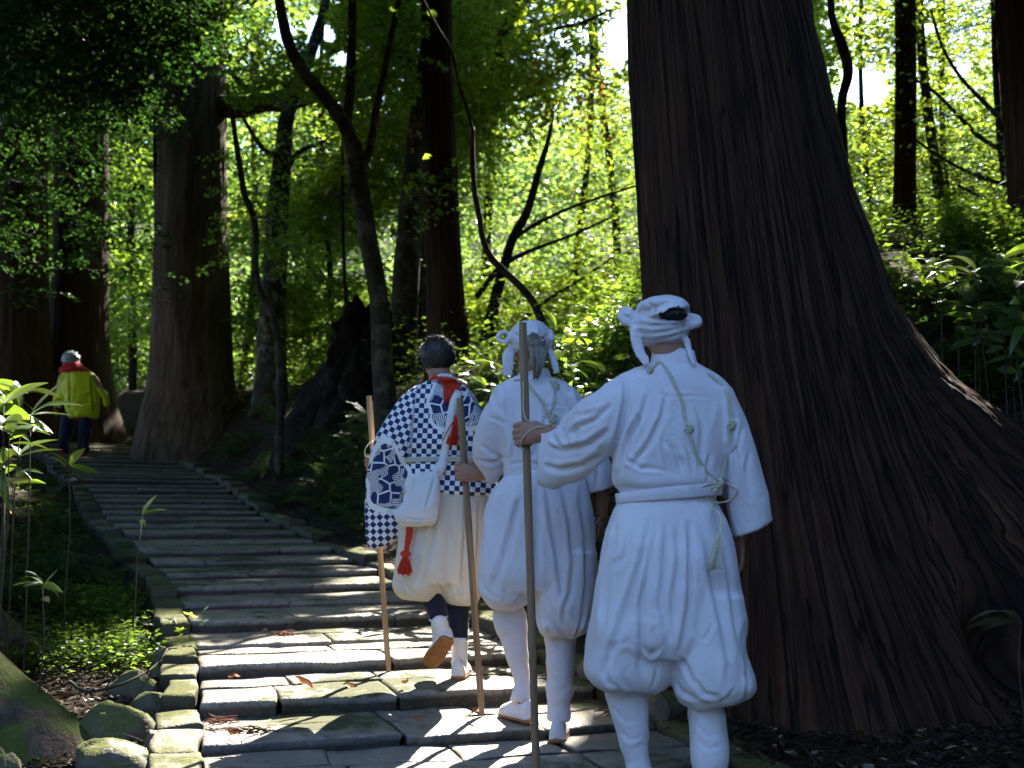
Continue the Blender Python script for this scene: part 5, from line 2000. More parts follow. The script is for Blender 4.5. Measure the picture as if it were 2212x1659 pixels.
def open_hand(wr, down, palm, back, s=1.0):
    """Relaxed hanging hand from the wrist: down along the fingers, palm normal, back = towards the little finger."""
    wr, d, p, b = (np.asarray(x, float) for x in (wr, down, palm, back))
    pieces = []
    t = np.linspace(0, 2 * np.pi, 16, endpoint=False)
    rings = []
    for k, hw, ht in ((-0.02, 0.027, 0.019), (0.0, 0.028, 0.018), (0.03, 0.036, 0.0165), (0.06, 0.041, 0.0145), (0.085, 0.040, 0.012)):
        rings.append(wr + s * d * k + s * (np.cos(t)[:, None] * b * hw + np.sin(t)[:, None] * p * ht))
    pieces.append(loft(np.array(rings)))
    for o, L, c in ((0.031, 0.062, 0.55), (0.0105, 0.076, 0.45), (-0.011, 0.083, 0.38), (-0.031, 0.074, 0.30)):
        q = wr + s * (d * 0.08 + b * o)
        P = [q, q + s * L * (d * 0.42 + p * 0.10 * c), q + s * L * (d * 0.74 + p * 0.36 * c), q + s * L * (d * 0.95 + p * 0.85 * c)]
        S = spline(np.array(P), 12)
        rad = np.linspace(0.0098, 0.0072, 12) * s
        pieces += [tube(S, rad, 9), sphere(S[-1], rad[-1], 9, 6)]
    q = wr + s * (d * 0.02 - b * 0.026)
    S = spline(np.array([q, q + s * (d * 0.035 - b * 0.022 + p * 0.012), q + s * (d * 0.07 - b * 0.024 + p * 0.026)]), 10)
    rad = np.linspace(0.0145, 0.0085, 10) * s
    pieces += [tube(S, rad, 9), sphere(S[-1], rad[-1], 9, 6)]
    return pieces


def head(c, s=1.0, yaw=0.0, pitch=0.0, neck_to=None):
    """Head with face, c at its middle; facing +Y before turning. Head height about 0.225 m."""
    Rm = rot_xyz(pitch, 0, yaw)
    c = np.asarray(c, float)
    loc = lambda x, y, z: c + Rm @ (np.array([x, y, z]) * s)
    P = []
    P.append(sphere(loc(0, -0.012, 0.028), np.array([0.076, 0.095, 0.086]) * s, 24, 16, Rm))
    P.append(sphere(loc(0, 0.034, -0.030), np.array([0.060, 0.060, 0.078]) * s, 20, 14, Rm))
    P.append(sphere(loc(0, 0.066, -0.086), np.array([0.030, 0.026, 0.024]) * s, 14, 10, Rm))          # chin
    P.append(sphere(loc(0, 0.102, -0.022), np.array([0.014, 0.020, 0.020]) * s, 12, 9, Rm))           # nose tip
    P.append(tube(np.array([loc(0, 0.088, 0.020), loc(0, 0.100, -0.010), loc(0, 0.106, -0.022)]), np.array([0.008, 0.010, 0.011]) * s, 8))
    P.append(tube(np.array([loc(-0.045, 0.072, 0.026), loc(0, 0.092, 0.030), loc(0.045, 0.072, 0.026)]), np.array([0.010, 0.011, 0.010]) * s, 8))
    for z, y in ((-0.053, 0.092), (-0.064, 0.089)):
        P.append(tube(np.array([loc(-0.024, y - 0.012, z), loc(0, y, z), loc(0.024, y - 0.012, z)]), np.array([0.004, 0.006, 0.004]) * s, 7))
    for sx in (-1, 1):
        P.append(sphere(loc(sx * 0.031, 0.074, 0.004), np.array([0.013, 0.012, 0.010]) * s, 10, 8, Rm))
        P.append(sphere(loc(sx * 0.043, 0.066, -0.022), np.array([0.020, 0.022, 0.018]) * s, 10, 8, Rm))
        E = rot_xyz(0, 0, yaw + sx * 0.35) @ rot_xyz(0.15, 0, 0)
        P.append(sphere(loc(sx * 0.079, -0.010, -0.004), np.array([0.010, 0.019, 0.032]) * s, 12, 9, E))
    if neck_to is not None:
        n0 = loc(0, -0.012, -0.055)
        P.append(tube(spline(np.array([n0, (n0 + neck_to) / 2, neck_to]), 8), np.linspace(0.056, 0.064, 8) * s, 16))
    return P


def shoe(heel, toe, up, w, h, n=20):
    """Closed foot shape from heel to toe; returns upper and sole pieces."""
    heel, toe, up = np.asarray(heel, float), np.asarray(toe, float), np.asarray(up, float)
    ax = toe - heel
    up = up - ax * (up @ ax) / (ax @ ax)
    up /= np.linalg.norm(up)
    sd = np.cross(ax / np.linalg.norm(ax), up)
    t = np.linspace(0, 2 * np.pi, n, endpoint=False)
    A, Bq = [], []
    for k, wk, hk in ((0.0, 0.55, 0.75), (0.06, 0.78, 0.95), (0.25, 0.82, 1.0), (0.5, 0.92, 0.85), (0.72, 1.0, 0.62), (0.9, 0.82, 0.45), (1.0, 0.45, 0.25)):
        c = heel + ax * k
        x = np.cos(t) * w * wk
        z = np.where(np.sin(t) > 0, np.sin(t) * h * hk, np.sin(t) * 0.004)
        A.append(c + x[:, None] * sd + z[:, None] * up)
        z2 = np.sign(np.sin(t)) * np.abs(np.sin(t)) ** 0.4 * 0.009
        Bq.append(c + (x * 1.06)[:, None] * sd + (z2 - 0.006)[:, None] * up)
    return loft(np.array(A)), loft(np.array(Bq))


def staff(label, top, bot, r, mat, group='walking staffs'):
    top, bot = np.asarray(top, float), np.asarray(bot, float)
    L = np.linalg.norm(top - bot)
    z = np.linspace(0, 1, 26)
    P = np.stack([0.004 * np.sin(z * 3 + L), 0 * z, z * L], -1)
    rad = r * (0.92 + 0.1 * z + 0.03 * np.sin(z * 23))
    rad = np.concatenate([[rad[0] * 0.8], rad[1:-1], [rad[-1] * 0.93]])
    V, F = tube(P, rad, 8)
    V = V.reshape(-1, 3)
    me = mesh_from('walking_staff', V, F, [mat], False)
    o = put('walking_staff', me, None, tuple(bot), label, 'staff', group)
    q = Vector(top - bot).to_track_quat('Z', 'Y')
    o.rotation_mode = 'QUATERNION'
    o.rotation_quaternion = q
    return (top - bot) / L


def body(root_label, pieces, base, voxel=0.011, it=3, hands=(), **kw):
    V, F, E = union(pieces, voxel, it)
    if len(hands):
        mb = MB()
        mb.add(V, F)
        V2, F2, _ = union(hands, 0.0040, 1)
        mb.add(V2, F2)
        V, F = mb.arrays()
    me = mesh_from('person', V - np.asarray(base), F, [M['skin']])
    return put('person', me, None, tuple(base), root_label, 'person', **kw)


def strand_hair(V0, F0, seed, amp):
    return V0


# =================================================================== man with the white head cloth, nearest
def near_man():
    g = Fig(3.75)
    p = g.p
    base = p(1440, 1705)
    SA = p(1129, 697, 0.25)
    SB = p(1160, 1720, 0.25)
    zg = stair_z(SB[0], SB[1])
    SB[2] = zg + 0.004
    ax = staff('tall octagonal walking staff held by the nearest man in white', SA, SB, 0.0155, M['wood_dark'])
    k = (p(1139, 940, 0.25)[2] - SB[2]) / (SA[2] - SB[2])
    C = SB + (SA - SB) * k
    e1 = np.array([0.93, -0.30, 0.05]); e1 /= np.linalg.norm(e1)
    e2 = np.array([-0.30, -0.93, 0.1]); e2 -= e1 * (e2 @ e1); e2 /= np.linalg.norm(e2)
    B = []
    B += head(p(1437, 706, 0.0), 1.0, R(12), R(-8), p(1450, 800, 0.0))
    HB = fist(C, ax, e1, e2, 1.05)
    wr = C + e1 * 0.095 + e2 * 0.012
    B += g.caps([(p(1345, 870, 0.02), 0.045), (p(1262, 975, 0.08), 0.034), (wr, 0.026), (C + e1 * 0.07 + e2 * 0.016, 0.024)])
    B += g.caps([(p(1535, 875), 0.045), (p(1588, 1000, 0.0), 0.036), (p(1598, 1130, 0.05), 0.03), (p(1600, 1160, 0.06), 0.027)])
    HB += open_hand(p(1600, 1158, 0.06), [0, 0.15, -0.99], [-0.98, 0.1, 0.0], [0, -1, -0.1], 0.95)
    B.append(g.rows([(805, 1390, 1520, .07), (850, 1330, 1560, .09), (950, 1350, 1545, .10), (1060, 1355, 1530, .10), (1150, 1345, 1550, .11), (1230, 1350, 1550, .10)]))
    feet = []
    for (ku, kv, au, av, dy0, dy1) in ((1375, 1440, 1380, 1640, 0.05, 0.0), (1515, 1470, 1530, 1660, -0.02, -0.08)):
        B += g.caps([(p(1395 if ku < 1450 else 1500, 1190), 0.07), (p(ku, kv, dy0), 0.045), (p((ku + au) / 2, (kv + av) / 2, (dy0 + dy1) / 2), 0.038), (p(au, av, dy1), 0.028)])
        a = p(au, av, dy1)
        fz = stair_z(a[0], a[1] + 0.05)
        B += g.caps([(a, 0.028), (np.array([a[0], a[1] + 0.02, fz + 0.05]), 0.028), (np.array([a[0] + (-.03 if ku < 1450 else .03), a[1] + 0.15, fz + 0.035]), 0.028)])
        feet.append((a, fz, -0.03 if ku < 1450 else 0.03))
    root = body('man in white robe and head cloth nearest the camera, left fist round a tall staff', B, base, hands=HB)

    c3 = lambda L: [(0.3199 * x + 1079.5, 0.3199 * y + 619.4) for x, y in L]
    # robe
    tor = g.rows([(783, 1403, 1503, .070), (797, 1372, 1528, .088), (822, 1326, 1562, .108), (860, 1304, 1586, .125), (915, 1312, 1580, .142), (970, 1320, 1570, .146), (1015, 1324, 1562, .146), (1046, 1326, 1560, .150), (1060, 1340, 1548, .130), (1095, 1342, 1546, .12)])
    sl = g.sleeve([((1345, 808), (1335, 965), .105, 0.0), ((1296, 838), (1316, 985), .11, 0.0), ((1256, 864), (1292, 1006), .10, 0.03), ((1226, 892), (1262, 1030), .095, 0.08), ((1203, 924), (1226, 1047), .085, 0.14), ((1181, 931), (1192, 1056), .075, 0.18), ((1164, 933), (1160, 1045), .062, 0.21)], hollow=0.10)
    sr = g.sleeve([((1500, 838), (1578, 842), .10, 0), ((1520, 900), (1602, 895), .105, 0), ((1542, 970), (1626, 962), .105, 0.0), ((1560, 1045), (1648, 1042), .11, 0.01), ((1572, 1110), (1660, 1090), .11, 0.02), ((1579, 1163), (1668, 1124), .105, 0.03)], hollow=0.12)
    fold = [(c3(L), w, a) for L, w, a in (
        ([(1010, 690), (965, 850), (885, 1000), (830, 1150), (795, 1300)], 7, .011), ([(1125, 730), (1100, 870), (1010, 1060), (890, 1215)], 7, .010),
        ([(850, 590), (850, 760), (805, 960), (765, 1110)], 6, .010), ([(840, 1160), (950, 1225), (1070, 1240)], 5, .010), ([(1125, 1040), (1190, 1130), (1235, 1240)], 6, .010),
        ([(1100, 1010), (1108, 1140), (1145, 1250)], 5, .008), ([(990, 702), (1150, 745), (1300, 740), (1440, 748)], 3.5, .005), ([(1330, 800), (1370, 960), (1350, 1180)], 8, .006),
        ([(760, 790), (640, 900), (520, 955), (470, 1000)], 7, .010), ([(745, 960), (600, 1065), (430, 1105), (320, 1080)], 8, .014), ([(690, 1130), (560, 1205), (400, 1235), (290, 1205)], 8, .012),
        ([(340, 970), (365, 1030), (420, 1080)], 5, .012), ([(425, 950), (440, 1010), (480, 1060)], 5, .012), ([(520, 930), (500, 990), (520, 1060)], 5, .008), ([(700, 830), (600, 860), (500, 870)], 6, .006),
        ([(1590, 860), (1560, 1000), (1600, 1180), (1590, 1330)], 7, .009), ([(1690, 1100), (1660, 1250), (1690, 1420)], 6, .007), ([(1640, 940), (1610, 1080), (1530, 1160)], 5, .007), ([(940, 1240), (1000, 1210), (1200, 1270)], 4, .006),
        ([(1250, 1040), (1290, 1160), (1300, 1270)], 6, .008), ([(1420, 1120), (1400, 1220), (1420, 1300)], 6, .008), ([(880, 840), (930, 900), (910, 980)], 6, .005))]
    robe, bvh = garment(root, 'robe', [tor, sl, sr], M['white'], 0.0070, 2, fold, [(3, .0045, (5, 5, 2.6)), (8, .0006, (15, 15, 9))])
    # collar
    V, F = loft(np.array([g.lr((1399, 796), (1508, 796), .082, 0.0), g.lr((1406, 778), (1503, 778), .074, 0.0), g.lr((1409, 760), (1499, 760), .070, 0.005), g.lr((1412, 757), (1496, 758), .064, 0.005), g.lr((1414, 770), (1494, 770), .060, 0.005)]), cap=False)
    child(root, 'collar', V, F, [M['white']])
    # belt
    V, F = loft(np.array([g.lr((1336, 1089), (1554, 1070), .128, 0, 60), g.lr((1332, 1088), (1558, 1069), .140, 0, 60), g.lr((1331, 1086), (1559, 1066), .1415, 0, 60), g.lr((1330, 1077), (1560, 1054), .143, 0, 60), g.lr((1329, 1068), (1561, 1042), .1445, 0, 60), g.lr((1331, 1066), (1559, 1040), .143, 0, 60), g.lr((1338, 1066), (1552, 1041), .126, 0, 60)]), cap=False)
    V = V + 0.002 * fbm(V * 40, 2)[:, None]
    child(root, 'belt', V, F, [M['white']])
    # wide trousers gathered below the knee
    up = g.rows([(1072, 1340, 1548, .126), (1088, 1333, 1556, .139), (1120, 1317, 1573, .158), (1170, 1300, 1589, .175), (1240, 1289, 1601, .188), (1310, 1279, 1605, .192), (1380, 1269, 1609, .192), (1410, 1275, 1605, .17)], 56)
    l1 = g.rows([(1280, 1285, 1445, .165, 0.02), (1350, 1273, 1455, .175, 0.02), (1410, 1266, 1456, .178, 0.02), (1455, 1263, 1448, .172, 0.02), (1478, 1276, 1438, .155, 0.02), (1490, 1296, 1416, .12, 0.02), (1494, 1306, 1402, .085, 0.02), (1478, 1318, 1390, .06, 0.02)], 48)
    l2 = g.rows([(1280, 1440, 1606, .165, -0.02), (1370, 1445, 1611, .175, -0.03), (1440, 1450, 1620, .178, -0.04), (1482, 1454, 1629, .17, -0.04), (1506, 1462, 1618, .14, -0.04), (1522, 1480, 1580, .10, -0.04), (1526, 1490, 1560, .08, -0.04), (1508, 1500, 1550, .055, -0.04)], 48)
    c4 = lambda L: [(0.3334 * x + 1221, 0.3334 * y + 1106) for x, y in L]
    fold = [(c4(L), w, a) for L, w, a in (
        ([(560, 30), (500, 320), (390, 640), (300, 900), (235, 1090)], 9, .016), ([(600, 60), (545, 330), (500, 560), (500, 900), (470, 1080)], 9, .015), ([(650, 60), (650, 330), (620, 560), (660, 800), (640, 960)], 8, .012),
        ([(720, 60), (740, 320), (700, 560), (690, 820)], 8, .012), ([(805, 40), (810, 430), (800, 600), (770, 800), (735, 930)], 7, .020), ([(900, 120), (950, 420), (1010, 700), (1060, 960), (1050, 1150)], 9, .012),
        ([(1000, 120), (1060, 400), (1100, 700), (1150, 950)], 8, .011), ([(330, 60), (310, 200), (290, 270)], 6, .012), ([(420, 110), (380, 300), (300, 340)], 6, .010), ([(290, 330), (260, 600), (220, 900)], 7, .009),
        ([(500, 870), (560, 930), (630, 860)], 6, .010), ([(560, 620), (600, 650), (640, 640)], 4, .006), ([(850, 760), (900, 830), (980, 700)], 5, .008), ([(730, 930), (790, 1010), (830, 1130)], 6, .012),
        ([(700, 1080), (760, 1170), (860, 1220)], 6, .012), ([(840, 1090), (900, 1180), (1000, 1200)], 6, .012), ([(1090, 1150), (1060, 1200), (1000, 1230)], 5, .010), ([(1170, 1040), (1190, 1110), (1170, 1180)], 5, .010),
        ([(260, 1040), (280, 1100), (330, 1140)], 6, .012), ([(370, 1030), (380, 1100), (420, 1150)], 6, .012), ([(480, 1040), (490, 1110), (510, 1160)], 5, .011), ([(590, 1010), (580, 1090), (560, 1150)], 5, .011), ([(330, 880), (400, 840), (460, 880)], 5, .006),
        ([(700, 205), (800, 200), (910, 215)], 3, .004), ([(700, 235), (800, 228), (900, 240)], 3, .004))]
    garment(root, 'wide_trousers', [up, l1, l2], M['white2'], 0.0082, 2, fold, [(5, .0055, (5, 5, 1.1)), (11, .0006, (13, 13, 6))])
    # gaiters and footwear
    for k, R_ in enumerate(([(1470, 1316, 1390, .062, 0.02), (1494, 1305, 1401, .078, 0.02), (1520, 1311, 1402, .080, 0.02), (1560, 1323, 1402, .074, 0.015), (1600, 1335, 1401, .064, 0.01), (1640, 1347, 1405, .052, 0.0), (1672, 1352, 1410, .050, 0.0)],
                            [(1500, 1500, 1552, .060, -0.04), (1528, 1488, 1566, .078, -0.04), (1565, 1488, 1572, .082, -0.045), (1600, 1491, 1573, .078, -0.06), (1640, 1493, 1573, .066, -0.08), (1676, 1500, 1566, .055, -0.08)])):
        garment(root, 'gaiter', [g.rows(R_)], M['white2'], 0.007, 3, [([(1320 + k * 175, 1525 + k * 30), (1350 + k * 175, 1560 + k * 30), (1385 + k * 175, 1555 + k * 30)], 5, .006), ([(1335 + k * 170, 1575 + k * 20), (1360 + k * 170, 1600 + k * 20), (1390 + k * 170, 1590 + k * 20)], 5, .006)], [(2 + k, .0022, (7, 7, 9))])
        a, fz, dx = feet[k]
        S1, S2 = shoe((a[0] - dx * .3, a[1] - 0.075, fz + 0.014), (a[0] + dx * 1.6, a[1] + 0.19, fz + 0.012), (0, 0, 1), 0.047, 0.085)
        ob = child(root, 'shoe', *S1, [M['white2']])
        child(root, 'sole', *S2, [M['sole']], under=ob)
    # head cloth
    hc = []
    hc.append(g.rows([(748, 1404, 1466, .060), (742, 1386, 1478, .088), (728, 1366, 1486, .108), (710, 1360, 1490, .116), (696, 1361, 1490, .118), (686, 1368, 1484, .112), (678, 1374, 1478, .10)], 44, 2.0))
    hc.append(g.rows([(682, 1382, 1478, .090, -0.01), (673, 1375, 1487, .112, -0.02), (664, 1374, 1488, .118, -0.025), (655, 1381, 1480, .108, -0.015), (648, 1398, 1466, .082, -0.0), (645, 1415, 1450, .05, 0.0)], 44, 2.1))
    # the flap that stands off the crown, its lip curling outwards
    lip = spline(np.array([p(1398, 690, -.100), p(1414, 683, -.126), p(1432, 675, -.146), p(1450, 667, -.156), p(1468, 664, -.150), p(1484, 669, -.126), p(1490, 682, -.090)]), 22)
    inn = spline(np.array([p(1394, 682, -.060), p(1410, 668, -.085), p(1430, 658, -.10), p(1450, 652, -.105), p(1470, 652, -.10), p(1486, 660, -.08), p(1490, 676, -.055)]), 22)
    dz = np.array([0, 0, .0045])
    mid = 0.5 * (lip + inn) + np.array([0, -.006, .010])
    hc.append(loft(np.stack([inn + dz, mid + dz, lip + dz * 1.1, lip - dz, mid - dz, inn - dz], 1)))
    ck = p(1355, 684, -0.03)
    Vk, Fk = sphere(ck, np.array([.031, .026, .034]), 40, 26, rot_xyz(0, R(-20), 0))
    hc.append((Vk + ((Vk - ck) * (0.16 * np.sin(np.arctan2(Vk[:, 2] - ck[2], Vk[:, 0] - ck[0] - .02) * 7))[:, None]) + 0.006 * fbm(Vk * 45, 2)[:, None], Fk))
    hc.append(tube(spline(np.array([p(1366, 700, -.05), p(1350, 697, -.05), p(1340, 682, -.045), p(1350, 668, -.04), p(1362, 672, -.035)]), 16), 0.012, 8))
    hc.append(tube(spline(np.array([p(1480, 705, -.06), p(1496, 702, -.06), p(1509, 698, -.055), p(1503, 688, -.05), p(1484, 686, -.05)]), 16), np.array([.016] * 16), 9))
    tl = [((1360, 704), (1382, 706), .012, -.05), ((1361, 730), (1388, 735), .011, -.06), ((1368, 758), (1394, 760), .010, -.07), ((1382, 782), (1402, 776), .009, -.085), ((1393, 791), (1402, 787), .008, -.09)]
    hc.append(g.sleeve(tl, 16, 3.0))
    hc.append(g.sleeve([((1470, 722), (1486, 720), .011, -.05), ((1478, 745), (1493, 745), .010, -.06), ((1486, 770), (1499, 768), .009, -.08), ((1496, 793), (1504, 791), .008, -.085)], 16, 3.0))
    fold = [([(1362, 716), (1400, 722), (1445, 716), (1488, 704)], 4, .006), ([(1372, 731), (1410, 735), (1450, 728), (1484, 716)], 4, .006), ([(1366, 700), (1410, 704), (1460, 700)], 4, .005), ([(1378, 676), (1400, 688), (1440, 690), (1486, 684)], 5, .010), ([(1392, 650), (1410, 662), (1420, 676)], 4, .004),
            ([(1440, 648), (1446, 656), (1450, 664)], 4, .004), ([(1346, 672), (1352, 684), (1364, 694)], 3.5, .007), ([(1370, 715), (1374, 745), (1388, 780)], 3, .005), ([(1454, 690), (1470, 694), (1486, 694)], 3, .005)]
    garment(root, 'head_cloth', hc, M['white'], 0.0052, 2, fold, [(4, .0016, (30, 30, 40))])
    V, F = sphere(p(1451, 679, -0.100), np.array([.055, .036, .024]), 60, 26)
    V = V + 0.006 * vnoise(V * np.array([300, 300, 30]))[:, None] * np.array([0, -1, -0.9])
    child(root, 'hair', V, F, [M['hair_black']], label='black hair showing through the gap of the head cloth')
    # knotted cords across the back
    mb = MB()
    q = lambda x, y, o=.006: on_cloth(bvh, 0.3199 * x + 1079.5, 0.3199 * y + 619.4, o, 3.62)
    ex, ez = np.array([1.0, 0, 0]), np.array([0, 0, 1.0])
    for off in (0, 14):
        rope(mb, [q(1000 + off, 500), q(1070 + off, 515), q(1125 + off, 570), q(1185 + off, 690), q(1225 + off, 790), q(1240 + off, 880), q(1262 + off * .5, 950)], .0022)
        rope(mb, [q(1270 + off, 985), q(1300 + off, 1080), q(1340 + off, 1180), q(1400 + off, 1260), q(1468, 1310)], .0022)
        rope(mb, [q(1400 + off, 592), q(1470 + off, 650), q(1535 + off, 745), q(1545 + off, 830), q(1552 + off * .4, 905)], .0022)
        rope(mb, [q(1548 + off, 950), q(1540 + off, 1050), q(1522 + off, 1170), q(1490 + off, 1260), q(1474, 1312)], .0022)
    for x, y, r_ in ((1272, 958, .0155), (1553, 925, .0155), (1476, 1318, .010), (1490, 1390, .0165), (1505, 1490, .0085)):
        knot(mb, q(x, y, .010), r_, ex, ez, .0026)
    rope(mb, [q(1470, 1325), q(1400, 1330), q(1355, 1350), q(1372, 1420), q(1440, 1460), q(1500, 1488)], .0022)
    rope(mb, [q(1485, 1320), q(1545, 1325), q(1612, 1368), q(1575, 1430), q(1512, 1478)], .0022)
    for off in (-5, 6):
        rope(mb, [q(1508 + off, 1495), q(1505 + off, 1560), q(1492 + off, 1650)], .0022)
    c4p = lambda x, y, dy: p(0.3334 * x + 1221, 0.3334 * y + 1106, dy)
    rope(mb, [q(1492, 1650), c4p(1010, 40, -.20), c4p(1010, 90, -.215)], .0024)
    tassel(mb, c4p(1012, 95, -.22), c4p(955, 370, -.235), .011, 30, .0015, 3)
    knot(mb, q(1010, 508, .012), .010, ex, ez, .0026)
    child(root, 'knotted_cord', *mb.arrays(), [M['rope']])
    # cord round the fist
    mb = MB()
    Pl = [C + s_ for s_ in (e1 * .085 + e2 * .040 + ax * .018, e1 * .05 + e2 * .046 + ax * .016, e1 * .02 + e2 * .048 + ax * .0, e1 * -.005 + e2 * .047 - ax * .03, e1 * -.012 + e2 * .034 - ax * .050, e1 * .0 + e2 * .0 - ax * .055)]
    mb.add(*tube(spline(np.array(Pl), 26), .0024, 6))
    mb.add(*tube(spline(np.array([C + ax * .20 + e2 * .0185, C + ax * .14 + e2 * .020, C + ax * .085 + e2 * .022, C + ax * .05 + e2 * .034 + e1 * .015, C + e1 * .05 + ax * .036 + e2 * .040]), 18), .0020, 6))
    child(root, 'wrist_cord', *mb.arrays(), [M['rope']])
    return root


near_man()


# =================================================================== man with the grey ponytail
def middle_man():
    g = Fig(4.57)
    p = g.p
    base = p(1170, 1560)
    SA, SB = p(993, 860, 0.22), p(1041, 1552, 0.22)
    SB[2] = stair_z(SB[0], SB[1]) + 0.004
    ax = staff('grey brown walking staff held by the man with the grey ponytail', SA, SB, 0.0155, M['wood_dark'])
    k = (p(1006, 1022, 0.22)[2] - SB[2]) / (SA[2] - SB[2])
    C = SB + (SA - SB) * k
    e1 = np.array([0.93, -0.32, -0.10]); e1 /= np.linalg.norm(e1)
    e2 = np.array([-0.32, -0.93, 0.1]); e2 -= e1 * (e2 @ e1); e2 /= np.linalg.norm(e2)
    B = head(p(1147, 757, 0.0), 1.0, R(4), R(-6), p(1150, 830))
    HB = fist(C, ax, e1, e2)
    B += g.caps([(p(1095, 890), 0.045), (p(1066, 975, 0.05), 0.034), (C + e1 * 0.12 + e2 * 0.01, 0.028), (C + e1 * 0.07 + e2 * 0.016, 0.024)])
    B += g.caps([(p(1232, 885), 0.045), (p(1278, 1000, 0.0), 0.036), (p(1300, 1075, 0.02), 0.035), (p(1299, 1112, 0.04), 0.027)])
    HB += open_hand(p(1299, 1112, 0.04), [-0.03, 0.12, -0.99], [-0.85, 0.5, 0.0], [0.5, 0.85, 0.1], 0.62 if False else 0.72)
    B.append(g.rows([(840, 1100, 1210, .07), (880, 1080, 1245, .09), (980, 1090, 1240, .10), (1080, 1090, 1245, .11), (1160, 1090, 1250, .10)]))
    feet = []
    for i, (ku, kv, au, av, dy) in enumerate(((1098, 1300, 1128, 1478, 0.10), (1212, 1340, 1206, 1500, 0.0))):
        B += g.caps([(p(1125 if i == 0 else 1200, 1130), 0.07), (p(ku, kv, 0.05), 0.045), (p((ku + au) / 2 - 2, (kv + av) / 2, dy), 0.038), (p(au, av, dy), 0.028)])
        a = p(au, av, dy)
        fz = stair_z(a[0], a[1] + 0.03)
        d = np.array([-0.085, 0.13]) if i == 0 else np.array([0.02, 0.16])
        B += g.caps([(a, 0.027), (np.array([a[0], a[1], fz + 0.045]), 0.027), (np.array([a[0] + d[0] * .7, a[1] + d[1] * .7, fz + 0.034]), 0.020)])
        feet.append((a, fz, d))
    root = body('man in white robe with grey ponytail under a white head cloth, second in the line', B, base, hands=HB)
    c2 = lambda L: [(0.3201 * x + 955.6, 0.3201 * y + 654.7) for x, y in L]
    tor = g.rows([(812, 1118, 1186, .068), (826, 1086, 1224, .09), (850, 1062, 1254, .112), (900, 1058, 1268, .13), (960, 1072, 1270, .142), (1005, 1088, 1264, .138), (1035, 1088, 1264, .135), (1060, 1092, 1260, .12)])
    sl = g.sleeve([((1076, 838), (1120, 885), .10, 0), ((1044, 885), (1108, 922), .10, 0), ((1026, 935), (1102, 965), .095, 0.02), ((1020, 972), (1096, 1003), .085, 0.06), ((1020, 990), (1072, 1044), .075, 0.10), ((1022, 998), (1056, 1048), .062, 0.12)], hollow=0.08)
    sr = g.sleeve([((1205, 852), (1256, 850), .10, 0), ((1222, 905), (1276, 895), .10, 0), ((1240, 970), (1303, 955), .10, 0), ((1257, 1030), (1322, 1012), .095, 0.0), ((1270, 1070), (1328, 1052), .09, 0.01)], hollow=0.10)
    fold = [(c2(L), w, a) for L, w, a in (
        ([(385, 545), (430, 660), (440, 800), (450, 960)], 5, .010), ([(330, 590), (370, 700), (430, 760)], 5, .008), ([(300, 770), (380, 790), (440, 820)], 4, .006), ([(250, 950), (330, 1010), (430, 1060)], 5, .009), ([(240, 1060), (330, 1080), (420, 1040)], 5, .010),
        ([(690, 640), (700, 760), (660, 900), (600, 1060)], 6, .008), ([(840, 640), (880, 720), (860, 860)], 6, .008), ([(480, 640), (500, 850), (470, 1050)], 6, .007), ([(900, 560), (920, 640), (960, 700)], 5, .006), ([(460, 1090), (560, 1075), (640, 1090), (800, 1080)], 4, .008), ([(660, 700), (780, 690), (860, 700)], 3, .004), ([(1000, 1050), (1050, 1120), (1040, 1240)], 5, .007))]
    robe, bvh = garment(root, 'robe', [tor, sl, sr], M['white'], 0.0074, 2, fold, [(13, .0045, (5, 5, 2.6)), (18, .0006, (15, 15, 9))])
    V, F = loft(np.array([g.lr((1112, 826), (1194, 826), .078), g.lr((1118, 812), (1190, 812), .070), g.lr((1122, 800), (1186, 800), .066), g.lr((1125, 798), (1183, 798), .060), g.lr((1126, 808), (1182, 808), .056)]), cap=False)
    child(root, 'collar', V, F, [M['white']])
    up = g.rows([(1010, 1094, 1260, .125), (1030, 1082, 1266, .14), (1052, 1064, 1274, .155), (1103, 1047, 1284, .175), (1186, 1035, 1288, .19), (1245, 1031, 1288, .19), (1275, 1040, 1280, .165)], 56)
    l1 = g.rows([(1190, 1036, 1162, .165, .02), (1240, 1030, 1164, .17, .02), (1280, 1033, 1158, .16, .02), (1303, 1044, 1142, .135, .02), (1316, 1058, 1122, .10, .02), (1320, 1066, 1114, .08, .02), (1306, 1074, 1108, .055, .02)], 44)
    l2 = g.rows([(1190, 1150, 1289, .165, -.02), (1270, 1152, 1286, .17, -.02), (1325, 1156, 1281, .165, -.02), (1355, 1160, 1274, .15, -.02), (1369, 1170, 1258, .115, -.02), (1374, 1180, 1244, .085, -.02), (1360, 1190, 1236, .06, -.02)], 44)
    c5 = lambda L: [(0.3067 * x + 778.6, 0.3067 * y + 1150) for x, y in L]
    fold = [([(1180, 1040), (1190, 1120), (1205, 1200), (1215, 1290)], 8, .014), ([(1215, 1050), (1232, 1130), (1240, 1220), (1228, 1310)], 8, .014), ([(1130, 1040), (1110, 1130), (1085, 1220), (1060, 1280)], 9, .013), ([(1160, 1050), (1160, 1150), (1158, 1250), (1160, 1330)], 8, .016), ([(1250, 1060), (1266, 1160), (1268, 1260), (1258, 1340)], 7, .012), ([(1090, 1030), (1066, 1110), (1050, 1200)], 7, .009)]
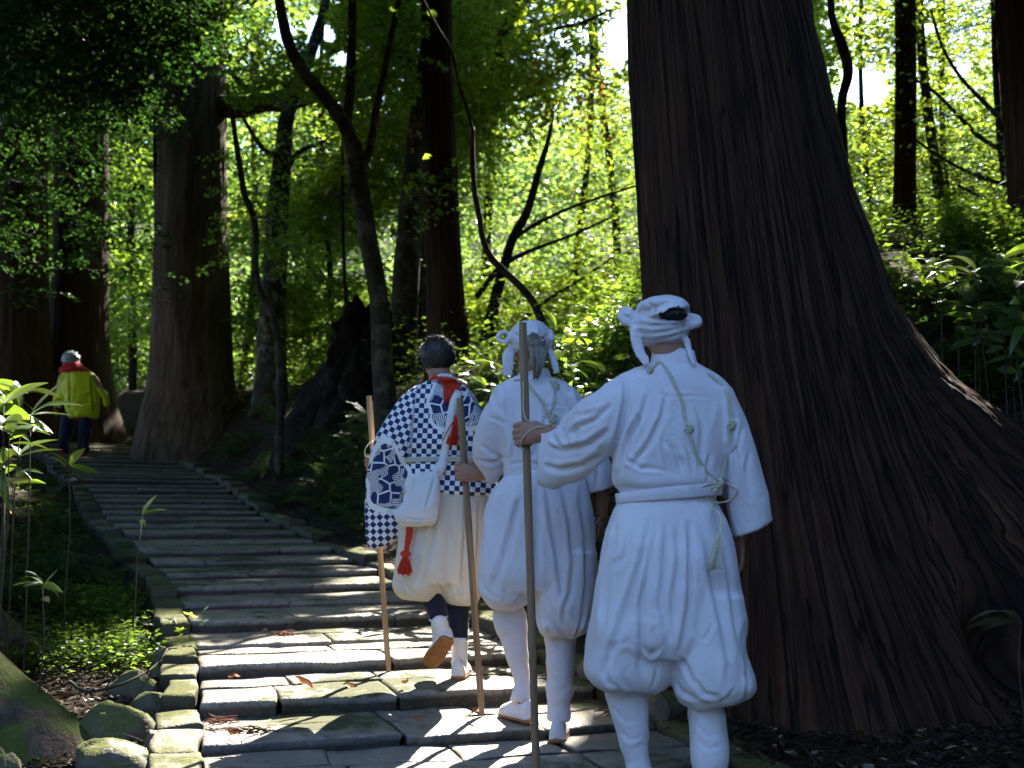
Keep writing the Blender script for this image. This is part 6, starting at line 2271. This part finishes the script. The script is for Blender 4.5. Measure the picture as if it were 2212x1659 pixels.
    fold += [(c5(L), w, a) for L, w, a in (([(1500, 380), (1440, 520), (1430, 640)], 6, .012), ([(1560, 600), (1540, 680), (1520, 740)], 4, .011), ([(1620, 560), (1590, 660), (1550, 730)], 4, .010), ([(1340, 620), (1400, 680), (1450, 720)], 5, .010), ([(850, 300), (870, 400), (960, 470)], 5, .010), ([(1010, 380), (1020, 450), (1000, 510)], 4, .009), ([(1150, 420), (1110, 480), (1060, 520)], 4, .009), ([(1290, 560), (1320, 640), (1330, 700)], 5, .009))]
    garment(root, 'wide_trousers', [up, l1, l2], M['white2'], 0.0088, 2, fold, [(15, .0055, (5, 5, 1.1)), (21, .0006, (13, 13, 6))])
    for i, R_ in enumerate(([(1298, 1076, 1120, .06, .04), (1316, 1066, 1134, .072, .05), (1345, 1065, 1138, .076, .06), (1395, 1084, 1140, .068, .08), (1440, 1100, 1142, .056, .095), (1478, 1111, 1146, .050, .10), (1500, 1104, 1148, .052, .10), (1514, 1100, 1148, .050, .10)],
                            [(1352, 1186, 1236, .06, -.01), (1370, 1176, 1243, .072, 0), (1410, 1178, 1242, .074, 0), (1460, 1180, 1238, .064, 0), (1490, 1179, 1238, .058, 0), (1503, 1180, 1238, .058, 0), (1512, 1182, 1233, .052, 0), (1540, 1180, 1233, .052, 0), (1558, 1180, 1233, .052, 0)])):
        u0 = 1066 if i == 0 else 1178
        fl = [([(u0 + 4 + (18 if v > 1400 and i == 0 else 0), v), (u0 + 32, v + 14), (u0 + 66, v + 6)], 4, .0035) for v in ((1350, 1385, 1425, 1455) if i == 0 else (1400, 1440, 1475, 1520))]
        garment(root, 'gaiter', [g.rows(R_)], M['white2'], 0.007, 3, fl, [(22 + i, .0022, (7, 7, 11))])
        a, fz, d = feet[i]
        S1, S2 = shoe((a[0] - d[0] * .45, a[1] - d[1] * .42, fz + 0.014), (a[0] + d[0], a[1] + d[1], fz + 0.012), (0, 0, 1), 0.045, 0.085)
        ob = child(root, 'shoe', *S1, [M['white2']])
        child(root, 'sole', *S2, [M['sole']], under=ob)
    # head cloth
    hc = [g.rows([(768, 1118, 1176, .07), (758, 1107, 1185, .092), (742, 1101, 1191, .108), (726, 1100, 1191, .112), (712, 1105, 1186, .108), (702, 1115, 1178, .09), (696, 1130, 1166, .06)], 44, 2.05)]
    hc.append(tube(spline(np.array([p(1102, 728, -.05), p(1092, 739, -.05), p(1078, 735, -.05), p(1076, 723, -.05), p(1086, 717, -.05), p(1102, 722, -.045)]), 22), .0115, 9))
    Vk, Fk = sphere(p(1190, 730, -0.04), np.array([.020, .028, .038]), 16, 11)
    hc.append((Vk + 0.008 * fbm(Vk * 45, 2)[:, None], Fk))
    lip = spline(np.array([p(1124, 748, -.100), p(1134, 734, -.125), p(1146, 722, -.142), p(1156, 719, -.146), p(1168, 732, -.135), p(1178, 748, -.108), p(1184, 758, -.08)]), 20)
    inn = spline(np.array([p(1120, 736, -.070), p(1132, 718, -.092), p(1146, 708, -.10), p(1158, 706, -.10), p(1172, 716, -.09), p(1182, 734, -.07), p(1187, 750, -.05)]), 20)
    dz = np.array([0, 0, .005])
    hc.append(loft(np.stack([inn + dz, 0.5 * (lip + inn) + dz * 2 + [0, -.006, 0], lip + dz, lip - dz, 0.5 * (lip + inn) - dz + [0, -.004, 0], inn - dz], 1)))
    hc.append(g.sleeve([((1098, 744), (1114, 748), .012, -.03), ((1087, 760), (1112, 764), .010, -.03), ((1084, 785), (1110, 788), .009, -.03), ((1084, 812), (1108, 812), .008, -.02)], 16, 3.0))
    hc.append(g.sleeve([((1178, 744), (1192, 742), .012, -.03), ((1182, 762), (1198, 762), .010, -.04), ((1190, 785), (1206, 784), .009, -.05), ((1196, 808), (1210, 806), .008, -.06)], 16, 3.0))
    fold = [([(1104, 712), (1118, 726), (1128, 748)], 4, .006), ([(1150, 697), (1152, 708), (1160, 722)], 4, .006), ([(1102, 742), (1120, 748), (1136, 742)], 3.5, .005), ([(1190, 716), (1176, 730), (1178, 750)], 4, .006), ([(1120, 702), (1134, 712), (1140, 724)], 4, .004)]
    garment(root, 'head_cloth', hc, M['white'], 0.0058, 2, fold, [(24, .0016, (30, 30, 40))])
    V, F = sphere(p(1158, 742, -0.098), np.array([.040, .024, .026]), 20, 12)
    child(root, 'hair', V, F, [M['hair_grey']])
    mb = MB()
    rr = np.random.default_rng(5)
    for i in range(64):
        x = rr.uniform(-1, 1)
        yy = rr.uniform(0, 1)
        S = spline(np.array([p(1160 + 15 * x, 746 + 3 * abs(x), -.105 - .012 * yy), p(1163 + 17 * x, 772, -.125 - .02 * yy), p(1161 + 10 * x, 798, -.13 - .015 * yy), p(1160 + 5 * x + rr.normal(0, 2), 815 + rr.uniform(-12, 5), -.128)]), 9)
        mb.add(*tube(S, np.linspace(.0042, .0016, 9), 5))
    child(root, 'ponytail', *mb.arrays(), [M['hair_grey']])
    mb = MB()
    q = lambda x, y, o=.006: on_cloth(bvh, 0.3201 * x + 955.6, 0.3201 * y + 654.7, o, 4.43)
    ex, ez = np.array([1.0, 0, 0]), np.array([0, 0, 1.0])
    for off in (0, 16):
        rope(mb, [q(470 + off, 465), q(530 + off, 520), q(600 + off, 590), q(660 + off, 660), q(715, 735)], .0022)
        rope(mb, [q(745 + off, 470), q(752 + off, 540), q(752, 570)], .0022)
        rope(mb, [q(752 + off, 580), q(745 + off, 660), q(730, 730)], .0022)
        rope(mb, [q(735 + off * .5, 790), q(738 + off * .5, 850), q(735 + off * .5, 900)], .0022)
    rope(mb, [q(725, 745), q(778, 770), q(765, 820), q(738, 850)], .0022)
    for x, y, r_ in ((757, 565, .017), (722, 745, .013), (738, 790, .016), (738, 845, .008)):
        knot(mb, q(x, y, .010), r_, ex, ez, .0026)
    child(root, 'knotted_cord', *mb.arrays(), [M['rope']])
    return root


middle_man()


# =================================================================== man in the checked coat
def coat_man():
    g = Fig(5.26)
    p = g.p
    base = p(985, 1448)
    SA, SB = p(797, 855, 0.16), p(840, 1442, 0.16)
    SB[2] = stair_z(SB[0], SB[1]) + 0.004
    ax = staff('light brown walking staff held by the man in the checked coat', SA, SB, 0.0150, M['wood'])
    k = (p(808, 1002, 0.16)[2] - SB[2]) / (SA[2] - SB[2])
    C = SB + (SA - SB) * k
    e1 = np.array([0.90, -0.42, 0.0]); e1 /= np.linalg.norm(e1)
    e2 = np.array([-0.42, -0.90, 0.1]); e2 -= e1 * (e2 @ e1); e2 /= np.linalg.norm(e2)
    B = head(p(945, 772, 0.02), 0.98, R(14), R(-10), p(955, 838))
    HB = fist(C, ax, e1, e2)
    B += g.caps([(p(892, 895), 0.045), (p(846, 985, 0.02), 0.036), (C + e1 * 0.12 + e2 * 0.01, 0.028), (C + e1 * 0.07 + e2 * 0.016, 0.024)])
    B += g.caps([(p(1018, 890), 0.052), (p(1042, 990), 0.044), (p(1046, 1062, .1), 0.03), (p(1046, 1078, .13), 0.026)])
    HB += open_hand(p(1046, 1078, 0.13), [0.0, 0.4, -0.9], [-0.98, 0.1, 0.0], [0, -0.9, -0.4], 0.8)
    B.append(g.rows([(840, 912, 1000, .07), (880, 885, 1030, .09), (970, 890, 1025, .10), (1060, 885, 1035, .11), (1130, 890, 1030, .10)]))
    B += g.caps([(p(925, 1120), 0.075), (p(925, 1262, 0.0), 0.045), (p(943, 1318, -.045), 0.035), (p(952, 1348, -.08), 0.028), (p(950, 1385, -.07), .022)])
    B += g.caps([(p(985, 1120), 0.075), (p(989, 1280, 0.02), 0.045), (p(990.5, 1340, 0.0), 0.034), (p(992, 1395, 0.0), 0.027), (p(992, 1430, 0.01), 0.026)])
    root = body('grey haired man in navy and white checked coat leading the line of three', B, base, hands=HB)

    def cuv(V):
        u, v, y = PX(V)
        x, z = V[:, 0] - root.location[0], V[:, 2] - root.location[2]
        sl = u < np.interp(v, [840, 900, 960, 1050, 1190], [900, 893, 886, 880, 874])
        a = np.interp(v, [850, 960, 1060, 1150], [R(32), R(28), R(20), R(45)])
        a = np.where(sl, np.where(v > 1095, R(43), R(30)), R(3))
        U = np.stack([x * np.cos(a) - z * np.sin(a) + 5, x * np.sin(a) + z * np.cos(a) + 5, 0 * x], -1)
        pan = np.zeros(len(V))
        for cu, cv, ru, rv, rt in ((836, 1035, 50, 84, -0.1), (957, 878, 32, 62, -0.12), (1022, 880, 26, 56, 0.1)):
            du, dv = u - cu, v - cv
            e = np.sqrt(((du * np.cos(rt) + dv * np.sin(rt)) / ru) ** 2 + ((-du * np.sin(rt) + dv * np.cos(rt)) / rv) ** 2)
            e = e * (1 + 0.10 * np.sin(5 * np.arctan2(dv, du)))
            pan = np.maximum(pan, np.clip(1 - 0.7 * e, 0, 1))
        U[:, 2] = pan
        return U

    c1 = lambda L: [(0.32 * x + 752, 0.32 * y + 690) for x, y in L]
    tor = g.rows([(822, 924, 984, .062), (834, 900, 1006, .085), (848, 876, 1024, .105), (880, 856, 1040, .122), (930, 860, 1046, .135), (970, 870, 1042, .136), (990, 876, 1036, .122), (1000, 874, 1040, .128), (1040, 868, 1052, .145), (1068, 866, 1060, .152), (1073, 872, 1054, .14)])
    sl = g.sleeve([((888, 842), (925, 915), .10, 0), ((850, 880), (912, 950), .105, 0), ((818, 932), (900, 985), .105, .0), ((800, 975), (890, 1008), .10, .02), ((792, 1030), (883, 1045), .085, .03), ((789, 1090), (879, 1090), .068, .03), ((787, 1135), (874, 1122), .052, .03), ((789, 1165), (866, 1150), .040, .03), ((801, 1188), (842, 1175), .022, .03)], pw=2.4)
    sr = g.sleeve([((990, 850), (1030, 858), .095, 0), ((1000, 900), (1052, 910), .10, 0), ((1008, 960), (1064, 970), .095, .02), ((1016, 1020), (1073, 1025), .08, .03), ((1024, 1070), (1076, 1062), .065, .03), ((1032, 1115), (1070, 1105), .05, .03), ((1040, 1150), (1058, 1144), .025, .03)])
    fold = [(c1(L), w, a) for L, w, a in (([(440, 520), (460, 640), (420, 780), (400, 900), (410, 1020)], 5, .012), ([(520, 560), (500, 700), (480, 840), (470, 940)], 5, .009), ([(300, 700), (330, 800), (300, 880)], 5, .008), ([(560, 960), (560, 1040), (540, 1060)], 4, .007), ([(720, 960), (730, 1060), (720, 1180)], 4, .008), ([(840, 960), (860, 1060), (850, 1170)], 4, .008), ([(640, 960), (640, 1060), (640, 1180)], 4, .007), ([(200, 900), (250, 1050), (230, 1250)], 6, .007), ([(320, 960), (310, 1150), (290, 1350)], 6, .007), ([(600, 800), (620, 870), (600, 930)], 4, .006), ([(760, 820), (750, 880), (770, 930)], 4, .006))]
    coat, bvh = garment(root, 'checked_coat', [tor, sl, sr], M['coat'], 0.0075, 3, fold, [(31, .003, (9, 9, 6)), (38, .0012, (24, 24, 15))], cuv)
    up = g.rows([(1050, 874, 1050, .135), (1075, 872, 1054, .15), (1110, 868, 1056, .16), (1160, 861, 1054, .172), (1227, 853, 1046, .178), (1260, 856, 1040, .16)], 56)
    l1 = g.rows([(1180, 858, 956, .15, .0), (1235, 850, 962, .165, .0), (1268, 846, 958, .16, .0), (1285, 856, 946, .135, .0), (1296, 878, 930, .09, .0), (1284, 890, 920, .06, .0)], 40)
    l2 = g.rows([(1180, 940, 1050, .15, .02), (1250, 945, 1044, .165, .02), (1286, 955, 1038, .155, .02), (1302, 968, 1028, .12, .02), (1307, 978, 1018, .085, .02), (1294, 984, 1010, .06, .02)], 40)
    fold = [([(940, 1075), (935, 1150), (920, 1220), (900, 1275)], 6, .014), ([(975, 1075), (970, 1160), (962, 1230), (968, 1285)], 6, .015), ([(1008, 1075), (1005, 1160), (1000, 1240), (1002, 1295)], 6, .014), ([(900, 1100), (885, 1180), (866, 1250)], 6, .011), ([(1035, 1080), (1034, 1180), (1026, 1270)], 5, .010),
            ([(932, 1245), (950, 1270), (965, 1290)], 4, .010), ([(870, 1255), (885, 1278), (905, 1290)], 4, .009), ([(985, 1270), (990, 1290), (996, 1300)], 3.5, .009), ([(860, 1240), (868, 1270), (880, 1288)], 4, .008)]
    garment(root, 'wide_trousers', [up, l1, l2], M['cream'], 0.0078, 2, fold, [(35, .005, (5.5, 5.5, 1.1)), (41, .0006, (14, 14, 6))])
    # leggings, cloth boots
    for i, pts in enumerate(([(p(925, 1262, 0.0), .062), (p(938, 1300, -.03), .058), (p(946, 1325, -.05), .050), (p(952, 1345, -.075), .044)], [(p(990, 1285, 0.02), .062), (p(990, 1315, 0.01), .058), (p(991, 1350, 0.0), .048), (p(993, 1385, 0), .041)])):
        pc = g.caps(pts)
        garment(root, 'legging', pc, M['navy'], .007, 3, (), [(44 + i, .0025, (10, 10, 14))])
        A, Bq = (p(931, 1338, -.075), p(963, 1332, -.075)) if i == 0 else (p(977, 1377, 0), p(1005, 1379, 0))
        cc, hw = (A + Bq) / 2, np.linalg.norm(Bq - A) / 2 * 1.18
        t = np.linspace(0, 2 * np.pi, 30)
        dirx = (Bq - A) / np.linalg.norm(Bq - A)
        ring = cc + hw * (np.cos(t)[:, None] * dirx + np.sin(t)[:, None] * np.array([0, 1.0, 0.15 if i == 0 else 0.0]))
        child(root, 'garter', *tube(ring, .0045, 6), [M['white']])
    T, H = p(926, 1436, -0.0), p(968, 1376, -0.13)
    n = np.array([0.15, 0.62, 0.77])
    n = np.cross(np.cross(T - H, np.array([0.2, -1.0, -0.25])), T - H)
    n = -n / np.linalg.norm(n)
    S1, S2 = shoe(H, T, n, .046, .082)
    up1 = [S1] + g.caps([(p(950, 1346, -.085), .043), (H * .6 + T * .4 + n * .035, .040)])
    ob, _ = garment(root, 'cloth_boot', up1, M['canvas'], .006, 3, ())
    child(root, 'sole', *S2, [M['sole']], under=ob)
    a = p(992, 1400, 0.0)
    fz = stair_z(a[0], a[1] + .02)
    S1, S2 = shoe((a[0] - .004, a[1] - .075, fz + .014), (a[0] + .02, a[1] + .18, fz + .012), (0, 0, 1), .044, .085)
    ob, _ = garment(root, 'cloth_boot', [S1] + g.caps([(p(992, 1382, 0.0), .042), (np.array([a[0], a[1], fz + .055]), .040)]), M['canvas'], .006, 3, (), [(3, .002, (12, 12, 30))])
    child(root, 'sole', *S2, [M['sole']], under=ob)
    # waist cord
    mb = MB()
    for o in (-.006, .006):
        Rg = g.lr((872 - 1, 995), (1041, 994), .131)
        Rg = np.concatenate([Rg, Rg[:1]]) + np.array([0, 0, o])
        rope(mb, Rg, .0048, .03)
    child(root, 'waist_cord', *mb.arrays(), [M['rope']])
    # hair: cap of short strands
    hc = p(945, 766, 0.0)
    V, F = sphere(hc, np.array([.086, .102, .090]), 90, 60, rot_xyz(R(-10), 0, R(14)))
    N = unit(V - hc)
    V = V + N * (0.0035 * vnoise(V * np.array([300, 300, 90])) + 0.003 * fbm(V * 30, 2))[:, None]
    uu, vv, yy = PX(V)
    low = np.interp(uu, [900, 912, 930, 950, 970, 985, 995], [775, 790, 806, 812, 808, 792, 775])
    Nb = N[:, 1]
    V[:, 2] = np.where((vv > low) & (Nb < 0.5), V[:, 2] + (vv - low) / 437 * 0.96, V[:, 2])
    front = (Nb > 0.55) & (N[:, 2] < 0.35)
    V = np.where(front[:, None], hc + (V - hc) * 0.72, V)
    hob = child(root, 'hair', V, F, [M['hair_dark']])
    mb = MB()
    rr = np.random.default_rng(8)
    for i in range(420):
        a, b = rr.uniform(0, 2 * np.pi), rr.uniform(0.12, 1.5)
        d = np.array([math.sin(b) * math.cos(a), math.sin(b) * math.sin(a), math.cos(b)])
        if d[1] > 0.8: continue
        o = hc + d * np.array([.084, .100, .088])
        t = unit(d + rr.normal(0, .35, 3) + np.array([0, -.2, -.15]))
        mb.add(*tube(np.array([o, o + t * .012, o + t * .022 + np.array([0, 0, -.003])]), np.array([.0013, .001, .0004]), 4))
    child(root, 'hair_strands', *mb.arrays(), [M['hair_dark']], kind='stuff', under=hob)
    # red cords at the neck
    mb = MB()
    q = lambda x, y, o=.008: on_cloth(bvh, 0.32 * x + 752, 0.32 * y + 690, o, 5.12)
    rr = np.random.default_rng(4)
    for i in range(7):
        j = rr.normal(0, 6, 8)
        rope(mb, [p(0.32 * (548 + j[0]) + 752, 0.32 * (425 + i * 3) + 690, -.03), p(0.32 * 580 + 752, 0.32 * (392 + j[1]) + 690, -.085), p(0.32 * (640) + 752, 0.32 * (388 + j[2] + i * 4) + 690, -.115), p(0.32 * 690 + 752, 0.32 * (404 + j[3]) + 690, -.105), p(0.32 * 745 + 752, 0.32 * (432 + j[4]) + 690, -.06)], .0036)
    for i in range(9):
        x = 615 + i * 12
        rope(mb, [p(0.32 * x + 752, 0.32 * 400 + 690, -.12), q(x + 20, 450, .02), q(x + 40, 510, .016), q(x + 42 + rr.normal(0, 4), 555 + rr.normal(0, 12), .012)], .0042)
    tassel(mb, q(735, 660, .02), q(722, 840, .014), .020, 44, .0026, 9)
    mb.add(*sphere(q(735, 668, .02), .018, 12, 8))
    rob = child(root, 'red_cord', *mb.arrays(), [M['red']])
    child(root, 'bead', *sphere(q(740, 655, .026), .014, 14, 10), [mat_plain('teal_bead', (.08, .22, .28), .25, .2, 30)], under=rob)
    # bunch of white kerchief under the red cord
    V, F = tube(spline(np.array([p(935, 824, -.06), p(955, 812, -.10), p(975, 815, -.09), p(988, 828, -.06)]), 14), .012, 8)
    child(root, 'collar', V, F, [M['white']])
    # hanging red tassel at the left hip
    mb = MB()
    c5 = lambda x, y, dy=-.19: p(0.3067 * x + 778.6, 0.3067 * y + 1150, dy)
    for i in range(4):
        rope(mb, [p(882 + i * 2, 1125, -.17), c5(325 + i * 12, 20), c5(318 + i * 9, 80), c5(312 + i * 6, 150)], .0042)
    mb.add(*sphere(c5(318, 150), np.array([.026, .022, .016]), 14, 9))
    tassel(mb, c5(318, 152), c5(310, 285), .019, 60, .0032, 2)
    child(root, 'red_tassel', *mb.arrays(), [M['red']])
    mb = MB()
    mb.add(*tube(spline(np.array([p(806, 952, .12), p(797, 958, .10), p(788, 975, .09), p(790, 985, .09), p(801, 988, .1)]), 20), .0026, 6))
    child(root, 'wrist_cord', *mb.arrays(), [M['rope']])
    # shoulder bag with strap: carried, so a thing of its own
    bg = g.sleeve([((884, 1026), (948, 1012), .030, -.17), ((880, 1045), (950, 1042), .042, -.185), ((872, 1080), (950, 1080), .05, -.195), ((852, 1116), (948, 1112), .052, -.195), ((860, 1128), (944, 1126), .045, -.195), ((870, 1136), (934, 1137), .02, -.19)], 30, 2.6)
    cb = p(900, 1138, -.19)
    br = empty('shoulder_bag', tuple(cb), 'white cloth shoulder bag with a long strap on the back of the checked coat', 'bag')
    fb = [([(940, 1030), (930, 1065), (920, 1100)], 4, .009), ([(900, 1030), (890, 1070), (880, 1110)], 4, .007), ([(862, 1118), (900, 1124), (944, 1120)], 2.5, .006)]
    garment(br, 'bag_body', [bg], M['canvas'], .006, 2, fb, [(51, .004, (12, 12, 8))])
    st = [q(612, 1045, .03), q(625, 1000, .02), q(650, 900, .014), q(672, 780, .014), q(695, 640, .014), q(712, 560, .024), q(745, 500, .02)]
    S = spline(np.array(st), 40)
    t = unit(np.gradient(S, axis=0))
    sd = unit(np.cross(t, np.array([0, -1.0, 0])))
    hw = np.interp(np.linspace(0, 1, 40), [0, .2, .5, 1], [.030, .020, .017, .020])
    nrm = np.cross(sd, t)
    rings = np.stack([S + sd * hw[:, None] + nrm * .003, S - sd * hw[:, None] + nrm * .003, S - sd * hw[:, None] - nrm * .003, S + sd * hw[:, None] - nrm * .003], 1)
    child(br, 'strap', *loft(rings), [M['canvas']])
    return root


coat_man()


# =================================================================== walker in the yellow green jacket
def walker():
    g = Fig(16.4)
    p = g.p
    B = head(p(153, 778), 1.0, R(10), R(-14), p(160, 806))
    B += g.caps([(p(134, 815), .055), (p(124, 850, .05), .045), (p(119, 880, .12), .03)])
    B += open_hand(p(118, 882, .13), [0, .35, -.93], [.9, .2, 0], [0, -.9, -.3], .9)
    B += g.caps([(p(204, 818), .055), (p(222, 850, -.02), .045), (p(233, 876, .02), .03)])
    B += open_hand(p(233, 878, .02), [.1, .15, -.98], [-.9, .2, 0], [0, -.9, -.1], .9)
    B.append(g.rows([(806, 145, 192, .08), (830, 140, 205, .11), (870, 145, 205, .11), (905, 146, 204, .11)]))
    zs = stair_z(*p(160, 985)[:2])
    legs = ((150, 137, -.02), (188, 181, .04))
    for u0, u1, dy in legs:
        a = p(u1, 975, dy)
        B += g.caps([(p(u0, 900), .085), (p((u0 + u1) / 2, 935, .02), .06), (a, .042), (np.array([a[0], a[1] + .12, a[2] - .05]), .03)])
    base = p(160, 985)
    root = body('walker with white hair in a yellow green jacket climbing far up the stairs', B, base, .014)
    jk = [g.rows([(798, 142, 194, .09), (808, 132, 206, .12), (830, 133, 213, .15), (860, 139, 214, .16), (888, 142, 213, .165), (901, 145, 211, .165), (904, 150, 206, .14)])]
    jk.append(g.sleeve([((134, 806), (150, 840), .09, 0), ((125, 828), (146, 850), .085, .02), ((118, 852), (138, 866), .075, .05), ((115, 876), (130, 882), .055, .10)], 20))
    jk.append(g.sleeve([((190, 808), (206, 842), .09, 0), ((204, 822), (224, 842), .085, -.01), ((214, 848), (232, 850), .075, -.01), ((226, 880), (238, 874), .055, .0)], 20))
    fold = [([(150, 815), (152, 850), (150, 890)], 3, .02), ([(196, 815), (199, 850), (204, 895)], 3, .02), ([(150, 840), (175, 846), (196, 838)], 3, .015), ([(150, 868), (180, 872), (208, 866)], 3, .012), ([(126, 836), (140, 842), (146, 838)], 2, .012), ([(210, 836), (220, 832), (226, 840)], 2, .012)]
    garment(root, 'jacket', jk, M['yellow'], .016, 2, fold, [(61, .010, (7, 7, 5))])
    hd = [g.rows([(806, 128, 200, .13), (798, 130, 190, .14), (790, 136, 178, .12), (783, 142, 170, .09)], 30)]
    garment(root, 'hood', hd, M['redcloth'], .014, 2, (), [(63, .012, (9, 9, 9))])
    hc = p(153, 775, -.01)
    V, F = sphere(hc, np.array([.125, .135, .115]), 40, 26)
    V = V + unit(V - hc) * (0.022 * vnoise(V * 45))[:, None]
    child(root, 'hair', V, F, [M['hair_white']])
    for u0, u1, dy in legs:
        pc = g.sleeve([((u0 - 16, 892), (u0 + 15, 892), .11, 0), (((u0 + u1) / 2 - 14, 930), ((u0 + u1) / 2 + 13, 930), .09, .01), ((u1 - 12, 962), (u1 + 12, 962), .075, dy), ((u1 - 12, 980), (u1 + 12, 980), .075, dy)], 20)
        garment(root, 'trouser_leg', [pc], M['denim'], .016, 2, (), [(65, .008, (9, 9, 9))])
        a = p(u1, 984, dy)
        S1, S2 = shoe((a[0], a[1] - .1, a[2]), (a[0], a[1] + .18, a[2]), (0, 0, 1), .05, .08)
        child(root, 'shoe', *S1, [M['redcloth']])
    return root


walker()
